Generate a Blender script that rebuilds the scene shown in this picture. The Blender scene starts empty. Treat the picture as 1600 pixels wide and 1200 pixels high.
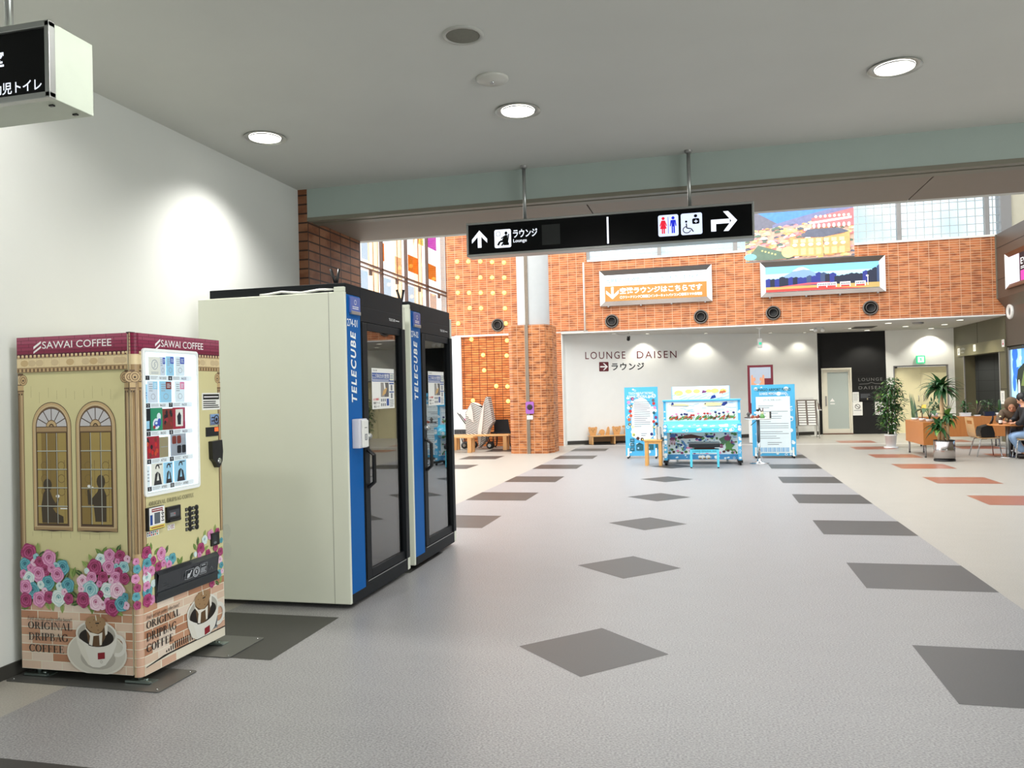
import bpy, math, random
from mathutils import Vector, Matrix
random.seed(7)
PI = math.pi
SC = bpy.context.scene
COL = SC.collection

# ---------------------------------------------------------------- camera
cam_d = bpy.data.cameras.new('camera')
cam_d.sensor_width = 36.0
cam_d.lens = 36.0 * 1236.6 / 1600.0
cam_d.clip_start = 0.05
cam_d.clip_end = 200
cam = bpy.data.objects.new('camera', cam_d)
COL.objects.link(cam)
_r = Vector((0.970761, 0.238807, -0.024362)); _d = Vector((-0.026108, 0.004149, -0.999651)); _f = Vector((-0.238623, 0.971058, 0.010262))
cam.matrix_world = Matrix(((_r.x, -_d.x, -_f.x, 0), (_r.y, -_d.y, -_f.y, 0), (_r.z, -_d.z, -_f.z, 1.5), (0, 0, 0, 1)))
SC.camera = cam

# ---------------------------------------------------------------- world, lights, exposure
SC.view_settings.view_transform = 'Standard'
SC.view_settings.look = 'None'
SC.view_settings.gamma = 1.0
SC.view_settings.use_curve_mapping = False
SC.view_settings.exposure = 0.0
SC.cycles.max_bounces = 7
SC.cycles.transparent_max_bounces = 12
SC.cycles.sample_clamp_indirect = 4.0
W = bpy.data.worlds.new('daylight'); SC.world = W
W.use_nodes = True
bg = W.node_tree.nodes['Background']
bg.inputs[0].default_value = (0.93, 0.97, 1.0, 1)
bg.inputs[1].default_value = 1.7

def area(name, loc, target, sx, sy, power, color=(1, 1, 1), spread=180):
    d = bpy.data.lights.new(name, 'AREA'); d.shape = 'RECTANGLE'; d.size = sx; d.size_y = sy
    d.energy = power; d.color = color; d.spread = math.radians(spread)
    o = bpy.data.objects.new(name, d); COL.objects.link(o)
    o.location = loc
    o.rotation_euler = (Vector(target) - Vector(loc)).to_track_quat('-Z', 'Y').to_euler()
    return o
# daylight: the tall glazed wall on the left of the atrium, an added overhead fill, an added fill at the hall's right wall
area('window_daylight', (-8.2, 14.8, 3.6), (0, 14.8, 1.5), 12.5, 6.0, 1000, (1.0, 0.95, 0.91))
area('overhead_fill', (-0.2, 14.7, 6.9), (-0.2, 14.7, 0), 11.0, 11.0, 1250, (1.0, 0.985, 0.96))
area('hall_side_fill', (7.9, -0.5, 1.6), (0, 1.5, 1.5), 6.5, 2.6, 480, (0.98, 1.0, 0.97))

def spot(name, loc, power, size=125, blend=0.6, radius=0.1, color=(1, 0.985, 0.94), aim=None, parent=None):
    d = bpy.data.lights.new(name, 'SPOT'); d.energy = power; d.spot_size = math.radians(size); d.spot_blend = blend
    d.shadow_soft_size = radius; d.color = color
    o = bpy.data.objects.new(name, d); COL.objects.link(o); o.location = loc
    if aim: o.rotation_euler = (Vector(aim) - Vector(loc)).to_track_quat('-Z', 'Y').to_euler()
    if parent:
        o.parent = parent; o.location = Vector(loc) - parent.location
    return o

# ---------------------------------------------------------------- materials
def lin(c):
    r = []
    for x in c[:3]:
        x = x / 255.0
        r.append(x / 12.92 if x <= 0.04045 else ((x + 0.055) / 1.055) ** 2.4)
    return (r[0], r[1], r[2], 1.0)
MC = {}
def mat(name, rgb, rough=0.5, metal=0.0, spec=0.5, em=0.0, emc=None, var=0.05, scale=6.0, coat=0.0):
    if name in MC: return MC[name]
    m = bpy.data.materials.new(name); m.use_nodes = True
    nt = m.node_tree; b = nt.nodes['Principled BSDF']
    c = lin(rgb)
    b.inputs['Roughness'].default_value = rough
    b.inputs['Metallic'].default_value = metal
    b.inputs['Specular IOR Level'].default_value = spec
    b.inputs['Coat Weight'].default_value = coat
    if var > 0:
        tc = nt.nodes.new('ShaderNodeTexCoord'); n = nt.nodes.new('ShaderNodeTexNoise')
        n.inputs['Scale'].default_value = scale; n.inputs['Detail'].default_value = 4
        nt.links.new(tc.outputs['Object'], n.inputs['Vector'])
        mx = nt.nodes.new('ShaderNodeMix'); mx.data_type = 'RGBA'
        mx.inputs['A'].default_value = tuple(min(1, x * (1 + var)) for x in c[:3]) + (1,)
        mx.inputs['B'].default_value = tuple(x * (1 - var) for x in c[:3]) + (1,)
        nt.links.new(n.outputs['Fac'], mx.inputs['Factor'])
        nt.links.new(mx.outputs['Result'], b.inputs['Base Color'])
        if em: nt.links.new(mx.outputs['Result'], b.inputs['Emission Color'])
    else:
        b.inputs['Base Color'].default_value = c
        if em: b.inputs['Emission Color'].default_value = c
    if em:
        b.inputs['Emission Strength'].default_value = em
        if emc: 
            for l in list(b.inputs['Emission Color'].links): nt.links.remove(l)
            b.inputs['Emission Color'].default_value = lin(emc)
    MC[name] = m
    return m

def nodes_mat(name):
    m = bpy.data.materials.new(name); m.use_nodes = True
    nt = m.node_tree
    return m, nt, nt.nodes['Principled BSDF'], nt.nodes['Material Output']

def brick_mat(name, c1, c2, mortar, bw, bh, msize=0.01, dark=None, rough=0.55, offset=0.0, bump=0.15, strength=0.75):
    """stack-bonded glazed brick on any upright wall: world X+Y along, Z up"""
    m, nt, b, out = nodes_mat(name)
    N = nt.nodes.new; L = nt.links.new
    geo = N('ShaderNodeNewGeometry'); sep = N('ShaderNodeSeparateXYZ'); add = N('ShaderNodeMath'); add.operation = 'ADD'
    com = N('ShaderNodeCombineXYZ')
    L(geo.outputs['Position'], sep.inputs[0]); L(sep.outputs['X'], add.inputs[0]); L(sep.outputs['Y'], add.inputs[1])
    L(add.outputs[0], com.inputs['X']); L(sep.outputs['Z'], com.inputs['Y'])
    br = N('ShaderNodeTexBrick'); br.offset = offset; br.squash = 1.0; br.offset_frequency = 2
    br.inputs['Scale'].default_value = 1.0
    br.inputs['Brick Width'].default_value = bw; br.inputs['Row Height'].default_value = bh
    br.inputs['Mortar Size'].default_value = msize; br.inputs['Mortar Smooth'].default_value = 0.1
    br.inputs['Bias'].default_value = 0.0
    br.inputs['Color1'].default_value = lin(c1); br.inputs['Color2'].default_value = lin(c2); br.inputs['Mortar'].default_value = lin(mortar)
    L(com.outputs[0], br.inputs['Vector'])
    # fired darker ends on part of the bricks
    no = N('ShaderNodeTexNoise'); no.inputs['Scale'].default_value = 1.0; no.inputs['Detail'].default_value = 3
    mp = N('ShaderNodeMapping'); mp.inputs['Scale'].default_value = (0.9 / bw, 0.55 / bh, 1)
    L(com.outputs[0], mp.inputs['Vector']); L(mp.outputs[0], no.inputs['Vector'])
    ramp = N('ShaderNodeValToRGB'); ramp.color_ramp.elements[0].position = 0.46; ramp.color_ramp.elements[1].position = 0.62
    L(no.outputs['Fac'], ramp.inputs[0])
    mul = N('ShaderNodeMath'); mul.operation = 'MULTIPLY'; mul.inputs[1].default_value = strength
    L(ramp.outputs[0], mul.inputs[0])
    inv = N('ShaderNodeMath'); inv.operation = 'SUBTRACT'; inv.inputs[0].default_value = 1.0
    L(br.outputs['Fac'], inv.inputs[1])
    m2 = N('ShaderNodeMath'); m2.operation = 'MULTIPLY'; L(mul.outputs[0], m2.inputs[0]); L(inv.outputs[0], m2.inputs[1])
    mx = N('ShaderNodeMix'); mx.data_type = 'RGBA'
    L(m2.outputs[0], mx.inputs['Factor']); L(br.outputs['Color'], mx.inputs['A']); mx.inputs['B'].default_value = lin(dark or c2)
    L(mx.outputs['Result'], b.inputs['Base Color'])
    b.inputs['Roughness'].default_value = rough; b.inputs['Specular IOR Level'].default_value = 0.25
    bp = N('ShaderNodeBump'); bp.inputs['Strength'].default_value = bump; bp.inputs['Distance'].default_value = 0.01; bp.invert = True
    L(br.outputs['Fac'], bp.inputs['Height']); L(bp.outputs[0], b.inputs['Normal'])
    MC[name] = m
    return m

def floor_mat(name, rgb, amp=0.22, rough=0.34):
    m, nt, b, out = nodes_mat(name)
    N = nt.nodes.new; L = nt.links.new
    geo = N('ShaderNodeNewGeometry')
    mp = N('ShaderNodeMapping'); mp.inputs['Scale'].default_value = (1.0, 1.6, 1)
    L(geo.outputs['Position'], mp.inputs['Vector'])
    n1 = N('ShaderNodeTexNoise'); n1.inputs['Scale'].default_value = 95; n1.inputs['Detail'].default_value = 3
    n2 = N('ShaderNodeTexNoise'); n2.inputs['Scale'].default_value = 3.2; n2.inputs['Detail'].default_value = 5
    L(mp.outputs[0], n1.inputs['Vector']); L(mp.outputs[0], n2.inputs['Vector'])
    r1 = N('ShaderNodeMapRange'); r1.inputs['From Min'].default_value = 0.36; r1.inputs['From Max'].default_value = 0.64
    r1.inputs['To Min'].default_value = 1 - amp; r1.inputs['To Max'].default_value = 1 + amp
    L(n1.outputs['Fac'], r1.inputs['Value'])
    r2 = N('ShaderNodeMapRange'); r2.inputs['From Min'].default_value = 0.3; r2.inputs['From Max'].default_value = 0.7
    r2.inputs['To Min'].default_value = 0.97; r2.inputs['To Max'].default_value = 1.03
    L(n2.outputs['Fac'], r2.inputs['Value'])
    mu = N('ShaderNodeMath'); mu.operation = 'MULTIPLY'; L(r1.outputs[0], mu.inputs[0]); L(r2.outputs[0], mu.inputs[1])
    vm = N('ShaderNodeVectorMath'); vm.operation = 'SCALE'; vm.inputs[0].default_value = lin(rgb)[:3]
    L(mu.outputs[0], vm.inputs['Scale']); L(vm.outputs[0], b.inputs['Base Color'])
    b.inputs['Specular IOR Level'].default_value = 0.45
    rr = N('ShaderNodeMapRange'); rr.inputs['To Min'].default_value = rough - 0.01; rr.inputs['To Max'].default_value = rough + 0.02
    L(n2.outputs['Fac'], rr.inputs['Value']); L(rr.outputs[0], b.inputs['Roughness'])
    MC[name] = m
    return m

def wood_mat(name, rgb, rgb2, scale=1.0, vertical=True, rough=0.4):
    m, nt, b, out = nodes_mat(name)
    N = nt.nodes.new; L = nt.links.new
    tc = N('ShaderNodeTexCoord'); mp = N('ShaderNodeMapping')
    mp.inputs['Scale'].default_value = (14 * scale, 14 * scale, 1.2 * scale) if vertical else (1.2 * scale, 14 * scale, 14 * scale)
    L(tc.outputs['Object'], mp.inputs['Vector'])
    n = N('ShaderNodeTexNoise'); n.inputs['Scale'].default_value = 3; n.inputs['Detail'].default_value = 6
    L(mp.outputs[0], n.inputs['Vector'])
    mx = N('ShaderNodeMix'); mx.data_type = 'RGBA'; mx.inputs['A'].default_value = lin(rgb); mx.inputs['B'].default_value = lin(rgb2)
    L(n.outputs['Fac'], mx.inputs['Factor']); L(mx.outputs['Result'], b.inputs['Base Color'])
    b.inputs['Roughness'].default_value = rough
    MC[name] = m
    return m

def glass_mat(name, tint, refl=0.12, rough=0.02, ior=1.5):
    """thin pane: tinted see-through plus mirror reflection growing with angle"""
    m, nt, b, out = nodes_mat(name)
    N = nt.nodes.new; L = nt.links.new
    tr = N('ShaderNodeBsdfTransparent'); tr.inputs[0].default_value = tuple(tint) + (1,)
    gl = N('ShaderNodeBsdfGlossy'); gl.inputs['Roughness'].default_value = rough
    lw = N('ShaderNodeLayerWeight'); lw.inputs['Blend'].default_value = 0.5
    pw = N('ShaderNodeMath'); pw.operation = 'POWER'; pw.inputs[1].default_value = 5.0
    L(lw.outputs['Facing'], pw.inputs[0])
    ad = N('ShaderNodeMath'); ad.operation = 'MULTIPLY_ADD'; ad.use_clamp = True; ad.inputs[1].default_value = ior - 0.6; ad.inputs[2].default_value = refl
    L(pw.outputs[0], ad.inputs[0])
    mx = N('ShaderNodeMixShader'); L(ad.outputs[0], mx.inputs[0]); L(tr.outputs[0], mx.inputs[1]); L(gl.outputs[0], mx.inputs[2])
    L(mx.outputs[0], out.inputs['Surface'])
    nt.nodes.remove(b)
    MC[name] = m
    return m

# ---------------------------------------------------------------- mesh helpers
WM = {}      # world matrix of every parent, kept by hand
class MB:
    """collects shapes in world coordinates; build() links them as ONE mesh object, local to its parent"""
    def __init__(s): s.v = []; s.f = []; s.m = []; s.mats = []; s.sm = []
    def mi(s, m):
        if m not in s.mats: s.mats.append(m)
        return s.mats.index(m)
    def add(s, vs, fs, m, smooth=False):
        o = len(s.v); s.v += [tuple(x) for x in vs]; k = s.mi(m)
        for f in fs: s.f.append([i + o for i in f]); s.m.append(k); s.sm.append(smooth)
        return s
    def box(s, x0, x1, y0, y1, z0, z1, m):
        x0, x1 = min(x0, x1), max(x0, x1); y0, y1 = min(y0, y1), max(y0, y1); z0, z1 = min(z0, z1), max(z0, z1)
        v = [(x0, y0, z0), (x1, y0, z0), (x1, y1, z0), (x0, y1, z0), (x0, y0, z1), (x1, y0, z1), (x1, y1, z1), (x0, y1, z1)]
        return s.add(v, [(0, 3, 2, 1), (4, 5, 6, 7), (0, 1, 5, 4), (1, 2, 6, 5), (2, 3, 7, 6), (3, 0, 4, 7)], m)
    def prism(s, pts, vec, m, smooth=False):
        """closed outline pts (3D, planar) swept along vec"""
        n = len(pts); p = [Vector(q) for q in pts]; vv = Vector(vec)
        # orient
        nrm = Vector((0, 0, 0))
        for i in range(n):
            a, b = p[i], p[(i + 1) % n]; nrm += a.cross(b)
        if nrm.dot(vv) > 0: p.reverse()
        q = [a + vv for a in p]
        fs = [list(range(n)), [n + i for i in reversed(range(n))]]
        vs = p + q
        s.add(vs, fs, m)
        s.add(vs, [(i, i + n, (i + 1) % n + n, (i + 1) % n) for i in range(n)], m, smooth)
        return s
    def tube(s, pts, r, m, n=8, cap=True, smooth=True):
        P = [Vector(p) for p in pts]; R = r if isinstance(r, (list, tuple)) else [r] * len(P)
        vs = []; up = None
        for i, p in enumerate(P):
            t = (P[min(i + 1, len(P) - 1)] - P[max(i - 1, 0)]).normalized()
            if up is None:
                up = Vector((0, 0, 1)) if abs(t.z) < 0.9 else Vector((1, 0, 0))
            a = t.cross(up)
            if a.length < 1e-6: a = t.cross(Vector((0, 1, 0)))
            a.normalize(); b = a.cross(t).normalized(); up = b
            for k in range(n):
                w = 2 * PI * k / n
                vs.append(p + (a * math.cos(w) + b * math.sin(w)) * R[i])
        fs = []
        for i in range(len(P) - 1):
            for k in range(n):
                fs.append((i * n + k, i * n + (k + 1) % n, (i + 1) * n + (k + 1) % n, (i + 1) * n + k))
        s.add(vs, fs, m, smooth)
        if cap:
            o = len(s.v) - len(vs)
            k = s.mi(m)
            s.f.append([o + i for i in reversed(range(n))]); s.m.append(k); s.sm.append(False)
            e = o + (len(P) - 1) * n
            s.f.append([e + i for i in range(n)]); s.m.append(k); s.sm.append(False)
        return s
    def lathe(s, prof, c, m, n=24, axis=(0, 0, 1), smooth=True):
        """prof: list of (radius, height) from bottom to top around axis through c"""
        ax = Vector(axis).normalized(); t = Vector((1, 0, 0)) if abs(ax.x) < 0.9 else Vector((0, 1, 0))
        a = ax.cross(t).normalized(); b = ax.cross(a); c = Vector(c)
        vs = []
        for r, h in prof:
            for k in range(n):
                w = 2 * PI * k / n
                vs.append(c + ax * h + (a * math.cos(w) + b * math.sin(w)) * max(r, 1e-5))
        fs = []
        for i in range(len(prof) - 1):
            for k in range(n):
                fs.append((i * n + k, i * n + (k + 1) % n, (i + 1) * n + (k + 1) % n, (i + 1) * n + k))
        s.add(vs, fs, m, smooth)
        return s
    def ball(s, c, r, m, n=14, k=9, rot=None):
        if not isinstance(r, (tuple, list)): r = (r, r, r)
        vs = []; fs = []
        for i in range(k + 1):
            th = PI * i / k
            for j in range(n):
                ph = 2 * PI * j / n
                p = Vector((r[0] * math.sin(th) * math.cos(ph), r[1] * math.sin(th) * math.sin(ph), r[2] * math.cos(th)))
                if rot: p = rot @ p
                vs.append(p + Vector(c))
        for i in range(k):
            for j in range(n):
                fs.append((i * n + j, (i + 1) * n + j, (i + 1) * n + (j + 1) % n, i * n + (j + 1) % n))
        return s.add(vs, fs, m, True)
    def build(s, name, parent=None, bevel=0.0, seg=2, label=None):
        me = bpy.data.meshes.new(name)
        inv = WM[parent.name].inverted() if parent else Matrix()
        vs = [inv @ Vector(v) for v in s.v] if parent else s.v
        me.from_pydata(vs, [], s.f)
        for m in s.mats: me.materials.append(m)
        me.polygons.foreach_set('material_index', s.m)
        me.polygons.foreach_set('use_smooth', s.sm)
        me.update()
        o = bpy.data.objects.new(name, me); COL.objects.link(o)
        if parent: o.parent = parent
        WM[o.name] = WM[parent.name] if parent else Matrix()
        if bevel:
            b = o.modifiers.new('bevel', 'BEVEL'); b.width = bevel; b.segments = seg; b.limit_method = 'ANGLE'; b.angle_limit = math.radians(40)
        if label: o['label'] = label
        return o

_tc = {}
def text_mesh(txt, bold=0.0, shear=0.0, spacing=1.0):
    key = (txt, bold, shear, spacing)
    if key in _tc: return _tc[key]
    cu = bpy.data.curves.new('t', 'FONT'); cu.body = txt; cu.size = 1.0; cu.offset = bold; cu.shear = shear
    cu.space_character = spacing; cu.resolution_u = 3; cu.fill_mode = 'FRONT'
    ob = bpy.data.objects.new('t', cu); COL.objects.link(ob)
    dg = bpy.context.evaluated_depsgraph_get(); dg.update()
    me = ob.evaluated_get(dg).to_mesh()
    vs = [tuple(v.co) for v in me.vertices]; fs = [list(p.vertices) for p in me.polygons]
    ob.evaluated_get(dg).to_mesh_clear()
    bpy.data.objects.remove(ob); bpy.data.curves.remove(cu)
    if not vs: vs = [(0, 0, 0), (1, 0, 0), (1, 1, 0)]; fs = []
    x0 = min(v[0] for v in vs); x1 = max(v[0] for v in vs); y0 = min(v[1] for v in vs); y1 = max(v[1] for v in vs)
    r = ([((v[0] - x0) / (x1 - x0), (v[1] - y0) / max(y1 - y0, 1e-6)) for v in vs], fs, (x1 - x0) / max(y1 - y0, 1e-6))
    _tc[key] = r
    return r

class Paint:
    """flat print laid on a face: o origin, u right, v up; every shape sits a hair above the one before"""
    def __init__(s, mb, o, u=(1, 0, 0), v=(0, 0, 1), eps=0.0001, z=0.0):
        s.mb = mb; s.o = Vector(o); s.u = Vector(u).normalized(); s.v = Vector(v).normalized(); s.n = s.u.cross(s.v); s.eps = eps; s.z = z; s.lim = None
    def pt(s, a, b):
        if s.lim: a = min(max(a, s.lim[0]), s.lim[2]); b = min(max(b, s.lim[1]), s.lim[3])
        return s.o + s.u * a + s.v * b + s.n * s.z
    def step(s, k=1): s.z += s.eps * k; return s
    def poly(s, pts, m):
        ar = sum(pts[i][0] * pts[(i + 1) % len(pts)][1] - pts[(i + 1) % len(pts)][0] * pts[i][1] for i in range(len(pts)))
        if ar < 0: pts = list(reversed(pts))
        s.mb.add([s.pt(*p) for p in pts], [list(range(len(pts)))], m); s.z += s.eps * 0.03; return s
    def rect(s, a0, b0, a1, b1, m): return s.poly([(a0, b0), (a1, b0), (a1, b1), (a0, b1)], m)
    def rrect(s, a0, b0, a1, b1, r, m, n=4):
        pts = []
        for cx, cy, t in ((a1 - r, b0 + r, -90), (a1 - r, b1 - r, 0), (a0 + r, b1 - r, 90), (a0 + r, b0 + r, 180)):
            for i in range(n + 1):
                w = math.radians(t + 90 * i / n); pts.append((cx + r * math.cos(w), cy + r * math.sin(w)))
        return s.poly(pts, m)
    def ell(s, a, b, ra, rb, m, n=20, t0=0, t1=360, rot=0):
        k = n if t1 - t0 >= 360 else n + 1
        pts = []
        for i in range(k):
            w = math.radians(t0 + (t1 - t0) * i / n); x, y = ra * math.cos(w), rb * math.sin(w)
            c, q = math.cos(math.radians(rot)), math.sin(math.radians(rot))
            pts.append((a + x * c - y * q, b + x * q + y * c))
        return s.poly(pts, m)
    def ring(s, a, b, ra, rb, wa, wb, m, n=20, t0=0, t1=360):
        """band between ellipse (ra,rb) and (ra-wa, rb-wb)"""
        vs = []
        for i in range(n + 1):
            w = math.radians(t0 + (t1 - t0) * i / n); c, q = math.cos(w), math.sin(w)
            vs += [s.pt(a + ra * c, b + rb * q), s.pt(a + (ra - wa) * c, b + (rb - wb) * q)]
        s.mb.add(vs, [(2 * i, 2 * i + 2, 2 * i + 3, 2 * i + 1) for i in range(n)], m); s.z += s.eps * 0.03; return s
    def line(s, pts, w, m):
        for p, q in zip(pts, pts[1:]):
            dx, dy = q[0] - p[0], q[1] - p[1]; l = math.hypot(dx, dy) or 1; x, y = -dy / l * w / 2, dx / l * w / 2
            s.poly([(p[0] + x, p[1] + y), (p[0] - x, p[1] - y), (q[0] - x, q[1] - y), (q[0] + x, q[1] + y)], m)
        return s
    def text(s, t, a0, b0, a1, b1, m, keep=False, align='l', **kw):
        """fill the box a0..a1 x b0..b1; keep=True keeps the letters' own width for the height"""
        vs, fs, asp = text_mesh(t, **kw)
        if keep:
            w = (b1 - b0) * asp
            if w > a1 - a0: w = a1 - a0
            if align == 'c': a0 = (a0 + a1 - w) / 2
            a1 = a0 + w
        s.mb.add([s.pt(a0 + x * (a1 - a0), b0 + y * (b1 - b0)) for x, y in vs], fs, m); return s
    def greek(s, a0, b0, a1, b1, rows, m, h=0.4, ragged=0.25):
        """a block of print too small to read: one thin bar per row"""
        d = (b1 - b0) / rows
        for i in range(rows):
            e = a1 - (a1 - a0) * ragged * random.random() * (random.random() < 0.6)
            s.rect(a0, b1 - d * (i + 0.5 + h / 2), e, b1 - d * (i + 0.5 - h / 2), m)
        return s

def thing(name, loc, label, cat, group=None, rz=0.0):
    o = bpy.data.objects.new(name, None); COL.objects.link(o); o.empty_display_size = 0.1
    o.location = loc; o.rotation_euler = (0, 0, rz)
    WM[o.name] = Matrix.Translation(Vector(loc)) @ Matrix.Rotation(rz, 4, 'Z')
    o['label'] = label; o['category'] = cat
    if group: o['group'] = group
    return o
def tag(o, label, cat, group=None):
    o['label'] = label; o['category'] = cat
    if group: o['group'] = group
    return o
def origin_to(o, loc):
    """move a top-level mesh's origin to its base point"""
    L = Vector(loc); o.data.transform(Matrix.Translation(-L)); o.location = L
    return o
def struct(o): o['kind'] = 'structure'; return o
def dup(root, loc, label=None, rz=None):
    r = root.copy(); COL.objects.link(r); r.location = loc
    if rz is not None: r.rotation_euler = (0, 0, rz)
    if label: r['label'] = label
    for ch in list(root.children):
        c = ch.copy(); COL.objects.link(c); c.parent = r
        for g in ch.children:
            d = g.copy(); COL.objects.link(d); d.parent = c
    return r
def skin(name, verts, edges, radii, m, parent, sub=2):
    me = bpy.data.meshes.new(name)
    inv = WM[parent.name].inverted()
    me.from_pydata([inv @ Vector(v) for v in verts], edges, []); me.materials.append(m)
    o = bpy.data.objects.new(name, me); COL.objects.link(o); o.parent = parent; WM[o.name] = WM[parent.name]
    k = o.modifiers.new('skin', 'SKIN'); k.use_smooth_shade = True
    for i, r in enumerate(radii):
        r = r if isinstance(r, (tuple, list)) else (r, r)
        me.skin_vertices[0].data[i].radius = r
    me.skin_vertices[0].data[0].use_root = True
    s = o.modifiers.new('sub', 'SUBSURF'); s.levels = sub; s.render_levels = sub
    return o
# ---------------------------------------------------------------- setting: materials
white_wall = mat('white wall paint', (206, 207, 203), 0.75, spec=0.2, var=0.03, scale=2)
ceil_paint = mat('ceiling board', (208, 209, 205), 0.85, spec=0.15, var=0.05, scale=1.5)
beam_paint = mat('grey green beam panel', (160, 172, 166), 0.6, var=0.03)
olive_trim = mat('olive steel trim', (118, 114, 100), 0.5)
dark_gap = mat('dark gap', (22, 21, 20), 0.8)
soffit_paint = mat('brown soffit panel', (132, 120, 108), 0.6, var=0.03)
brown_panel = mat('dark brown steel panel', (88, 77, 67), 0.42, var=0.05, scale=1)
olive_panel = mat('olive steel panel', (92, 87, 66), 0.5, var=0.05, scale=1)
lounge_wall = mat('lounge wall paint', (238, 239, 235), 0.75, spec=0.2, var=0.02)
black_wall = mat('charcoal wall board', (34, 34, 34), 0.6, spec=0.2, var=0.06)
frame_grey = mat('grey window frame', (150, 148, 146), 0.4, metal=0.3)
frame_white = mat('white painted steel', (236, 235, 228), 0.4)
baseboard_m = mat('charcoal baseboard', (56, 54, 50), 0.5)
cream_door = mat('cream door leaf', (236, 227, 186), 0.5)
brick_far = brick_mat('orange glazed brick', (210, 136, 86), (194, 110, 66), (216, 178, 146), 0.23, 0.06, 0.006, (150, 84, 50), strength=0.9)
brick_grid = brick_mat('orange brick with dark joints', (236, 152, 88), (214, 122, 64), (96, 48, 28), 0.22, 0.066, 0.008, (176, 94, 46), rough=0.35)
brick_pier = brick_mat('brown brick pier', (150, 104, 76), (128, 84, 60), (58, 42, 34), 0.23, 0.088, 0.008, (112, 66, 42), rough=0.55)
brick_post = brick_mat('pillar brick', (194, 124, 74), (166, 98, 54), (192, 150, 118), 0.19, 0.062, 0.006, (116, 60, 30), strength=0.9)
fl_grey = floor_mat('grey marbled linoleum', (146, 145, 146), 0.32, 0.38)
fl_beige = floor_mat('pale beige linoleum', (168, 164, 155), 0.12, 0.38)
fl_dark = floor_mat('charcoal linoleum tile', (58, 57, 55), 0.12, 0.40)
fl_rust = floor_mat('rust linoleum tile', (158, 102, 82), 0.10, 0.30)
fl_pale = floor_mat('pale floor strip', (205, 202, 196), 0.05, 0.34)

# ---------------------------------------------------------------- floor with its inlaid tiles
def build_floor():
    b = MB()
    def quad(x0, x1, y0, y1, z, m): b.add([(x0, y0, z), (x1, y0, z), (x1, y1, z), (x0, y1, z)], [(0, 1, 2, 3)], m)
    quad(-3.33, 1.97, -6.2, 25.6, 0, fl_grey)
    quad(-9.0, -3.33, -6.2, 25.6, 0, fl_beige)
    quad(1.97, 10.2, -6.2, 25.6, 0, fl_beige)
    b.box(-9.0, 10.2, -6.2, 25.6, -0.12, -0.02, fl_grey)
    z = 0.0006
    for k in range(-2, 9):
        y = 4.07 + 2.19 * k
        for x in (-3.33, 1.1): quad(x, x + 0.87, y, y + 0.87, z, fl_dark)
        c = 4.55 + 2.19 * k
        b.add([(-1.115, c, z), (-0.68, c - 0.435, z), (-0.245, c, z), (-0.68, c + 0.435, z)], [(0, 1, 2, 3)], fl_dark)
        if k >= -1 and y > 8:
            quad(-5.53, -4.66, y, y + 0.87, z, fl_dark)
        quad(3.27, 4.14, y, y + 0.87, z, fl_rust)
        quad(5.46, 6.33, y, y + 0.87, z, fl_rust)
    quad(-3.8, 7.0, 21.12, 21.34, 0.0008, fl_pale)
    struct(b.build('floor'))
build_floor()

# ---------------------------------------------------------------- the hall nearest the viewer
struct(MB().box(-3.92, -3.76, -6.0, 6.874, 0, 3.6, white_wall).build('wall_left'))
struct(MB().box(-3.76, -3.75, -6.0, 6.874, 0, 0.075, baseboard_m).build('baseboard_left'))
struct(MB().box(-3.92, 7.3, -6.2, -6.0, 0, 3.6, white_wall).build('wall_back'))
struct(MB().box(7.1, 7.3, -6.0, -4.0, 0, 3.6, white_wall).box(7.1, 7.3, 3.0, 8.06, 0, 3.6, white_wall).box(7.1, 7.3, -4.0, 3.0, 2.9, 3.6, white_wall).build('wall_right'))
e = thing('window_1', (7.2, -0.5, 0), 'w', 'w'); struct(e); del e['label'], e['category']  # unseen window added so side light can reach the hall
b = MB()
for k in range(5): b.box(7.15, 7.25, -4.0 + 1.75 * k - 0.03, -4.0 + 1.75 * k + 0.03, 0, 2.9, frame_grey)
b.box(7.15, 7.25, -4.0, 3.0, 2.2, 2.26, frame_grey)
b.build('window_frame', e)
MB().box(7.195, 7.205, -3.97, 2.97, 0.02, 2.88, glass_mat('added window glass', (0.95, 0.97, 0.97), 0.02, 0.0, 1.3)).build('glass_pane', e)
struct(MB().box(-3.92, 7.3, -6.2, 6.874, 3.487, 3.6, ceil_paint).build('ceiling'))
struct(MB().box(-3.92, -3.664, 6.874, 8.06, 0, 3.6, brick_pier).build('wall_brick_pier'))
# beam with its shutter slot and the soffit behind
b = MB().box(-3.664, 7.1, 6.874, 6.93, 3.213, 3.487, beam_paint)
struct(b.build('trim_1'))
b = MB().box(-3.664, 7.1, 6.868, 6.945, 3.178, 3.213, olive_trim)
b.box(-3.664, 7.1, 6.945, 6.985, 3.19, 3.25, dark_gap)
b.box(-3.664, 7.1, 6.985, 7.10, 3.178, 3.26, olive_trim)
struct(b.build('trim_2'))
b = MB()
xs = [-3.664, -1.02, 1.87, 4.76, 7.1]
for x0, x1 in zip(xs, xs[1:]): b.box(x0 + 0.006, x1 - 0.006, 7.10, 8.06, 3.20, 3.26, soffit_paint)
b.box(-3.664, 7.1, 7.10, 8.05, 3.23, 3.4, dark_gap)
struct(b.build('ceiling_soffit'))
# upper wall over the opening, seen from the atrium side only
b = MB().box(-7.2, 7.3, 8.06, 8.2, 3.21, 6.5, white_wall).box(-7.2, -3.92, 7.9, 8.06, 0, 6.5, white_wall)
struct(b.build('wall_front'))

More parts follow.
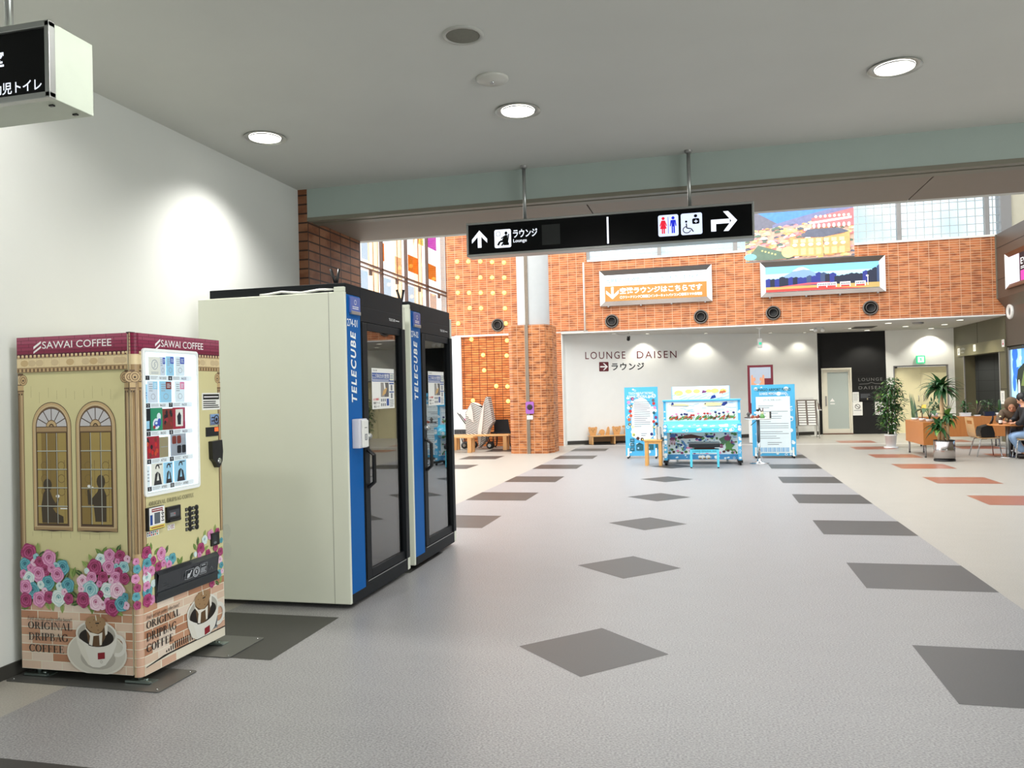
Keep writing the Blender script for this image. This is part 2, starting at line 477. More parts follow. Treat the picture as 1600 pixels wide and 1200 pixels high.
# ---------------------------------------------------------------- atrium: brick end wall
YW = 21.3
b = MB().box(-7.2, -3.08, YW, YW + 0.25, 3.13, 6.5, brick_far)
b.box(-3.08, 7.05, YW, YW + 0.25, 3.085, 4.99, brick_far)
b.box(-5.12, -3.825, YW, YW + 0.2, 0, 3.13, brick_far)
struct(b.build('wall_far'))
b = MB().box(-6.69, -5.12, YW + 0.06, YW + 0.3, 0, 3.13, brick_grid)
struct(b.build('wall_far_recess'))
b = MB().box(-6.86, -5.12, YW - 0.02, YW + 0.1, 3.08, 3.13, frame_white)
b.box(-3.82, 7.0, YW - 0.015, YW + 0.2, 3.055, 3.088, frame_white)
b.box(-4.0, -3.2, YW - 0.025, YW, 3.085, 3.105, frame_white)
struct(b.build('trim_3'))
b = MB().box(-6.86, -6.69, YW - 0.02, YW + 0.06, 0, 3.08, frame_white)
struct(b.build('trim_4'))
# white conduit that runs down the brick and along the opening
b = MB().tube([(-3.16, YW - 0.025, 4.96), (-3.16, YW - 0.025, 3.10)], 0.02, frame_white)
tag(b.build('conduit_pipe'), 'thin white conduit pipe running down the brick wall left of the lounge lightbox', 'pipe')
# glass block clerestory
def block_mat():
    m, nt, bs, out = nodes_mat('glass block')
    N = nt.nodes.new; L = nt.links.new
    geo = N('ShaderNodeNewGeometry'); sep = N('ShaderNodeSeparateXYZ'); com = N('ShaderNodeCombineXYZ')
    L(geo.outputs['Position'], sep.inputs[0]); L(sep.outputs['X'], com.inputs['X']); L(sep.outputs['Z'], com.inputs['Y'])
    br = N('ShaderNodeTexBrick'); br.offset = 0; br.inputs['Scale'].default_value = 1
    br.inputs['Brick Width'].default_value = 0.19; br.inputs['Row Height'].default_value = 0.19
    br.inputs['Mortar Size'].default_value = 0.009; br.inputs['Mortar Smooth'].default_value = 0.3
    L(com.outputs[0], br.inputs['Vector'])
    n = N('ShaderNodeTexNoise'); n.inputs['Scale'].default_value = 0.7; L(com.outputs[0], n.inputs['Vector'])
    rp = N('ShaderNodeValToRGB'); rp.color_ramp.elements[0].color = (0.70, 0.79, 0.83, 1); rp.color_ramp.elements[1].color = (0.92, 0.95, 0.97, 1)
    rp.color_ramp.elements[0].position = 0.35; rp.color_ramp.elements[1].position = 0.65
    L(n.outputs['Fac'], rp.inputs[0])
    t = N('ShaderNodeBsdfTransparent'); L(rp.outputs[0], t.inputs[0])
    bs.inputs['Base Color'].default_value = lin((186, 194, 194)); bs.inputs['Roughness'].default_value = 0.4
    mx = N('ShaderNodeMixShader'); L(br.outputs['Fac'], mx.inputs[0]); L(t.outputs[0], mx.inputs[1]); L(bs.outputs[0], mx.inputs[2])
    L(mx.outputs[0], out.inputs['Surface'])
    MC['glass block'] = m
    return m
glass_block = block_mat()
mull = [-3.05, -1.13, 0.82, 2.78, 4.74, 6.70, 7.05]
for i, (x0, x1) in enumerate(zip(mull, mull[1:])):
    e = thing('window_%d' % (i + 2), ((x0 + x1) / 2, YW + 0.1, 4.99), 'glass block window', 'window'); struct(e)
    del e['label'], e['category']
    f = MB().box(x0 - 0.05, x0 + 0.05, YW + 0.02, YW + 0.16, 4.99, 6.5, frame_grey).box(x0, x1, YW - 0.03, YW + 0.2, 4.97, 5.02, frame_white)
    f.build('window_frame', e)
    MB().box(x0 + 0.05, x1 - 0.05, YW + 0.08, YW + 0.10, 5.02, 6.5, glass_block).build('glass_block_panel', e)
b = MB().box(6.97, 7.2, YW - 0.05, YW + 0.3, 4.99, 6.5, frame_grey)
struct(b.build('wall_corner_post'))
b = MB().box(7.2, 9.5, YW, YW + 0.2, 4.9, 6.5, mat('beige plaster', (214, 208, 186), 0.8))
struct(b.build('wall_far_upper'))

# ---------------------------------------------------------------- atrium: glazed left wall with coloured panes
pane = glass_mat('clear pane', (0.94, 0.95, 0.95), 0.0, 0.0, 1.3)
def tinted(name, c): return glass_mat(name, c, 0.0, 0.05, 1.2)
orange_g = tinted('orange glass', (0.80, 0.37, 0.01)); yellow_g = tinted('yellow glass', (0.82, 0.78, 0.42)); magenta_g = tinted('magenta glass', (0.74, 0.22, 0.70))
peach_g = tinted('peach glass', (0.82, 0.68, 0.60)); blue_g = tinted('pale blue glass', (0.72, 0.80, 0.86))
XW = -7.08
struct(MB().box(XW - 0.15, XW, 21.27, 21.5, 0, 6.5, frame_grey).box(XW - 0.15, XW, 8.06, 21.3, 0, 0.25, white_wall).box(XW - 0.15, XW, 8.06, 21.3, 6.2, 6.5, white_wall).build('wall_window_side'))
ys = [21.27 - 1.515 * k for k in range(9)]
for i in range(8):
    y1, y0 = ys[i], ys[i + 1]
    e = thing('window_%d' % (i + 10), (XW, (y0 + y1) / 2, 0.25), 'w', 'w'); struct(e); del e['label'], e['category']
    f = MB().box(XW - 0.05, XW + 0.02, y0 - 0.028, y0 + 0.028, 0.25, 6.2, mat('bronze mullion', (84, 66, 60), 0.4, metal=0.3))
    f.box(XW - 0.05, XW + 0.02, y0, y1, 4.33, 4.37, MC['bronze mullion']).box(XW - 0.05, XW + 0.02, y0, y1, 4.24, 4.27, MC['bronze mullion'])
    f.box(XW - 0.05, XW + 0.02, y0, y1, 2.2, 2.28, MC['bronze mullion'])
    f.box(XW + 0.0, XW + 0.05, y0 + 0.78, y0 + 0.86, 4.12, 4.24, MC['bronze mullion'])
    f.build('mullion', e)
    if i == 3:
        MB().box(XW - 0.05, XW + 0.1, y0 - 0.06, y0 + 0.06, 0.25, 6.2, frame_white).build('frame_post', e)
    MB().box(XW - 0.02, XW - 0.01, y0 + 0.03, y1 - 0.03, 0.25, 6.2, pane).build('glass_pane', e)
    q = MB().box(XW - 0.62, XW - 0.5, y0 + 0.62, y0 + 0.70, 0.25, 6.2, mat('beige outer post', (232, 196, 160), 0.6)).box(XW - 0.62, XW - 0.5, y0 + 0.92, y0 + 0.97, 0.25, 6.2, MC['beige outer post'])
    q.build('outer_post', e)
    c = []
    if i == 0: c = [(19.88, 20.52, 4.57, 4.98, orange_g), (19.83, 20.58, 5.42, 6.1, magenta_g), (20.0, 20.5, 3.3, 4.2, peach_g)]
    if i == 1: c = [(18.44, 19.13, 4.57, 4.98, orange_g), (19.2, 19.56, 5.38, 6.1, yellow_g), (18.3, 18.9, 2.6, 4.2, blue_g)]
    if i == 2: c = [(16.76, 16.93, 4.57, 4.98, orange_g), (17.6, 17.95, 4.4, 4.8, peach_g), (16.8, 17.3, 2.6, 4.2, blue_g)]
    if i == 3: c = [(15.4, 16.0, 2.6, 4.2, blue_g), (15.7, 16.1, 4.45, 5.1, blue_g)]
    for a0, a1, z0, z1, m in c: MB().box(XW - 0.035, XW - 0.025, a0, a1, z0, z1, m).build('coloured_pane', e)

# unseen atrium roof, left as open white rafters for the added overhead fill
b = MB()
for k in range(7): b.box(XW, 9.5, 8.2 + k * 2.18 - 0.06, 8.2 + k * 2.18 + 0.06, 6.5, 6.7, frame_white)
for k in range(8): b.box(XW + k * 2.3 - 0.06, XW + k * 2.3 + 0.06, 8.06, 21.5, 6.5, 6.7, frame_white)
b.box(XW, 9.5, 17.95, 18.07, 6.5, 6.7, frame_white)
struct(b.build('ceiling_atrium'))

# ---------------------------------------------------------------- brown wall on the right
b = MB().prism([(6.85, 8.06, 3.46), (6.85, 8.06, 5.0), (9.5, 8.06, 5.0), (9.5, 8.06, 3.46), (7.1, 8.06, 3.46), (7.04, 8.06, 3.2)], (0, 13.24, 0), brown_panel)
b2 = MB().box(7.02, 7.3, 8.06, 21.3, 2.31, 3.3, brown_panel)
struct(b.build('wall_right_upper'))
struct(b2.build('wall_right_lower'))
b = MB()
for z in (4.66, 3.9): b.box(6.845, 6.855, 8.1, 21.28, z, z + 0.008, dark_gap)
for y in (18.2, 15.1): b.box(6.845, 6.855, y, y + 0.008, 3.46, 5.0, dark_gap)
b.box(6.835, 6.87, 21.24, 21.3, 3.46, 5.0, olive_trim)
struct(b.build('trim_5'))
struct(MB().box(7.12, 7.3, 8.06, 21.3, 0, 2.31, olive_panel).build('wall_right_base'))

# olive wall of the washroom passage
XO = 7.0
b = MB().box(XO, XO + 0.28, 21.3, 21.72, 0, 2.2, olive_panel).box(XO, XO + 0.28, 24.5, 25.4, 0, 2.2, olive_panel).box(XO, XO + 0.28, 21.3, 25.4, 2.2, 3.06, olive_panel)
b.box(XO - 0.03, XO, 21.3, 25.0, 2.2, 2.5, mat('olive sign band', (116, 110, 82), 0.45))
struct(b.build('wall_olive'))
b = MB()
for z in (1.28,): b.box(XO - 0.003, XO + 0.01, 21.3, 21.72, z, z + 0.012, dark_gap).box(XO - 0.003, XO + 0.01, 24.5, 25.4, z, z + 0.012, dark_gap)
b.box(XO - 0.012, XO + 0.02, 24.48, 24.52, 0, 2.2, frame_grey).box(XO - 0.012, XO + 0.02, 21.70, 21.74, 0, 2.2, frame_grey)
b.box(XO - 0.003, XO + 0.01, 23.3, 23.312, 2.5, 3.05, dark_gap)
struct(b.build('trim_6'))
tile_wall = brick_mat('grey wall tile', (120, 122, 118), (112, 114, 110), (92, 94, 92), 0.42, 0.3, 0.006, rough=0.4)
struct(MB().box(XO + 0.28, 10.1, 25.2, 25.4, 0, 2.6, tile_wall).build('wall_passage_far'))
struct(MB().box(XO + 0.28, 10.1, 21.3, 25.4, 2.35, 2.45, mat('passage ceiling', (90, 90, 88), 0.8)).box(10.0, 10.1, 21.3, 25.4, 0, 2.4, MC['passage ceiling']).box(7.28, 10.1, 21.1, 21.3, 0, 2.4, MC['passage ceiling']).build('ceiling_passage'))
spot('passage_lamp', (7.95, 24.2, 2.3), 18, 100, 0.8, 0.05, aim=(7.9, 25.2, 0.7))

# ---------------------------------------------------------------- lounge recess: angled white wall, charcoal wall, doors
A0 = Vector((-3.82, 21.72, 0)); B0 = Vector((3.30, 25.30, 0)); DW = (B0 - A0).normalized(); NW = Vector((DW.y, -DW.x, 0))
def dwall(s, z, out=0.0): 
    p = A0 + DW * s + NW * out; return Vector((p.x, p.y, z))
LEN = (B0 - A0).length
b = MB().prism([A0, B0, B0 - NW * 0.2, A0 - NW * 0.2], (0, 0, 3.06), lounge_wall)
b.box(-3.94, -3.80, 21.31, 21.74, 0, 3.045, lounge_wall)
struct(b.build('wall_lounge'))
b = MB().prism([dwall(0.03, 0, 0.012), dwall(LEN, 0, 0.012), dwall(LEN, 0), dwall(0.03, 0)], (0, 0, 0.1), baseboard_m)
struct(b.build('baseboard_lounge'))
struct(MB().box(-3.94, 7.0, 21.32, 25.62, 3.05, 3.15, mat('lounge ceiling', (196, 194, 188), 0.8)).build('ceiling_lounge'))
b = MB().box(3.28, 3.36, 25.40, 25.6, 0, 3.06, black_wall).box(3.36, 4.21, 25.40, 25.6, 1.98, 3.06, black_wall).box(4.21, 5.17, 25.40, 25.6, 0, 3.06, black_wall)
b.box(3.26, 3.31, 25.28, 25.42, 0, 3.06, black_wall)
struct(b.build('wall_charcoal'))
b = MB()
for z in (1.80, 0.44, 1.25): b.box(4.22, 5.17, 25.395, 25.402, z, z + 0.014, dark_gap)
struct(b.build('trim_7'))
b = MB().box(5.17, 5.36, 25.36, 25.6, 0, 3.06, lounge_wall).box(6.84, 7.0, 25.36, 25.6, 0, 3.06, lounge_wall).box(5.36, 6.84, 25.36, 25.6, 2.0, 3.06, lounge_wall)
struct(b.build('wall_lounge_far'))
# double door
e = thing('door_2', (6.1, 25.42, 0), 'd', 'd'); struct(e); del e['label'], e['category']
MB().box(5.36, 6.84, 25.38, 25.5, 1.96, 2.0, frame_grey).box(5.36, 5.40, 25.38, 25.5, 0, 1.96, frame_grey).box(6.80, 6.84, 25.38, 25.5, 0, 1.96, frame_grey).build('door_frame', e)
for x0, x1, hx in ((5.405, 6.097, 6.03), (6.103, 6.795, 6.17)):
    l = MB().box(x0, x1, 25.42, 25.47, 0.01, 1.955, cream_door).build('door_leaf', e)
    MB().tube([(hx, 25.42, 0.95), (hx, 25.37, 0.95), (hx, 25.37, 1.1), (hx, 25.42, 1.1)], 0.01, frame_grey).build('door_handle', l)
MB().box(5.40, 5.47, 25.37, 25.42, 1.93, 1.96, dark_gap).build('door_closer', e)
# lounge door with a frosted pane
e = thing('door_1', (3.78, 25.4, 0), 'd', 'd'); struct(e); del e['label'], e['category']
cream_frame = mat('cream aluminium', (228, 224, 208), 0.4)
MB().box(3.36, 4.21, 25.36, 25.5, 1.94, 1.985, cream_frame).box(3.36, 3.40, 25.36, 25.5, 0.03, 1.94, cream_frame).box(4.17, 4.21, 25.36, 25.5, 0.03, 1.94, cream_frame).build('door_frame', e)
l = MB().box(3.40, 3.53, 25.40, 25.45, 0.03, 1.94, cream_frame).box(4.12, 4.17, 25.40, 25.45, 0.03, 1.94, cream_frame).box(3.53, 4.12, 25.40, 25.45, 1.86, 1.94, cream_frame).box(3.53, 4.12, 25.40, 25.45, 0.03, 0.16, cream_frame).build('door_leaf', e)
def frosted():
    m, nt, bs, out = nodes_mat('frosted glass')
    bs.inputs['Base Color'].default_value = lin((178, 188, 184)); bs.inputs['Roughness'].default_value = 0.25
    tc = nt.nodes.new('ShaderNodeTexNoise'); tc.inputs['Scale'].default_value = 3
    MC['frosted glass'] = m; return m
frosted()
g = MB().box(3.53, 4.12, 25.42, 25.43, 0.16, 1.86, MC['frosted glass'])
g.build('frosted_pane', l)
mk = MB(); p = Paint(mk, (3.53, 25.419, 0.0), eps=0.001)
white_ink = mat('white ink', (238, 238, 236), 0.5, var=0)
p.poly([(0.06, 0.98), (0.20, 0.98), (0.13, 1.08)], white_ink).rect(0.07, 0.90, 0.20, 0.93, white_ink)
mk.build('door_emblem', l)
MB().box(3.46, 3.50, 25.37, 25.40, 0.85, 1.15, frame_grey).build('door_handle', l)
MB().box(3.36, 4.21, 25.30, 25.42, 0.0, 0.03, mat('brown threshold', (96, 62, 44), 0.5)).build('threshold', e)
for o_ in list(SC.objects):
    if o_.parent and o_.parent.get('kind') == 'structure': o_['kind'] = 'structure'

# ---------------------------------------------------------------- brick pillar with its round column above
def pillar():
    b = MB()
    fp = [(-4.68, 18.80), (-4.58, 18.70), (-3.76, 18.70), (-3.64, 19.02), (-3.64, 19.60), (-3.76, 19.70), (-4.58, 19.70), (-4.68, 19.60)]
    b.prism([(x, y, 0) for x, y in fp], (0, 0, 3.12), brick_post)
    o = b.build('brick_pillar'); struct(o)
    c = MB(); r = 0.40
    c.lathe([(r, 3.12), (r, 6.5)], (-4.13, 19.2, 0), mat('pale grey column cladding', (176, 179, 180), 0.4), n=40)
    struct(c.build('round_column'))
    s = MB()
    st = mat('mirror steel strip', (150, 138, 126), 0.18, metal=0.9)
    rnd = random.Random(3); z = 0.0
    cols = [(196, 178, 150), (110, 70, 50), (74, 52, 40), (150, 128, 100), (226, 196, 150), (130, 96, 70), (180, 110, 60), (92, 80, 70)]
    s.box(-4.245, -4.165, 18.68, 18.70, 0, 3.12, st)
    s.box(-4.245, -4.165, 18.78, 18.84, 3.12, 6.5, st)
    struct(s.build('trim_8'))
pillar()
# ---------------------------------------------------------------- ceiling fixtures of the hall
lamp_em = mat('downlight lens', (255, 252, 244), 0.4, em=6.0, var=0)
chrome = mat('polished chrome', (196, 198, 200), 0.12, metal=1.0, var=0)
satin = mat('satin aluminium', (172, 174, 172), 0.32, metal=0.8, var=0.03)
white_plastic = mat('white plastic', (226, 226, 222), 0.4, var=0.02)
black_plastic = mat('black plastic', (20, 20, 22), 0.35, var=0.03)
HC = 3.487
def downlight(x, y, label, power):
    e = thing('ceiling_downlight', (x, y, HC), label, 'ceiling light', 'downlights in the hall ceiling')
    MB().lathe([(0.115, -0.001), (0.118, 0.012), (0.155, 0.010), (0.160, 0.0)][::-1], (x, y, HC - 0.0125), mat('lamp trim ring', (186, 186, 180), 0.3, metal=0.4), n=40).build('trim_ring', e)
    MB().lathe([(0.0, 0.0), (0.09, 0.001), (0.118, 0.004), (0.118, 0.006)], (x, y, HC - 0.009), lamp_em, n=40).build('lens', e)
    spot('downlight_beam', (x, y, HC - 0.05), power, 132 if y > 5 else 166, 0.9 if y > 5 else 0.3, 0.1, parent=e)
downlight(-3.215, 5.395, 'round recessed downlight near the white left wall, above the phone booths', 180)
downlight(-1.242, 5.423, 'middle round recessed downlight, behind the small ceiling detector', 58)
downlight(1.201, 5.399, 'rightmost round recessed downlight of the three lit ones, at the far right of the ceiling', 110)
for x, y, pw, w in ((-3.2, 2.95, 58, 'over the coffee vending machine near the left wall'), (-1.24, 2.95, 128, 'over the middle of the walkway'), (1.2, 2.95, 62, 'over the right of the walkway'), (-1.24, 0.0, 25, 'far behind, over the middle'), (1.2, -2.6, 25, 'far behind, at the back right')):
    downlight(x, y, 'round recessed downlight above the frame, ' + w, pw)
e = thing('ceiling_speaker', (-1.261, 4.187, HC), 'large round grey speaker grille flush in the ceiling, unlit', 'ceiling speaker')
MB().lathe([(0.0, -0.003), (0.09, -0.004), (0.094, -0.002)], (-1.261, 4.187, HC - 0.004), mat('grey speaker cloth', (118, 117, 108), 0.9, scale=60, var=0.15), n=36).build('grille', e)
MB().lathe([(0.116, 0.0), (0.112, -0.010), (0.095, -0.010), (0.093, 0.0)], (-1.261, 4.187, HC), mat('speaker rim', (178, 178, 172), 0.35), n=36).build('rim', e)
e = thing('smoke_detector', (-1.265, 4.821, HC), 'small round white detector between the speaker grille and the middle downlight', 'detector')
MB().lathe([(0.102, 0.0), (0.104, -0.008), (0.095, -0.018), (0.03, -0.026), (0.0, -0.026)], (-1.265, 4.821, HC), mat('detector body', (196, 195, 188), 0.35), n=36).build('body', e)
MB().lathe([(0.014, 0.0), (0.014, -0.010), (0.0, -0.012)], (-1.265, 4.821, HC - 0.025), chrome, n=14).build('sensor', e)

# ---------------------------------------------------------------- hanging signs
sign_black = mat('black sign panel', (4, 5, 7), 0.3, spec=0.15, var=0)
sign_white = mat('lit white sign mark', (240, 244, 255), 0.5, em=0.85, var=0)
sign_red = mat('lit red sign mark', (226, 26, 54), 0.5, em=0.7, var=0)
sign_blue = mat('lit blue sign mark', (24, 40, 206), 0.5, em=0.7, var=0)
sign_ice = mat('lit pale blue tile', (212, 222, 248), 0.5, em=0.85, var=0)
sign_dim = mat('covered sign patch', (20, 24, 24), 0.5, var=0)
e = thing('hanging_sign', (-0.81, 6.78, 2.70), 'long black overhead direction sign with white arrows hanging in front of the beam', 'sign')
X0, X1, YF, YB, Z0, Z1 = -2.03, 0.412, 6.71, 6.86, 2.705, 3.003
b = MB()
b.box(X0, X1, YF + 0.01, YB, Z0, Z1, satin)
b.box(X0, X1, YF - 0.01, YF + 0.01, Z1 - 0.02, Z1, satin).box(X0, X1, YF - 0.01, YF + 0.01, Z0, Z0 + 0.02, satin)
b.box(X0, X0 + 0.018, YF - 0.01, YF + 0.01, Z0 + 0.02, Z1 - 0.02, satin).box(X1 - 0.018, X1, YF - 0.01, YF + 0.01, Z0 + 0.02, Z1 - 0.02, satin)
b.build('sign_case', e, bevel=0.004)
MB().box(X0 + 0.018, X1 - 0.018, YF, YF + 0.012, Z0 + 0.02, Z1 - 0.02, sign_black).build('sign_panel', e)
mk = MB(); p = Paint(mk, (X0, YF - 0.0008, Z0), eps=0.0004)
S = (X1 - X0) / 1408.0            # sign drawn 1408 wide
def sx(x): return (x - 108) * S
H = Z1 - Z0
p.line([(0.118, 0.075), (0.118, 0.20)], 0.034, sign_white)
p.poly([(0.118, 0.228), (0.048, 0.150), (0.048, 0.115), (0.118, 0.188)], sign_white).poly([(0.118, 0.228), (0.188, 0.150), (0.188, 0.115), (0.118, 0.188)], sign_white)
mk.build('arrow_mark', e); mk = MB(); p = Paint(mk, (X0, YF - 0.0008, Z0), eps=0.0004)
p.rrect(0.255, 0.062, 0.405, 0.222, 0.015, sign_white)
p.step().ring(0.290, 0.185, 0.022, 0.022, 0.004, 0.004, mat('grey sign ink', (150, 150, 155), 0.5, var=0))
p.ell(0.360, 0.188, 0.013, 0.015, sign_black).poly([(0.335, 0.10), (0.372, 0.10), (0.375, 0.17), (0.350, 0.172), (0.325, 0.135)], sign_black)
p.line([(0.372, 0.10), (0.385, 0.18)], 0.010, sign_black).line([(0.345, 0.12), (0.305, 0.118), (0.285, 0.085)], 0.018, sign_black).line([(0.340, 0.108), (0.318, 0.08)], 0.014, sign_black).line([(0.345, 0.162), (0.315, 0.142)], 0.010, sign_black)
p.rect(0.335, 0.082, 0.385, 0.105, sign_black)
mk.build('lounge_pictogram', e); mk = MB(); p = Paint(mk, (X0, YF - 0.0008, Z0), eps=0.0004)
p.text('ラウンジ', 0.424, 0.142, 0.640, 0.212, sign_white, bold=0.02).text('Lounge', 0.424, 0.092, 0.545, 0.130, sign_white, bold=0.012)
mk.build('lounge_lettering', e); mk = MB(); p = Paint(mk, (X0, YF - 0.0008, Z0), eps=0.0004)
p.rect(0.680, 0.06, 0.84, 0.235, sign_dim)
mk.build('covered_patch', e); mk = MB(); p = Paint(mk, (X0, YF - 0.0008, Z0), eps=0.0004)
p.rect(1.243, 0.035, 1.258, 0.262, sign_white)
mk.build('divider_bar', e); mk = MB(); p = Paint(mk, (X0, YF - 0.0008, Z0), eps=0.0004)
p.rrect(1.672, 0.062, 1.838, 0.240, 0.016, sign_ice)
p.step()
p.ell(1.714, 0.212, 0.013, 0.013, sign_red).poly([(1.699, 0.195), (1.729, 0.195), (1.745, 0.150), (1.738, 0.147), (1.728, 0.168), (1.742, 0.125), (1.686, 0.125), (1.700, 0.168), (1.690, 0.147), (1.683, 0.150)], sign_red).rect(1.701, 0.085, 1.712, 0.127, sign_red).rect(1.716, 0.085, 1.727, 0.127, sign_red)
p.rect(1.753, 0.085, 1.757, 0.222, sign_blue)
p.ell(1.795, 0.212, 0.013, 0.013, sign_blue).poly([(1.775, 0.195), (1.815, 0.195), (1.822, 0.145), (1.814, 0.143), (1.808, 0.175), (1.808, 0.085), (1.797, 0.085), (1.797, 0.14), (1.793, 0.14), (1.793, 0.085), (1.782, 0.085), (1.782, 0.175), (1.776, 0.143), (1.768, 0.145)], sign_blue)
mk.build('washroom_pictogram', e); mk = MB(); p = Paint(mk, (X0, YF - 0.0008, Z0), eps=0.0004)
p.rrect(1.858, 0.062, 2.030, 0.240, 0.016, sign_ice).step()
p.ring(1.905, 0.105, 0.034, 0.030, 0.007, 0.007, sign_black, t0=100, t1=350).line([(1.902, 0.158), (1.905, 0.118), (1.940, 0.112), (1.958, 0.085)], 0.009, sign_black).ell(1.901, 0.172, 0.009, 0.010, sign_black)
p.ell(1.978, 0.215, 0.014, 0.013, sign_black).rrect(1.950, 0.148, 2.008, 0.195, 0.012, sign_black)
p.step().rect(1.976, 0.158, 1.984, 0.182, sign_ice).rect(1.966, 0.166, 1.994, 0.174, sign_ice)
mk.build('accessible_pictogram', e); mk = MB(); p = Paint(mk, (X0, YF - 0.0008, Z0), eps=0.0004)
p.poly([(2.10, 0.075), (2.14, 0.075), (2.14, 0.135), (2.25, 0.135), (2.25, 0.172), (2.10, 0.172)], sign_white)
p.poly([(2.198, 0.235), (2.238, 0.235), (2.308, 0.154), (2.238, 0.072), (2.198, 0.072), (2.262, 0.154)], sign_white)
mk.build('arrow_mark', e)
for x in (-1.512, -0.098):
    r = MB().tube([(x, 6.78, Z1), (x, 6.78, HC - 0.012)], 0.0155, satin, n=16).build('hanger_rod', e)
    MB().lathe([(0.034, 0.0), (0.034, -0.012), (0.026, -0.022), (0.0, -0.022)], (x, 6.78, HC), frame_grey, n=20).build('ceiling_flange', r)

e = thing('hanging_sign', (-3.2, 2.65, 2.69), 'thick box sign with a black face and pale end panel hanging near the left wall', 'sign')
X0, X1, YF, YB, Z0, Z1 = -4.0, -2.425, 2.54, 2.76, 2.682, 2.978
X0 = -3.745
b = MB().box(X0, X1 - 0.005, YF + 0.02, YB, Z0, Z1, mat('pale green white casing', (186, 194, 180), 0.35, var=0.06, scale=9))
b.build('sign_case', e, bevel=0.003)
b = MB().box(X0, X1, YF - 0.012, YF + 0.02, Z1 - 0.022, Z1 + 0.003, satin).box(X0, X1, YF - 0.012, YF + 0.02, Z0 - 0.003, Z0 + 0.022, satin).box(X1 - 0.022, X1, YF - 0.012, YF + 0.02, Z0, Z1, satin)
b.build('front_frame', e, bevel=0.003)
MB().box(X0, X1 - 0.022, YF, YF + 0.012, Z0 + 0.022, Z1 - 0.022, sign_black).build('sign_panel', e)
mk = MB(); p = Paint(mk, (0, YF - 0.001, 0), eps=0.0004)
p.text('授乳室', -2.868, 2.826, -2.649, 2.892, sign_white, bold=0.03)
mk.build('nursing_lettering', e); mk = MB(); p = Paint(mk, (0, YF - 0.001, 0), eps=0.0004)
p.text('幼児トイレ', -2.706, 2.716, -2.472, 2.764, sign_white, bold=0.012)
mk.build('toilet_lettering', e)
for x, y in ((-2.50, 2.60), (-2.49, 2.71)): MB().box(x, x + 0.02, y, y + 0.012, Z0 - 0.006, Z0, black_plastic).build('latch', e)
r = MB().tube([(-2.735, 2.65, Z1), (-2.735, 2.65, HC - 0.012)], 0.016, satin, n=16).build('hanger_rod', e)
MB().lathe([(0.034, 0.0), (0.034, -0.012), (0.026, -0.022), (0.0, -0.022)], (-2.735, 2.65, HC), frame_grey, n=20).build('ceiling_flange', r)

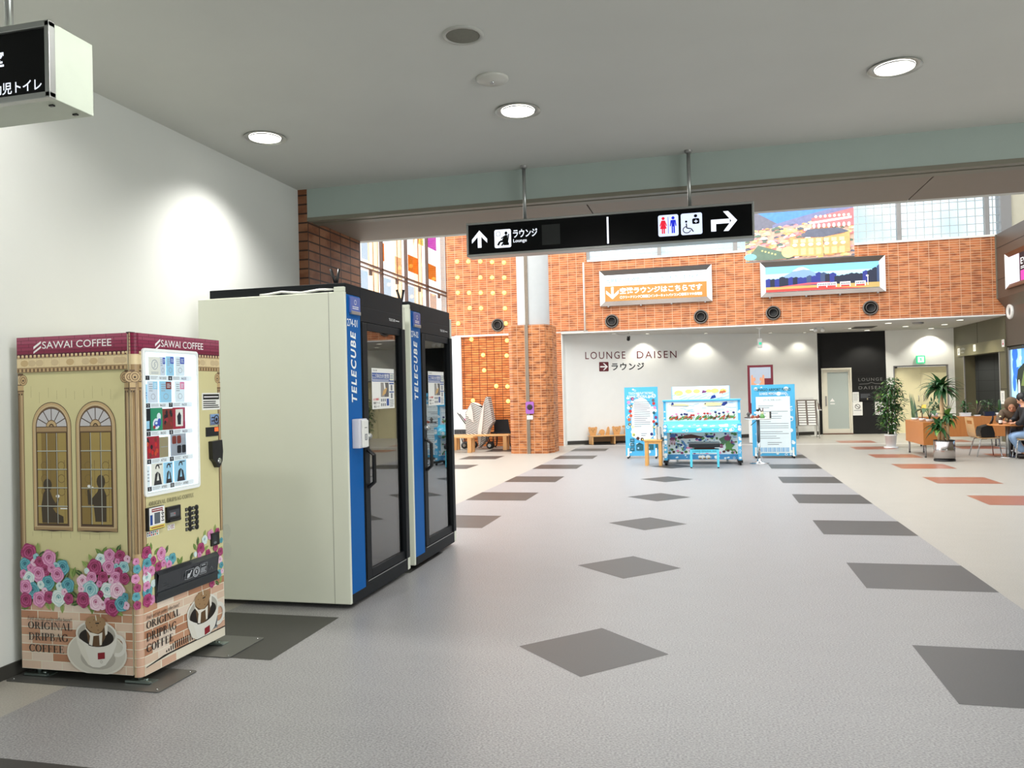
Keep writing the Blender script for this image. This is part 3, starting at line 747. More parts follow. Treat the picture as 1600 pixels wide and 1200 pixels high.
# ---------------------------------------------------------------- phone booths
booth_white = mat('ivory booth panel', (218, 221, 206), 0.45, var=0.02)
booth_blue = mat('blue booth stripe', (10, 92, 166), 0.5, spec=0.12, var=0.02)
booth_black = mat('black booth frame', (24, 27, 30), 0.5, spec=0.15, var=0.03)
booth_glass = glass_mat('smoked booth glass', (0.55, 0.57, 0.57), 0.20, 0.008, 1.7)
booth_in = mat('grey felt lining', (92, 98, 96), 0.9, var=0.08)
poster_white = mat('poster paper', (236, 236, 232), 0.5, var=0)
ink_black = mat('black print', (24, 24, 28), 0.6, var=0)
ink_grey = mat('grey print', (120, 124, 130), 0.6, var=0)
ink_blue = mat('blue print', (34, 74, 150), 0.5, var=0)
ink_red = mat('red print', (206, 44, 52), 0.5, var=0)
XF = -2.46
def booth(Y0, number, label, box):
    e = thing('phone_booth', (-3.05, Y0 + 0.575, 0), label, 'phone booth', 'work booths along the left wall')
    Y1 = Y0 + 1.15; XB = -3.64
    b = MB().box(XB, XF, Y0, Y0 + 0.028, 0.035, 2.24, booth_white)
    b.build('side_panel', e, bevel=0.006)
    MB().box(XF - 0.125, XF - 0.122, Y0 - 0.0015, Y0, 0.036, 2.239, mat('panel joint', (150, 150, 140), 0.6)).build('panel_joint', e)
    MB().box(XB, XF, Y1 - 0.055, Y1, 0.035, 2.24, booth_white).build('side_panel', e, bevel=0.006)
    MB().box(XB, XB + 0.05, Y0 + 0.055, Y1 - 0.055, 0.035, 2.24, booth_white).build('back_panel', e)
    MB().box(XB + 0.08, XF - 0.01, Y0 + 0.03, Y1 - 0.03, 2.18, 2.305, booth_black).build('roof', e, bevel=0.004)
    b = MB().box(XB + 0.05, XF - 0.05, Y0 + 0.055, Y1 - 0.055, 0.10, 0.13, mat('booth carpet', (60, 60, 62), 0.95))
    b.build('booth_floor', e)
    b = MB().box(XB + 0.05, XB + 0.07, Y0 + 0.056, Y1 - 0.056, 0.13, 2.18, booth_in)
    b.box(XB + 0.07, XF - 0.08, Y0 + 0.056, Y0 + 0.075, 0.13, 2.18, booth_in).box(XB + 0.07, XF - 0.08, Y1 - 0.075, Y1 - 0.056, 0.13, 2.18, booth_in)
    b.build('lining', e)
    MB().box(XB + 0.07, XB + 0.5, Y0 + 0.08, Y1 - 0.08, 0.70, 0.73, mat('booth desk top', (150, 130, 104), 0.5)).build('desk', e, bevel=0.004)
    bench = MB().box(XB + 0.62, XB + 1.0, Y0 + 0.1, Y1 - 0.45, 0.40, 0.48, mat('booth seat', (70, 74, 80), 0.8)).box(XB + 0.7, XB + 0.95, Y0 + 0.2, Y1 - 0.55, 0.13, 0.40, booth_black)
    bench.build('seat', e, bevel=0.01)
    # blue stripe
    b = MB().box(XF - 0.02, XF - 0.002, Y0 + 0.028, Y0 + 0.255, 0.10, 2.225, booth_blue)
    st = b.build('stripe_panel', e)
    mk = MB(); p = Paint(mk, (XF - 0.0015, Y0, 0), u=(0, 1, 0), eps=0.0003)
    p.text(number, 0.036, 1.998, 0.206, 2.052, sign_white_print, bold=0.008)
    mk.build('booth_number', st); mk = MB()
    q = Paint(mk, (XF - 0.0015, Y0 + 0.172, 1.455), u=(0, 0, 1), v=(0, -1, 0), eps=0.0003)
    q.text('TELECUBE', 0.0, 0.0, 0.51, 0.088, sign_white_print, bold=0.03, shear=0.18, spacing=1.25)
    mk.build('stripe_lettering', st)
    b = MB().box(XF - 0.002, XF + 0.012, Y0 + 0.065, Y0 + 0.235, 2.095, 2.215, mat('blue status display', (70, 104, 178), 0.15, var=0.05)).box(XF - 0.002, XF + 0.02, Y0 + 0.075, Y0 + 0.225, 2.085, 2.110, satin)
    dsp = b.build('status_display', e, bevel=0.003)
    mk = MB(); p = Paint(mk, (XF + 0.0125, Y0, 0), u=(0, 1, 0), eps=0.0003)
    p.ring(0.15, 2.175, 0.018, 0.018, 0.004, 0.004, sign_white_print).greek(0.10, 2.122, 0.20, 2.148, 2, sign_white_print, ragged=0)
    mk.build('display_mark', dsp)
    # black front frame
    F0, F1 = Y0 + 0.262, Y1 - 0.055
    b = MB().box(XF - 0.04, XF - 0.002, F0, F1, 2.05, 2.16, booth_black).box(XF - 0.04, XF - 0.002, F0, Y1 - 0.055, 2.16, 2.30, booth_black).box(XF - 0.04, XF - 0.002, Y0 + 0.028, F0, 2.228, 2.30, booth_black)
    b.box(XF - 0.04, XF - 0.002, Y0 + 0.028, F1, 0.03, 0.10, booth_black).box(XF - 0.04, XF - 0.002, F0, F1, 0.10, 0.14, booth_black)
    b.box(XF - 0.04, XF - 0.002, F0, F0 + 0.012, 0.14, 2.05, booth_black)
    b.build('front_frame', e, bevel=0.002)
    mk = MB(); p = Paint(mk, (XF - 0.001, Y0, 0), u=(0, 1, 0), eps=0.0003)
    p.text('TELECUBE', 0.80, 2.098, 0.93, 2.118, sign_white_print, bold=0.01).rect(0.94, 2.104, 1.02, 2.110, sign_white_print)
    mk.build('frame_lettering', e); mk = MB(); p = Paint(mk, (XF - 0.001, Y0, 0), u=(0, 1, 0), eps=0.0003)
    p.rect(0.30, 0.128, 1.06, 0.134, satin)
    mk.build('threshold_strip', e)
    # door leaf
    d = MB().box(XF - 0.035, XF + 0.004, F0 + 0.014, F0 + 0.10, 0.145, 2.045, booth_black).box(XF - 0.035, XF + 0.020, F1 - 0.075, F1 - 0.002, 0.145, 2.045, booth_black)
    d.box(XF - 0.035, XF + 0.004, F0 + 0.10, F1 - 0.075, 1.99, 2.045, booth_black).box(XF - 0.035, XF + 0.004, F0 + 0.10, F1 - 0.075, 0.145, 0.21, booth_black)
    dl = d.build('door', e, bevel=0.003)
    MB().box(XF - 0.02, XF - 0.012, F0 + 0.10, F1 - 0.075, 0.21, 1.99, booth_glass).build('door_glass', dl)
    h = MB().tube([(XF + 0.004, F0 + 0.06, 1.10), (XF + 0.055, F0 + 0.06, 1.06), (XF + 0.055, F0 + 0.06, 0.86), (XF + 0.004, F0 + 0.06, 0.82)], 0.016, black_plastic, n=8, smooth=False)
    h.build('door_handle', dl)
    MB().lathe([(0.022, 0.0), (0.022, 0.03), (0.012, 0.04), (0.0, 0.04)], (XF + 0.004, F0 + 0.05, 1.20), satin, n=18, axis=(1, 0, 0)).build('door_lock', dl)
    # poster on the glass
    P0 = Y0 + 0.46; Pw = 0.44; PZ = 1.395; Ph = 0.315
    ps = MB().box(XF - 0.0115, XF - 0.0105, P0, P0 + Pw, PZ, PZ + Ph, poster_white)
    p = Paint(ps, (XF - 0.0102, P0, PZ), u=(0, 1, 0), eps=0.0002)
    p.text('TELECUBE', 0.02, 0.292, 0.10, 0.304, ink_black)
    p.rect(0.005, 0.232, Pw - 0.005, 0.280, ink_blue).rect(0.005, 0.212, Pw - 0.005, 0.229, ink_blue)
    p.step().text('ここがあなたの個室空間', 0.015, 0.238, 0.33, 0.274, poster_white, bold=0.02).greek(0.015, 0.215, 0.33, 0.227, 1, poster_white, ragged=0).rect(0.35, 0.222, 0.43, 0.276, mat('cream poster box', (226, 228, 206), 0.5, var=0)).greek(0.358, 0.232, 0.42, 0.27, 3, ink_blue)
    p.rect(0.165, 0.092, 0.325, 0.205, mat('photo grey', (150, 146, 142), 0.5, var=0)).rect(0.24, 0.092, 0.325, 0.205, mat('photo dark', (96, 92, 92), 0.5, var=0))
    p.step().poly([(0.19, 0.10), (0.26, 0.118), (0.29, 0.16), (0.27, 0.165), (0.215, 0.14)], mat('photo tan', (206, 164, 96), 0.5, var=0)).poly([(0.235, 0.15), (0.262, 0.16), (0.25, 0.203), (0.222, 0.203)], poster_white)
    p.rect(0.335, 0.192, 0.43, 0.203, ink_blue).rect(0.335, 0.125, 0.43, 0.135, ink_blue).rect(0.365, 0.142, 0.40, 0.186, ink_grey).rect(0.365, 0.08, 0.40, 0.12, ink_grey)
    p.text('15分無料', 0.02, 0.065, 0.13, 0.085, ink_red, bold=0.02).text('個室ブース', 0.02, 0.038, 0.14, 0.056, ink_black, bold=0.015).text('個コード', 0.03, 0.010, 0.13, 0.028, ink_black, bold=0.015)
    for i in range(3):
        for j in range(2): p.rect(0.165 + i * 0.035, 0.02 + j * 0.036, 0.187 + i * 0.035, 0.042 + j * 0.036, ink_grey)
    p.rect(0.275, 0.022, 0.325, 0.078, ink_blue).greek(0.34, 0.01, 0.42, 0.072, 4, ink_grey)
    ps.build('door_poster', dl)
    for x in (XF - 0.15, XB + 0.2):
        for y in (Y0 + 0.2, Y1 - 0.2):
            MB().tube([(x, y, 0.0), (x, y, 0.10)], 0.03, black_plastic, n=12).build('foot', e)
    MB().box(XB + 0.06, XF - 0.09, Y0 + 0.07, Y1 - 0.07, 0.04, 0.10, black_plastic).build('base_tray', e)
    MB().box(XF - 0.085, XF - 0.005, Y0 + 0.003, Y0 + 0.07, 2.24, 2.275, booth_white).build('cable_box', e, bevel=0.004)
    for dy in (-0.02, 0.012):
        MB().tube([(XF - 0.12, Y0 + 0.12, 2.30), (XF - 0.12 + dy * 1.6, Y0 + 0.12 + dy, 2.42)], 0.011, black_plastic, n=8).build('antenna', e)
    if box:
        MB().tube([(XF - 0.08, Y0 + 0.04, 2.262), (XF - 0.2, Y0 + 0.015, 2.262), (XF - 0.35, Y0 + 0.02, 2.248), (XF - 0.5, Y0 + 0.015, 2.262), (XF - 0.62, Y0 + 0.02, 2.25), (XF - 0.68, Y0 + 0.028, 2.25)], 0.009, white_plastic, n=8).build('cable', e)
        k = MB().box(XF - 0.002, XF + 0.055, Y0 + 0.075, Y0 + 0.215, 1.125, 1.335, mat('pale lavender plastic', (208, 208, 220), 0.3)).box(XF + 0.055, XF + 0.07, Y0 + 0.105, Y0 + 0.205, 1.13, 1.325, white_plastic)
        ko = k.build('key_box', e, bevel=0.006)
        mk = MB(); p = Paint(mk, (XF + 0.0705, Y0, 0), u=(0, 1, 0), eps=0.0003)
        p.rect(0.135, 1.268, 0.175, 1.273, ink_black); mk.build('key_box_slot', ko); mk = MB(); p = Paint(mk, (XF + 0.0705, Y0, 0), u=(0, 1, 0), eps=0.0003)
        p.rrect(0.135, 1.18, 0.18, 1.225, 0.008, ink_grey).step().greek(0.142, 1.186, 0.173, 1.219, 4, white_plastic, ragged=0)
        mk.build('key_box_print', ko)
    return e
sign_white_print = mat('white lettering', (236, 240, 240), 0.5, var=0)
booth(5.13, '274-01', 'nearer ivory booth with a blue stripe, smoked glass door and grey key box', True)
booth(6.385, '274-02', 'farther ivory booth with a blue stripe and smoked glass door, behind the nearer one', False)
# ---------------------------------------------------------------- coffee vending machine
def c_(n, rgb, **k): 
    k.setdefault('var', 0.0); k.setdefault('rough', 0.42)
    return mat('print ' + n, rgb, **k)
stone = c_('pale yellow wall', (214, 206, 156), var=0.05, scale=5)
stone_l = c_('pale stone', (222, 202, 160), var=0.06, scale=12)
stone_s = c_('stone shade', (196, 168, 124))
line_b = c_('brown line', (64, 44, 30)); line_s = c_('soft line', (150, 140, 100))
tan = c_('tan', (166, 138, 100)); tan_d = c_('dark tan', (108, 82, 56)); tan_l = c_('light tan', (204, 182, 144))
maroon = c_('maroon', (122, 22, 58)); maroon_l = c_('rose maroon', (156, 72, 98)); maroon_d = c_('deep maroon', (72, 14, 34)); maroon_m = c_('mid maroon', (140, 46, 78))
offw = c_('off white', (240, 240, 240)); ink = c_('ink', (20, 16, 16))
mort = c_('mortar', (232, 224, 206)); bk = [c_('brick a', (220, 194, 172)), c_('brick b', (212, 172, 148)), c_('brick c', (198, 150, 120)), c_('brick d', (228, 210, 194)), c_('brick e', (180, 128, 98))]
glass_y = c_('window amber', (164, 142, 80)); glass_d = c_('window shade', (136, 112, 56)); sil = c_('silhouette', (62, 50, 34)); fan = c_('fan light', (200, 198, 202)); iron = c_('scroll iron', (120, 100, 54))
bar = c_('window bar', (184, 188, 176))
RC = {'M': ((152, 44, 98), (186, 84, 134), (104, 20, 58)), 'P': ((208, 130, 178), (232, 172, 206), (150, 54, 98)), 'T': ((76, 152, 168), (116, 186, 198), (38, 98, 118)),
      'W': ((206, 228, 228), (236, 244, 242), (110, 168, 174)), 'L': ((230, 190, 214), (246, 222, 234), (176, 88, 128)), 'm': ((142, 196, 204), (190, 222, 224), (62, 134, 150))}
RM = {k: tuple(c_('rose %s%d' % (k, i), c) for i, c in enumerate(v)) for k, v in RC.items()}
leaf_a = c_('leaf green', (104, 134, 62)); leaf_b = c_('leaf dark', (60, 88, 44)); leaf_c = c_('leaf light', (150, 170, 96))
ROSE_L=[(0.059,0.684,0.043,'M'),(0.021,0.618,0.032,'T'),(0.108,0.661,0.018,'m'),(0.091,0.63,0.018,'L'),(0.13,0.635,0.027,'M'),(0.192,0.657,0.039,'P'),(0.279,0.609,0.036,'T'),(0.237,0.614,0.02,'m'),(0.166,0.591,0.027,'M'),(0.07,0.601,0.02,'P'),(0.208,0.603,0.022,'P'),(0.119,0.569,0.037,'P'),(0.244,0.569,0.036,'P'),(0.01,0.566,0.022,'P'),(0.058,0.545,0.032,'W'),(0.184,0.523,0.034,'T'),(0.135,0.511,0.02,'W'),(0.08,0.478,0.039,'T'),(0.259,0.507,0.02,'W'),(0.313,0.515,0.034,'T'),(0.008,0.496,0.035,'P'),(0.161,0.479,0.017,'L'),(0.029,0.425,0.035,'M'),(0.126,0.433,0.037,'P'),(0.19,0.446,0.029,'M'),(0.251,0.444,0.038,'W'),(0.29,0.478,0.017,'L'),(0.316,0.443,0.026,'M'),(0.526,0.66,0.028,'W'),(0.583,0.683,0.03,'P'),(0.648,0.681,0.028,'M'),(0.692,0.666,0.018,'L'),(0.487,0.617,0.038,'M'),(0.577,0.619,0.035,'P'),(0.629,0.653,0.014,'P'),(0.67,0.622,0.028,'m'),(0.624,0.627,0.013,'m'),(0.637,0.599,0.021,'M'),(0.437,0.597,0.014,'W'),(0.409,0.54,0.031,'L'),(0.467,0.562,0.028,'P'),(0.538,0.565,0.028,'M'),(0.618,0.565,0.03,'P'),(0.673,0.563,0.027,'M'),(0.589,0.55,0.015,'L'),(0.514,0.53,0.016,'P'),(0.458,0.496,0.041,'m'),(0.565,0.498,0.035,'W'),(0.628,0.498,0.039,'L'),(0.399,0.498,0.017,'L'),(0.522,0.476,0.016,'M'),(0.412,0.442,0.036,'M'),(0.492,0.429,0.036,'L'),(0.535,0.417,0.021,'L'),(0.566,0.438,0.018,'P'),(0.676,0.468,0.018,'T'),(0.595,0.406,0.038,'M'),(0.652,0.428,0.034,'T'),(0.682,0.421,0.018,'L')]
LEAF_L=[(0.117,0.71,90),(0.146,0.678,30),(0.234,0.67,60),(0.253,0.642,20),(0.336,0.58,100),(0.35,0.585,70),(0.345,0.468,-40),(0.023,0.386,200),(0.174,0.403,-60),(0.271,0.392,-90),(0.153,0.558,60),(0.225,0.512,90),(0.103,0.524,80),(0.299,0.559,60),(0.386,0.582,150),(0.426,0.629,140),(0.462,0.66,120),(0.515,0.697,140),(0.546,0.702,60),(0.635,0.716,60),(0.607,0.708,150),(0.61,0.664,45),(0.562,0.603,45),(0.486,0.549,45),(0.37,0.507,180),(0.359,0.42,200),(0.449,0.404,-60),(0.535,0.455,80),(0.463,0.396,-90),(0.632,0.38,-30),(0.52,0.602,30),(0.017,0.689,100),(0.042,0.665,150),(0.208,0.402,-80)]
ROSE_F=[(0.049,0.686,0.029,'M'),(0.098,0.664,0.011,'m'),(0.081,0.631,0.011,'L'),(0.125,0.636,0.018,'M'),(0.191,0.659,0.028,'P'),(0.236,0.617,0.016,'m'),(0.282,0.614,0.024,'T'),(0.165,0.594,0.021,'M'),(0.207,0.604,0.016,'P'),(0.252,0.585,0.019,'P'),(-0.001,0.626,0.027,'T'),(0.053,0.605,0.016,'P'),(0.106,0.582,0.023,'P'),(-0.028,0.574,0.02,'P'),(0.042,0.553,0.025,'W'),(0.121,0.514,0.016,'W'),(0.063,0.478,0.029,'T'),(-0.014,0.509,0.022,'P'),(0.105,0.429,0.02,'P'),(-0.006,0.435,0.027,'M'),(0.703,0.69,0.018,'M'),(0.634,0.684,0.023,'P'),(0.575,0.664,0.021,'W'),(0.537,0.619,0.027,'M'),(0.74,0.631,0.013,'T'),(0.682,0.598,0.018,'M'),(0.729,0.562,0.02,'M'),(0.523,0.584,0.015,'P'),(0.484,0.597,0.012,'W'),(0.605,0.58,0.017,'M'),(0.723,0.514,0.018,'L'),(0.735,0.48,0.015,'T'),(0.707,0.431,0.021,'T'),(0.742,0.441,0.012,'L'),(0.637,0.388,0.018,'M')]
LEAF_F=[(0.11,0.712,90),(0.153,0.68,40),(0.237,0.673,60),(0.359,0.588,60),(0.337,0.588,120),(0.138,0.614,60),(0.089,0.565,60),(0.017,0.591,90),(0.065,0.43,-60),(0.028,0.525,60),(0.682,0.715,80),(0.58,0.699,70),(0.514,0.668,80),(0.485,0.639,120),(0.59,0.613,20),(0.692,0.38,-40),(0.747,0.572,60),(0.452,0.591,60),(0.728,0.392,70),(-0.024,0.716,60),(-0.009,0.686,130)]
def rose(p, a, b, r, kind, sq=1.0, rnd=random):
    base, light, dark = RM[kind]
    t = rnd.random() * 360; z0 = p.z
    def blob(rr, n, wob, m, da=0, db=0):
        pts = []
        for i in range(24):
            w = 2 * PI * i / 24; q = rr * (1 + wob * math.cos(n * w + math.radians(t)))
            pts.append((a + (da + q * math.cos(w)) * sq, b + db + q * math.sin(w)))
        p.poly(pts, m); p.z += 0.000025
    blob(r, 5, 0.07, base)
    if r > 0.022:
        for k, (o, q) in enumerate(((200, 0.92), (330, 0.9), (80, 0.86))):
            w = math.radians(t * 0.2 + o)
            p.ring(a, b, r * q * sq, r * q, r * 0.13 * sq, r * 0.13, light, n=10, t0=o + t * 0.2 - 50, t1=o + t * 0.2 + 45)
        p.z += 0.000025
        blob(r * 0.56, 3, 0.10, light, 0, -r * 0.03)
        blob(r * 0.46, 3, 0.10, base, r * 0.02, r * 0.03)
        p.ring(a, b + r * 0.08, r * 0.36 * sq, r * 0.34, r * 0.1 * sq, r * 0.1, dark, n=10, t0=t * 0.3 - 40, t1=t * 0.3 + 190); p.z += 0.000025
        blob(r * 0.16, 2, 0.2, dark, 0, r * 0.1)
        p.line([(a - r * 0.28 * sq, b + r * 0.02), (a - r * 0.02 * sq, b - r * 0.34), (a + r * 0.26 * sq, b - r * 0.02)], r * 0.06, light)
    else:
        p.ring(a, b, r * 0.7 * sq, r * 0.7, r * 0.18 * sq, r * 0.18, light, n=8, t0=t, t1=t + 120)
        p.ell(a + r * 0.1 * sq, b + r * 0.1, r * 0.2 * sq, r * 0.24, dark if kind != 'W' else light, n=8)
    p.z = z0 + 0.00008
def leaf(p, a, b, g, s=0.03, sq=1.0, m=None):
    w = math.radians(g); c, q = math.cos(w), math.sin(w)
    def P(x, y): return (a + (x * c - y * q) * sq, b + x * q + y * c)
    m = m or random.choice((leaf_a, leaf_a, leaf_b, leaf_c))
    p.poly([P(-s, 0), P(-0.3 * s, -0.42 * s), P(0.35 * s, -0.38 * s), P(s, 0), P(0.35 * s, 0.38 * s), P(-0.3 * s, 0.42 * s)], m); p.z += 0.00003
    p.line([P(-s, 0), P(0.8 * s, 0)], s * 0.07, leaf_c if m is not leaf_c else leaf_a); p.z += 0.00003

# serif capitals, drawn stem by stem on a unit height
def serif(p, txt, a0, b0, a1, b1, m):
    wid = {'O': .78, 'R': .74, 'I': .36, 'G': .78, 'N': .80, 'A': .76, 'L': .64, 'D': .78, 'P': .64, 'B': .68, 'C': .72, 'F': .62, 'E': .66, ' ': .35}
    tot = sum(wid[c] + 0.06 for c in txt) - 0.06
    fx = (a1 - a0) / tot; fy = b1 - b0; x = 0.0
    for ch in txt:
        w = wid[ch]
        def R(u0, v0, u1, v1, x=x): p.rect(a0 + (x + u0) * fx, b0 + v0 * fy, a0 + (x + u1) * fx, b0 + v1 * fy, m)
        def G(pts, x=x): p.poly([(a0 + (x + u) * fx, b0 + v * fy) for u, v in pts], m)
        def ST(u, v0=0.0, v1=1.0, t=.165, s=.075):
            R(u, v0, u + t, v1); R(u - s, v0, u + t + s, v0 + .045); R(u - s, v1 - .045, u + t + s, v1)
        def AR(cu, cv, ru, rv, wu, wv, t0, t1, x=x):
            p.ring(a0 + (x + cu) * fx, b0 + cv * fy, ru * fx, rv * fy, wu * fx, wv * fy, m, n=14, t0=t0, t1=t1)
        if ch == 'I': ST(.12)
        elif ch == 'O': AR(.39, .5, .39, .52, .17, .065, 0, 360)
        elif ch == 'C': AR(.40, .5, .40, .52, .17, .065, 42, 318); R(.64, .70, .70, .97); R(.66, .10, .70, .26)
        elif ch == 'G': AR(.40, .5, .40, .52, .17, .065, 42, 330); R(.64, .70, .70, .97); R(.60, .08, .73, .42); R(.52, .40, .78, .445)
        elif ch == 'L': ST(.10); R(.2, 0, .60, .05); G([(.52, .0), (.62, .0), (.64, .24), (.60, .24)])
        elif ch == 'E': ST(.10); R(.2, 0, .60, .05); R(.2, .95, .58, 1); R(.2, .49, .46, .535); R(.44, .40, .475, .63); G([(.52, 0), (.62, 0), (.65, .24), (.61, .24)]); R(.555, .78, .59, 1)
        elif ch == 'F': ST(.10); R(.2, .95, .58, 1); R(.2, .47, .46, .515); R(.44, .38, .475, .61); R(.555, .76, .595, 1)
        elif ch == 'D': ST(.10); R(.2, .95, .36, 1); R(.2, 0, .36, .05); AR(.34, .5, .42, .5, .13, .05, -90, 90)
        elif ch == 'P': ST(.10); R(.2, .95, .36, 1); R(.2, .44, .36, .485); AR(.34, .72, .28, .28, .15, .055, -90, 90)
        elif ch == 'B': ST(.10); R(.2, .95, .36, 1); R(.2, .50, .36, .545); R(.2, 0, .36, .05); AR(.34, .755, .25, .245, .14, .055, -90, 90); AR(.34, .265, .32, .265, .12, .05, -90, 90)
        elif ch == 'R': ST(.10); R(.2, .95, .36, 1); R(.2, .47, .36, .515); AR(.34, .735, .26, .265, .15, .055, -90, 90); G([(.34, .49), (.47, .49), (.76, 0), (.60, 0)]); R(.58, 0, .80, .045)
        elif ch == 'N': R(.11, 0, .165, 1); R(.03, 0, .25, .045); R(.02, .955, .2, 1); G([(.10, 1), (.24, 1), (.70, 0), (.60, 0)]); R(.63, 0, .69, 1); R(.55, .955, .77, 1)
        elif ch == 'A': G([(.05, 0), (.11, 0), (.40, .96), (.37, 1.02)]); G([(.36, 1.02), (.42, 1.02), (.73, 0), (.57, 0), (.335, .90)]); R(.2, .32, .56, .365); R(0, 0, .2, .045); R(.5, 0, .80, .045)
        x += w + 0.06

def brickwork(p, a0, a1, b0, rows, h, bw, rnd, sq=1.0):
    p.rect(a0, b0, a1, b0 + rows * h, mort); p.step()
    g = 0.0026
    for r in range(rows):
        x = a0 - (bw * 0.5 if r % 2 else bw * rnd.random() * 0.2)
        while x < a1:
            x0 = max(a0, x + g * sq); x1 = min(a1, x + bw - g * sq)
            if x1 - x0 > 0.005: p.rect(x0, b0 + r * h + g, x1, b0 + (r + 1) * h - g, rnd.choice(bk))
            x += bw
    p.step()

def roofband(p, a0, a1, lx0, lx1):
    """maroon tiled band, name, stone cornice and dentils"""
    p.rect(a0, 1.752, a1, 1.865, maroon_d); p.step()
    rnd = random.Random(5); z0, h = 1.772, 0.0186
    for r in range(5):
        x = a0 - (0.05 if r % 2 else 0.0) - 0.02
        m = (maroon, maroon_m, maroon_m, maroon_l, maroon_l)[r]
        while x < a1:
            x0, x1 = max(a0, x + 0.0012), min(a1, x + 0.1 - 0.0012)
            if x1 > x0: p.rect(x0, z0 + r * h + 0.001, x1, z0 + (r + 1) * h - 0.001, m)
            x += 0.1
    p.step()
    x = a0
    while x < a1 - 0.004:
        p.rect(x + 0.003, 1.750, min(a1, x + 0.020), 1.763, stone_s); p.ell(min(a1 - 0.006, x + 0.0115), 1.763, 0.0085, 0.005, stone_l, n=10); x += 0.027
    # cornice
    p.rect(a0, 1.697, a1, 1.750, stone_l); p.step()
    rnd = random.Random(9); x = a0 + 0.03
    while x < a1:
        p.line([(x, 1.699), (x, 1.748)], 0.0008, line_s)
        if rnd.random() < 0.6: p.ell(min(max(x + 0.02, a0 + 0.03), a1 - 0.03), 1.722, 0.026, 0.018, stone_s if rnd.random() < 0.5 else tan_l, n=12)
        x += 0.05
    p.step().line([(a0, 1.749), (a1, 1.749)], 0.0012, line_b).line([(a0, 1.697), (a1, 1.697)], 0.0015, tan_d)
    p.rect(a0, 1.672, a1, 1.696, tan); p.step()
    x = a0 + 0.004
    while x < a1 - 0.012: p.rect(x, 1.675, x + 0.011, 1.692, tan_d); p.rect(x + 0.012, 1.675, x + 0.022, 1.690, stone_s); x += 0.026
    p.line([(a0, 1.672), (a1, 1.672)], 0.0015, line_b)
    p.step()
    # name with its two slanted bars
    w = lx1 - lx0
    for k in (0, 1):
        o = -0.026 * k
        p.poly([(lx0, 1.800 + o * 0.35 + (0.012 if k == 0 else -0.006)), (lx0 + w * 0.10, 1.842 + (o if k else 0)), (lx0 + w * 0.10, 1.830 + (o if k else 0)), (lx0, 1.786 + (0.012 if k == 0 else -0.012))], offw)
    p.text('SAWAI COFFEE', lx0 + w * 0.115, 1.799, lx1, 1.838, offw, bold=0.006)

def pilaster(p, a0, a1, zb, half=None):
    """fluted column with a scroll capital; half: 'l' or 'r' shows only that side"""
    p.rect(a0, zb, a1, 1.565, tan); p.step()
    n = max(2, int((a1 - a0) / 0.013))
    for i in range(n):
        x = a0 + (a1 - a0) * (i + 0.2) / n
        p.rect(x, zb, x + (a1 - a0) / n * 0.35, 1.553, tan_l if i % 2 else tan_d); p.ell(x + (a1 - a0) / n * 0.2, 1.553, (a1 - a0) / n * 0.25, 0.006, line_b, n=8)
    p.step().line([(a0, zb), (a0, 1.565)], 0.003, line_b).line([(a1, zb), (a1, 1.565)], 0.002, line_b)
    p.rect(a0 - 0.002, 1.565, a1 + 0.002, 1.605, stone_s).rect(a0 - 0.004, 1.566, a1 + 0.004, 1.574, tan_d).rect(a0 - 0.003, 1.602, a1 + 0.003, 1.607, line_b)
    p.step()
    p.rect(a0, 1.607, a1, 1.668, tan_l).rect(a0, 1.655, a1, 1.668, tan_d)
    p.step()
    for x, s in ((a0, 'l'), (a1, 'r')):
        if half and s != half: continue
        p.ell(x, 1.63, 0.028, 0.030, tan_d, n=20); p.step().ell(x, 1.63, 0.025, 0.027, stone_s, n=20); p.step().ring(x, 1.63, 0.017, 0.019, 0.004, 0.004, tan_d).ell(x, 1.628, 0.006, 0.006, line_b, n=10); p.step()

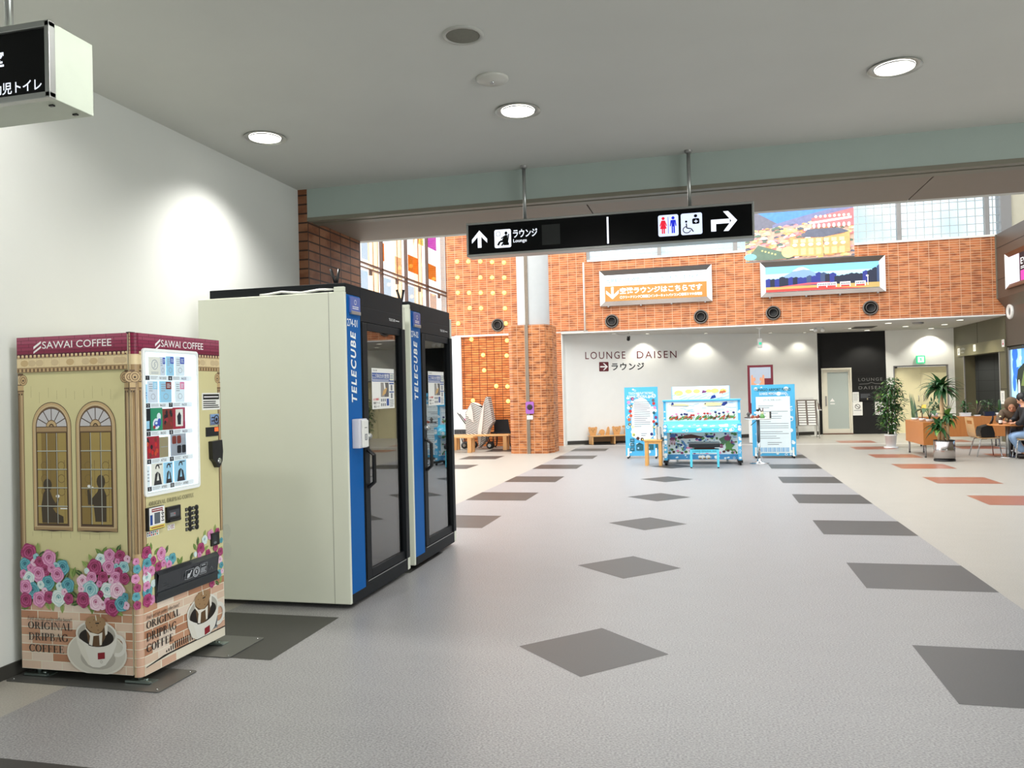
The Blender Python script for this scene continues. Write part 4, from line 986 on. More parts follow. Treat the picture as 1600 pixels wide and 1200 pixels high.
def arched_window(p, c, man):
    w = 0.125; ri = 0.098; s = 1.372
    def arch(rad, top, b, m): 
        p.poly([(c - rad, b), (c + rad, b), (c + rad, s)] + [(c + rad * math.cos(math.radians(t)), s + top * math.sin(math.radians(t))) for t in range(10, 180, 10)] + [(c - rad, s)], m); p.step()
    arch(w + 0.003, 0.135, 0.806, line_b); arch(w, 0.131, 0.808, stone_s); arch(w - 0.012, 0.119, 0.822, tan_l); arch(w - 0.020, 0.110, 0.832, tan_d); arch(ri + 0.001, 0.101, 0.838, line_b)
    # fan light
    p.poly([(c - ri, s)] + [(c + ri * math.cos(math.radians(t)), s + 0.098 * math.sin(math.radians(t))) for t in range(180, -1, -10)], fan); p.step()
    for t in (27, 58, 90, 122, 153): p.line([(c, s), (c + ri * math.cos(math.radians(t)), s + 0.098 * math.sin(math.radians(t)))], 0.005, line_b)
    p.step().ell(c, s, 0.036, 0.038, tan_d, n=16, t0=0, t1=180); p.step().ell(c, s, 0.032, 0.033, stone_s, n=16, t0=0, t1=180); p.step().ell(c, s, 0.016, 0.017, line_b, n=12, t0=0, t1=180); p.step().ell(c, s, 0.010, 0.011, tan, n=12, t0=0, t1=180)
    p.rect(c - ri, 1.345, c + ri, 1.372, tan).rect(c - ri, 1.370, c + ri, 1.374, line_b).rect(c - ri, 1.340, c + ri, 1.346, tan_d); p.step()
    p.rect(c - ri + 0.004, 0.846, c + ri - 0.004, 1.338, glass_y); p.step()
    p.rect(c - ri + 0.004, 0.846, c - ri + 0.06, 1.338, glass_d) if man else p.rect(c - ri + 0.03, 0.846, c + 0.04, 1.338, glass_d)
    p.step()
    for y in (1.02, 1.09, 1.16): 
        for x in (-0.05, 0.06): p.ring(c + x, y, 0.024, 0.024, 0.004, 0.004, iron, n=12)
    p.line([(c - 0.01, 0.86), (c - 0.01, 1.19)], 0.003, iron).line([(c + 0.08, 0.86), (c + 0.08, 1.19)], 0.003, iron)
    p.step()
    if man:
        p.ell(c + 0.028, 1.075, 0.027, 0.037, sil, n=14); p.poly([(c - 0.055, 0.95), (c - 0.06, 1.03), (c - 0.045, 1.035), (c - 0.035, 0.98), (c + 0.005, 1.02), (c + 0.018, 1.05), (c + 0.04, 1.05), (c + 0.062, 1.0), (c + 0.06, 0.86), (c - 0.01, 0.86), (c - 0.02, 0.95)], sil)
        p.step().ell(c - 0.047, 1.05, 0.011, 0.008, offw, n=8).ell(c - 0.025, 1.043, 0.007, 0.005, offw, n=8)
    else:
        p.ell(c - 0.032, 1.055, 0.028, 0.035, sil, n=14); p.poly([(c - 0.075, 0.94), (c - 0.06, 1.01), (c - 0.045, 1.03), (c - 0.02, 1.03), (c + 0.0, 0.985), (c + 0.02, 0.955), (c + 0.035, 0.985), (c + 0.042, 0.98), (c + 0.03, 0.935), (c + 0.0, 0.93), (c + 0.02, 0.905), (c + 0.068, 0.885), (c + 0.07, 0.85), (c - 0.07, 0.85)], sil)
        p.step().ell(c + 0.034, 0.995, 0.013, 0.009, offw, n=8).rect(c + 0.05, 0.925, c + 0.094, 0.931, offw)
    p.step()
    for x in (-0.034, 0.031): p.rect(c + x - 0.004, 0.846, c + x, 1.338, line_b).rect(c + x, 0.846, c + x + 0.004, 1.338, bar)
    for y in (1.238, 1.138, 1.038, 0.938): p.rect(c - ri + 0.002, y, c + ri - 0.002, y + 0.005, bar).rect(c - ri + 0.002, y - 0.002, c + ri - 0.002, y, line_b)
    p.poly([(c - 0.126, 0.826), (c - 0.122, 0.812), (c + 0.122, 0.812), (c + 0.126, 0.826)], tan).poly([(c - 0.124, 0.812), (c, 0.803), (c + 0.124, 0.812)], line_b); p.step()

cup_w = c_('porcelain', (226, 224, 216)); cup_g = c_('porcelain shade', (176, 172, 162)); coffee = c_('black coffee', (26, 18, 14)); grounds = c_('coffee grounds', (158, 126, 90)); grounds_d = c_('grounds speck', (110, 80, 52)); bag_w = c_('filter paper', (230, 226, 216)); bag_b = c_('wet filter', (96, 70, 44)); tagr = c_('red tag', (138, 26, 40)); saucer = c_('saucer', (206, 203, 192)); saucer_d = c_('saucer rim', (222, 219, 208))
def coffee_cup(p, c, top, k, sau=True, sq=1.0):
    """c centre, top height of the rim centre, k half width of the rim"""
    V = 0.78
    def T(pts): return [(c + x * k * sq, top + y * k * V) for x, y in pts]
    def E(x, y, rx, ry, m, **kw): p.ell(c + x * k * sq, top + y * k * V, rx * k * sq, ry * k * V, m, **kw)
    if sau:
        E(0, -1.02, 1.46, 1.16, saucer_d, n=36); p.step(); E(0, -1.0, 1.38, 1.08, saucer, n=36); p.step(); E(0.06, -1.25, 0.85, 0.6, cup_g, n=24); p.step()
    p.ring(c + 1.0 * k * sq, top - 0.42 * k, 0.44 * k * sq, 0.46 * k, 0.16 * k * sq, 0.16 * k, cup_w, n=16, t0=-110, t1=110)
    p.poly(T([(-1, 0), (-0.95, -0.5), (-0.72, -1.15), (-0.42, -1.62), (-0.2, -1.74), (0.12, -1.74), (0.42, -1.6), (0.74, -1.1), (0.96, -0.5), (1, 0)]), cup_w); p.step()
    p.poly(T([(-1, 0), (-0.95, -0.5), (-0.72, -1.15), (-0.42, -1.62), (-0.3, -1.68), (-0.42, -1.2), (-0.6, -0.6), (-0.7, 0)]), saucer_d); p.step()
    E(0, 0, 1.0, 0.72, cup_w, n=32); p.step(); E(0, -0.02, 0.92, 0.65, cup_g, n=32); p.step(); E(0.0, -0.17, 0.84, 0.5, coffee, n=32); p.step()
    p.poly(T([(-0.52, 0.55), (-0.40, -0.42), (-0.1, -0.66), (0.2, -0.62), (0.46, -0.1), (0.52, 0.5)]), bag_b); p.step()
    p.poly(T([(-0.54, 0.52), (-0.50, 0.30), (-0.3, 0.08), (0.1, 0.0), (0.30, 0.12), (0.26, -0.55), (0.16, -0.57), (0.14, -0.05), (-0.14, -0.1), (-0.20, -0.62), (-0.36, -0.56), (-0.30, -0.12), (-0.36, 0.02), (-0.52, 0.24)]), bag_w)
    p.poly(T([(0.40, 0.55), (0.56, 0.5), (0.54, 0.05), (0.44, -0.06)]), bag_w); p.step()
    p.poly(T([(-0.54, 0.55), (-0.46, 0.78), (-0.2, 0.93), (0.12, 0.95), (0.42, 0.82), (0.48, 0.55), (0.28, 0.2), (0.1, 0.04), (-0.14, 0.05), (-0.42, 0.28)]), grounds); p.step()
    for x, y in ((-0.3, 0.6), (-0.1, 0.75), (0.05, 0.45), (0.2, 0.66), (-0.22, 0.35), (0.1, 0.22)): E(x, y, 0.035, 0.03, grounds_d, n=6)
    p.poly(T([(-0.04, 0.6), (0.16, 0.62), (0.14, 0.55), (-0.02, 0.54)]), coffee).line(T([(-0.02, 1.0), (0.02, 0.72)]), 0.04 * k, bag_w); p.step()
    p.poly(T([(-0.96, -0.16), (-0.62, -0.42), (-0.4, -0.55), (-0.36, -0.68), (-0.9, -0.4)]), cup_w)
    p.poly(T([(0.06, -0.98), (0.40, -0.92), (0.40, -1.26), (0.06, -1.32)]), tagr); p.step().ring(c + 0.23 * k * sq, top - 1.12 * k, 0.06 * k * sq, 0.06 * k, 0.02 * k, 0.02 * k, cup_g, n=10); p.step()
def vending_machine():
    X0, X1, XF = -3.69, -2.978, -2.935; Y0, Y1 = 3.592, 4.34; ZB, ZT = 0.052, 1.865
    e = thing('coffee_vending_machine', (-3.31, 3.966, 0), 'tall cream coffee vending machine wrapped in a painted cafe front with arched windows and roses', 'vending machine')
    body = mat('machine cabinet', (206, 200, 176), 0.5)
    MB().box(X0, X1, Y0, Y1, ZB, ZT - 0.006, body).build('cabinet', e)
    # door slab with a rounded near corner
    b = MB(); r = 0.028
    pts = [(X1 + 0.003, Y0 + 0.001)] + [(XF - r + r * math.sin(math.radians(t)), Y0 + r - r * math.cos(math.radians(t))) for t in range(0, 91, 15)] + [(XF, Y1), (X1 + 0.003, Y1)]
    b.prism([(x, y, ZB - 0.012) for x, y in pts], (0, 0, ZT - ZB + 0.012), stone_l)
    door = b.build('door', e)
    MB().box(X1 - 0.02, X1 + 0.006, Y0 + 0.012, Y0 + 0.05, ZT - 0.006, ZT + 0.006, black_plastic).build('top_hinge', e)
    # ---- print on the side facing the viewer
    mk = MB(); p = Paint(mk, (X0, Y0 - 0.0002, 0), eps=0.00008)
    Wd = X1 - X0
    p.rect(0, 0.36, Wd, 1.7, stone); p.step()
    rnd = random.Random(2)
    for i in range(5): p.line([(0.085 + 0.115 * i, 1.515 + rnd.random() * 0.02), (0.085 + 0.115 * i, 1.55 + rnd.random() * 0.05)], 0.0012, line_s).line([(0.14 + 0.115 * i, 1.50 + rnd.random() * 0.03), (0.14 + 0.115 * i, 1.56 + rnd.random() * 0.03)], 0.0012, line_s)
    for i in range(9): p.line([(0.08 + 0.062 * i, 0.80), (0.08 + 0.062 * i, 0.775 - 0.02 * rnd.random())], 0.0012, line_s)
    p.step()
    pilaster(p, 0.0, 0.035, 0.66, 'r'); pilaster(p, 0.690, Wd, 0.66, 'l')
    arched_window(p, 0.218, False); arched_window(p, 0.503, True)
    roofband(p, 0.0, Wd, 0.112, 0.615)
    brickwork(p, 0.0, Wd, ZB, 8, 0.0455, 0.135, random.Random(4))
    for a, bb, g in LEAF_L: leaf(p, min(max(a, 0.03), Wd - 0.03), bb, g, 0.032)
    rr = random.Random(11); p.lim = (0.0, ZB, Wd, 2.0)
    for a, bb, r_, k in ROSE_L: rose(p, min(max(a, r_), Wd - r_), bb, r_ * 1.2, k, 1.0, rr)
    p.step(4)
    p.lim = (0.0, ZB, Wd, 2.0); coffee_cup(p, 0.492, 0.262, 0.130); p.step()
    # trim what hangs past the panel's foot is not drawn: the saucer ends at the foot line
    p.text('Fresh and high quality coffee beans!!', 0.05, 0.312, 0.339, 0.340, ink, shear=0.25)
    serif(p, 'ORIGINAL', 0.052, 0.272, 0.340, 0.318 - 0.006, ink); serif(p, 'DRIPBAG', 0.054, 0.211, 0.312, 0.252, ink); serif(p, 'COFFEE', 0.057, 0.148, 0.286, 0.189, ink)
    mk.build('side_print', e)
    # ---- print on the door
    mk = MB(); p = Paint(mk, (XF + 0.0002, 3.575, 0), u=(0, 1, 0), eps=0.00008)
    A0, A1 = 0.046, 0.764
    p.rect(A0, 0.36, A1, 1.7, stone).rect(A0, ZB - 0.012, A1, 0.36, stone_l); p.step()
    z1_ = p.z; roofband(p, A0, A1, 0.176, 0.603); p.z = z1_
    pilaster(p, A0, 0.078, 0.69, 'r'); pilaster(p, 0.738, A1, 0.69, 'l')
    brickwork(p, A0, A1, 0.095, 7, 0.0455, 0.13, random.Random(6))
    p.rect(A0, ZB - 0.012, A1, 0.095, mort); p.step()
    for x in (0.05, 0.18): p.rect(x, ZB - 0.010, x + 0.12, ZB + 0.03, rnd.choice(bk))
    p.step()
    for a, bb, g in LEAF_F: leaf(p, min(max(a, A0 + 0.03), A1 - 0.03), bb, g, 0.026)
    for a, bb, r_, k in ROSE_F: rose(p, min(max(a, A0 + r_), A1 - r_), bb, r_ * 1.32, k, 1.0, rr)
    p.step(4)
    p.lim = (A0, 0.10, A1, 2.0); coffee_cup(p, 0.545, 0.258, 0.150, sau=False); p.step(); p.lim = None
    p.text('Fresh and high quality coffee beans!!', 0.06, 0.330, 0.330, 0.356, ink, shear=0.25)
    serif(p, 'ORIGINAL', 0.058, 0.284, 0.332, 0.324, ink); serif(p, 'DRIPBAG', 0.056, 0.218, 0.300, 0.262, ink); serif(p, 'COFFEE', 0.056, 0.160, 0.272, 0.202, ink)
    serif(p, 'ORIGINAL DRIPBAG COFFEE', 0.096, 0.934, 0.477, 0.956, c_('soft ink', (70, 66, 50)))
    # soft wrap round the rounded corner
    for z0, z1, m in ((1.752, 1.865, maroon), (1.697, 1.750, stone_l), (1.672, 1.697, tan), (0.69, 1.672, tan), (0.40, 0.69, stone_s), (0.04, 0.40, bk[1])):
        for k in range(0, 90, 15):
            q = [(XF - r + (r + 0.0004) * math.sin(math.radians(t)), Y0 + r - (r + 0.0004) * math.cos(math.radians(t))) for t in (k, k + 15)]
            mk.add([(q[0][0], q[0][1], z0), (q[1][0], q[1][1], z0), (q[1][0], q[1][1], z1), (q[0][0], q[0][1], z1)], [(0, 1, 2, 3)], m)
        mk.add([(X1 + 0.004, Y0 + 0.0006, z0), (XF - r, Y0 + 0.0006, z0), (XF - r, Y0 + 0.0006, z1), (X1 + 0.004, Y0 + 0.0006, z1)], [(0, 1, 2, 3)], m)
        mk.add([(XF + 0.0002, Y0 + r, z0), (XF + 0.0002, 3.575 + A0, z0), (XF + 0.0002, 3.575 + A0, z1), (XF + 0.0002, Y0 + r, z1)], [(0, 1, 2, 3)], m)
    # corner flutes, tile rows, bricks and roses carried round the corner
    for k in range(0, 90, 30):
        t = k + 12; q = (XF - r + (r + 0.001) * math.sin(math.radians(t)), Y0 + r - (r + 0.001) * math.cos(math.radians(t)))
        mk.tube([(q[0], q[1], 0.69), (q[0], q[1], 1.56)], 0.0018, tan_d if k % 60 else tan_l, n=6)
    for z in [0.095 + 0.0455 * k for k in range(7)]: 
        mk.tube([(X1 + 0.004, Y0 + 0.0004, z)] + [(XF - r + (r + 0.0004) * math.sin(math.radians(t)), Y0 + r - (r + 0.0004) * math.cos(math.radians(t)), z) for t in range(0, 91, 15)], 0.0016, mort, n=5)
    for z in [1.772 + 0.0186 * k for k in range(5)]:
        mk.tube([(X1 + 0.004, Y0 + 0.0004, z)] + [(XF - r + (r + 0.0004) * math.sin(math.radians(t)), Y0 + r - (r + 0.0004) * math.cos(math.radians(t)), z) for t in range(0, 91, 15)], 0.0014, maroon_d, n=5)
    c = Paint(mk, (XF - 0.0085 - 0.0098, Y0 + 0.0085 - 0.0098, 0), u=(0.7071, 0.7071, 0), eps=0.0001, z=0.016)
    for a, z, rr_, k in ((0.0, 0.655, 0.02, 'P'), (0.004, 0.615, 0.024, 'T'), (-0.004, 0.565, 0.026, 'P'), (0.004, 0.515, 0.024, 'M'), (-0.002, 0.47, 0.025, 'T'), (0.002, 0.425, 0.024, 'M')): rose(c, a, z, rr_, k, 0.8, rr)
    c.z = 0.013; pilaster(c, -0.012, 0.012, 1.56)
    mk.build('door_print', door)
    # ---- lit display window
    D0, D1, E0, E1 = 0.064, 0.540, 0.985, 1.785
    white_lit = mat('display backlight', (226, 240, 250), 0.5, em=1.0, var=0)
    b = MB(); p = Paint(b, (XF, 3.575, 0), u=(0, 1, 0))
    # rounded white frame standing proud of the door
    fr = MB(); p = Paint(fr, (XF + 0.010, 3.575, 0), u=(0, 1, 0), eps=0.0)
    pts = []
    rad = 0.02
    for cx, cy, t in ((D1 - rad, E0 + rad, -90), (D1 - rad, E1 - rad, 0), (D0 + rad, E1 - rad, 90), (D0 + rad, E0 + rad, 180)):
        for i in range(5): 
            w = math.radians(t + 22.5 * i); pts.append((cx + rad * math.cos(w), cy + rad * math.sin(w)))
    inn = []
    for cx, cy, t in ((D1 - rad - 0.012, E0 + rad + 0.014, -90), (D1 - rad - 0.012, E1 - rad - 0.012, 0), (D0 + rad + 0.012, E1 - rad - 0.012, 90), (D0 + rad + 0.012, E0 + rad + 0.014, 180)):
        for i in range(5): 
            w = math.radians(t + 22.5 * i); inn.append((cx + rad * 0.6 * math.cos(w), cy + rad * 0.6 * math.sin(w)))
    n = len(pts)
    vs = [p.pt(*q) for q in pts] + [p.pt(*q) for q in inn] + [p.pt(*q) - Vector((0.012, 0, 0)) for q in pts] + [p.pt(*q) - Vector((0.0095, 0, 0)) for q in inn]
    fr.add(vs, [(i, (i + 1) % n, n + (i + 1) % n, n + i) for i in range(n)], mat('white display frame', (236, 240, 240), 0.3, em=0.1, var=0))  # faint glow in the frame stands in for the display's light
    fr.add(vs, [(2 * n + i, 2 * n + (i + 1) % n, (i + 1) % n, i) for i in range(n)], MC['white display frame'])
    fr.add(vs, [(n + i, n + (i + 1) % n, 3 * n + (i + 1) % n, 3 * n + i) for i in range(n)], MC['white display frame'])
    dw = fr.build('display_window', door)
    bb = MB().box(XF + 0.0005, XF + 0.0022, 3.575 + D0 + 0.012, 3.575 + D1 - 0.012, E0 + 0.014, E1 - 0.012, white_lit)
    bb.build('display_back', dw)
    tubes = MB().tube([(XF + 0.005, 3.575 + 0.500, E0 + 0.06), (XF + 0.005, 3.575 + 0.500, E1 - 0.05)], 0.010, mat('display tube lamp', (255, 255, 255), 0.4, em=3.0, var=0), n=10)
    tubes.build('tube_lamp', dw)
    shelf_m = mat('price strip', (222, 230, 236), 0.4, em=0.3, var=0); num_m = mat('price number tile', (24, 34, 52), 0.4, var=0)  # strips glow a little, the display's light put into their colour
    nums = [('1', '¥1000', '6', '¥650'), ('2', '¥650', '7', '¥650'), ('3', '¥650', '8', '¥650'), ('4', '¥750', '9', '¥750'), ('5', '¥980', '10', '¥980')]
    zs = [1.625, 1.475, 1.322, 1.172, 1.025]
    for (n1, p1, n2, p2), z in zip(nums, zs):
        s = MB().box(XF + 0.002, XF + 0.009, 3.575 + 0.078, 3.575 + 0.478, z - 0.014, z + 0.014, shelf_m)
        q = Paint(s, (XF + 0.0092, 3.575, z), u=(0, 1, 0), eps=0.0002)
        for a, t, pr in ((0.084, n1, p1), (0.270, n2, p2)):
            q.rect(a, -0.012, a + 0.032, 0.012, num_m).step().text(t, a + 0.008, -0.008, a + 0.024, 0.008, offw, keep=True, align='c')
            q.greek(a + 0.04, -0.008, a + 0.10, 0.010, 3, mat('grey small print', (150, 156, 162), 0.5, em=0.3, var=0))
            q.text(pr, a + 0.112, -0.008, a + 0.172, 0.008, mat('price print', (60, 66, 76), 0.5, var=0), keep=True)
        s.build('price_strip', dw)
    pane_ = glass_mat('display pane', (0.97, 0.98, 0.98), 0.02, 0.01, 1.3)
    MB().box(XF + 0.0118, XF + 0.0122, 3.575 + D0 + 0.013, 3.575 + D1 - 0.013, E0 + 0.015, E1 - 0.013, pane_).build('display_glass', dw)
    # ---- notices, slots and buttons
    def on_door(name, a0, z0, a1, z1, m, th=0.004, bev=0.0, parent=door):
        k = MB().box(XF, XF + th, 3.575 + a0, 3.575 + a1, z0, z1, m)
        return k
    s = on_door('n', 0.582, 1.437, 0.760, 1.540, poster_white, 0.0015); q = Paint(s, (XF + 0.0017, 3.575, 0), u=(0, 1, 0), eps=0.0002)
    q.rect(0.592, 1.500, 0.752, 1.532, ink).step().greek(0.600, 1.508, 0.744, 1.524, 1, offw, ragged=0).greek(0.592, 1.446, 0.752, 1.494, 4, ink, h=0.5)
    s.build('notice_sticker', door)
    s = MB().lathe([(0.0, 0.0)], (0, 0, 0), chrome, n=3) if False else MB()
    s.box(XF, XF + 0.006, 3.575 + 0.652, 3.575 + 0.745, 1.342, 1.412, chrome); q = Paint(s, (XF + 0.0062, 3.575, 0), u=(0, 1, 0), eps=0.0003)
    q.ring(0.715, 1.377, 0.026, 0.028, 0.007, 0.007, ink).rect(0.665, 1.386, 0.700, 1.392, ink).rect(0.665, 1.366, 0.700, 1.372, ink).step().ell(0.715, 1.377, 0.010, 0.010, ink)
    s.build('coin_slot', door, bevel=0.004)
    s = on_door('b', 0.612, 1.276, 0.732, 1.332, black_plastic, 0.005); q = Paint(s, (XF + 0.0052, 3.575, 0), u=(0, 1, 0), eps=0.0003)
    q.rect(0.696, 1.304, 0.732, 1.328, mat('orange digits', (255, 90, 40), 0.4, em=1.2, var=0))
    s.build('price_display', door)
    s = MB(); pz = Paint(s, (XF, 3.575, 0), u=(0, 1, 0), eps=0)
    out = [(0.636, 1.246), (0.738, 1.250), (0.744, 1.18), (0.736, 1.12), (0.710, 1.085), (0.690, 1.083), (0.664, 1.12), (0.640, 1.14)]
    s.prism([pz.pt(*q) for q in out], (0.028, 0, 0), black_plastic)
    hd = s.build('door_lock_handle', door, bevel=0.004)
    MB().lathe([(0.017, 0.0), (0.017, 0.006), (0.0, 0.007)], (XF + 0.028, 3.575 + 0.700, 1.125), chrome, n=16, axis=(1, 0, 0)).build('key_lock', hd)
    # card reader and bill reader
    s = MB().box(XF, XF + 0.018, 3.575 + 0.071, 3.575 + 0.202, 0.802, 0.926, black_plastic).box(XF + 0.018, XF + 0.021, 3.575 + 0.080, 3.575 + 0.202, 0.806, 0.924, offw)
    q = Paint(s, (XF + 0.0212, 3.575, 0), u=(0, 1, 0), eps=0.0002)
    q.rect(0.098, 0.900, 0.186, 0.917, tagr).rect(0.080, 0.806, 0.202, 0.826, mat('yellow sticker', (226, 206, 96), 0.5, var=0)).rect(0.118, 0.834, 0.164, 0.894, mat('reader screen', (92, 100, 108), 0.15, var=0.05)).rect(0.084, 0.832, 0.104, 0.886, ink_blue)
    for k in range(3): q.rect(0.174, 0.842 + 0.02 * k, 0.196, 0.848 + 0.02 * k, ink).ell(0.184, 0.856 + 0.02 * k, 0.006, 0.004, ink, n=8)
    q.step().greek(0.102, 0.904, 0.182, 0.914, 1, offw, ragged=0).greek(0.092, 0.810, 0.192, 0.822, 1, tagr, ragged=0)
    s.build('card_reader', door, bevel=0.003)
    s = MB().box(XF, XF + 0.016, 3.575 + 0.231, 3.575 + 0.348, 0.820, 0.908, black_plastic).box(XF + 0.016, XF + 0.024, 3.575 + 0.240, 3.575 + 0.340, 0.824, 0.836, black_plastic)
    q = Paint(s, (XF + 0.0163, 3.575, 0), u=(0, 1, 0), eps=0.0002); q.rect(0.245, 0.848, 0.332, 0.888, mat('smoked reader window', (58, 60, 64), 0.1, var=0.05)).step().rect(0.255, 0.852, 0.300, 0.874, ink_grey).ell(0.292, 0.866, 0.004, 0.004, ink_red, n=8)
    s.build('bill_reader', door, bevel=0.003)
    s = MB(); q = Paint(s, (XF + 0.002, 3.575, 0), u=(0, 1, 0), eps=0.0002)
    cols = [ink, ink_red, ink_blue, ink_grey, c_('pay green', (60, 150, 110)), c_('pay orange', (230, 120, 60))]
    q.rect(0.078, 0.768, 0.176, 0.796, offw); q.step()
    for k in range(6): q.rect(0.083 + 0.015 * k, 0.784, 0.092 + 0.015 * k, 0.793, cols[k % 6]).rect(0.083 + 0.015 * k, 0.771, 0.092 + 0.015 * k, 0.780, cols[(k * 5 + 3) % 6])
    s.build('payment_sticker', door); s = MB(); q = Paint(s, (XF + 0.002, 3.575, 0), u=(0, 1, 0), eps=0.0002)
    q.rect(0.247, 0.777, 0.308, 0.806, offw); q.step().ring(0.262, 0.793, 0.010, 0.011, 0.002, 0.002, tagr).greek(0.276, 0.78, 0.304, 0.804, 3, tagr)
    s.build('payment_sticker', door)
    for r_ in range(5):
        for c2 in range(2):
            a = 0.446 + 0.0 + 0.062 * c2 - 0.001; z = 0.868 - 0.0285 * r_ + 0.003 * 0
            MB().lathe([(0.0155, 0.0), (0.0155, 0.006), (0.011, 0.009), (0.0, 0.010)], (XF, 3.575 + a - 0.0, z), black_plastic, n=16, axis=(1, 0, 0)).build('select_button', door)
            s = MB().box(XF, XF + 0.003, 3.575 + a - 0.040, 3.575 + a - 0.020, z - 0.010, z + 0.010, black_plastic)
            q = Paint(s, (XF + 0.0032, 3.575, z), u=(0, 1, 0), eps=0.0002); q.text(str(r_ + 1 + 5 * c2), a - 0.036, -0.006, a - 0.024, 0.006, offw, keep=True, align='c')
            s.build('button_number', door)
    # take-out flap
    fl = mat('smoked flap', (40, 44, 50), 0.06, spec=0.8, var=0.02); fl2 = mat('charcoal plastic', (44, 48, 52), 0.35, var=0.03)
    s = MB().box(XF, XF + 0.012, 3.575 + 0.134, 3.575 + 0.686, 0.404, 0.572, fl2)
    s.add([(XF + 0.012, 3.575 + 0.138, 0.455), (XF + 0.012, 3.575 + 0.684, 0.455), (XF + 0.026, 3.575 + 0.684, 0.552), (XF + 0.026, 3.575 + 0.138, 0.552), (XF + 0.012, 3.575 + 0.684, 0.570), (XF + 0.012, 3.575 + 0.138, 0.570)], [(0, 1, 2, 3), (3, 2, 4, 5)], fl)
    s.box(XF + 0.012, XF + 0.02, 3.575 + 0.136, 3.575 + 0.684, 0.440, 0.455, fl2)
    q = Paint(s, (XF + 0.0205, 3.575, 0.455), u=(0, 1, 0), v=(0.142, 0, 0.99), eps=0.0003)
    q.z = 0.0012 - 0.0015 + 0.004
    wi = mat('pale flap print', (196, 200, 206), 0.5, var=0)
    q.ring(0.455, 0.048, 0.030, 0.030, 0.004, 0.004, wi).ring(0.455, 0.048, 0.022, 0.022, 0.004, 0.004, wi).rect(0.450, 0.040, 0.460, 0.058, wi)
    q.poly([(0.372, 0.030), (0.392, 0.030), (0.414, 0.066), (0.404, 0.070), (0.396, 0.054), (0.376, 0.054)], wi)
    q.greek(0.495, 0.030, 0.545, 0.062, 4, wi, ragged=0.2).greek(0.50, 0.07, 0.535, 0.08, 1, wi, ragged=0)
    for x0_, x1_, y0_, y1_ in ((0.355, 0.425, 0.024, 0.076), (0.488, 0.552, 0.024, 0.084)): q.line([(x0_, y0_), (x1_, y0_), (x1_, y1_), (x0_, y1_), (x0_, y0_)], 0.0014, wi)
    q.line([(0.20, 0.02), (0.225, 0.02), (0.225, 0.035), (0.20, 0.035)], 0.002, fl2).line([(0.585, 0.03), (0.60, 0.05), (0.615, 0.03)], 0.002, ink_grey)
    s.build('takeout_flap', door, bevel=0.0)
    s = on_door('r', 0.634, 0.612, 0.714, 0.690, black_plastic, 0.012); q = Paint(s, (XF + 0.0122, 3.575, 0), u=(0, 1, 0), eps=0.0003)
    q.rect(0.650, 0.632, 0.682, 0.676, fl2).step().ell(0.668, 0.630, 0.015, 0.008, ink_grey)
    s.build('coin_return', door, bevel=0.003)
    s = on_door('p', 0.600, 0.113, 0.690, 0.214, mat('grey data plate', (150, 156, 162), 0.35, metal=0.4), 0.002); q = Paint(s, (XF + 0.0022, 3.575, 0), u=(0, 1, 0), eps=0.0003)
    q.greek(0.612, 0.15, 0.68, 0.205, 5, fl2).rect(0.615, 0.124, 0.675, 0.134, ink)
    s.build('data_plate', door)
    s = MB(); q = Paint(s, (XF + 0.0035, 3.575, 0), u=(0, 1, 0), eps=0.0003)
    for k in range(17):
        a = 0.215 + 0.0185 * k; t = max(0.012, 0.040 * min(1, (k + 1) / 5.0))
        q.rect(a, 0.1105, a + 0.008, 0.1105 + t, ink)
    q.poly([(0.055, 0.084), (0.20, 0.1035), (0.764, 0.100), (0.764, 0.094), (0.24, 0.095), (0.055, 0.080)], ink)
    s.build('vent_slots', door)
    for z in (0.67, 0.555):
        s = MB().lathe([(0.0, 0.0), (0.052, 0.0), (0.052, 0.002), (0.0, 0.002)], (XF + 0.004, Y1 + 0.022, z), glass_mat('clear acrylic disc', (0.965, 0.97, 0.97), 0.02, 0.05, 0.9), n=28, axis=(1, 0, 0), smooth=False)
        s.build('clear_disc', e)
    # levelling feet with brackets
    zinc = mat('zinc bracket', (150, 164, 160), 0.3, metal=0.8)
    for x, y, d in ((X0 + 0.06, Y0 + 0.05, 1), (XF - 0.045, Y0 + 0.05, 1), (X0 + 0.06, Y1 - 0.06, -1), (XF - 0.045, Y1 - 0.055, -1)):
        f = MB().tube([(x, y, 0.006), (x, y, ZB + 0.002)], 0.011, zinc, n=12).lathe([(0.024, 0.0), (0.024, 0.005), (0.012, 0.009)], (x, y, 0.007), zinc, n=16)
        fo = f.build('levelling_foot', e)
        k = MB().box(x - 0.06, x + 0.09, y - 0.045, y - 0.030, 0.006, 0.020, zinc).box(x - 0.06, x + 0.09, y - 0.045, y + 0.03, 0.006, 0.009, zinc).tube([(x + 0.045, y - 0.01, 0.009), (x + 0.045, y - 0.01, 0.024)], 0.010, zinc, n=6)
        k.build('foot_bracket', fo)
vending_machine()
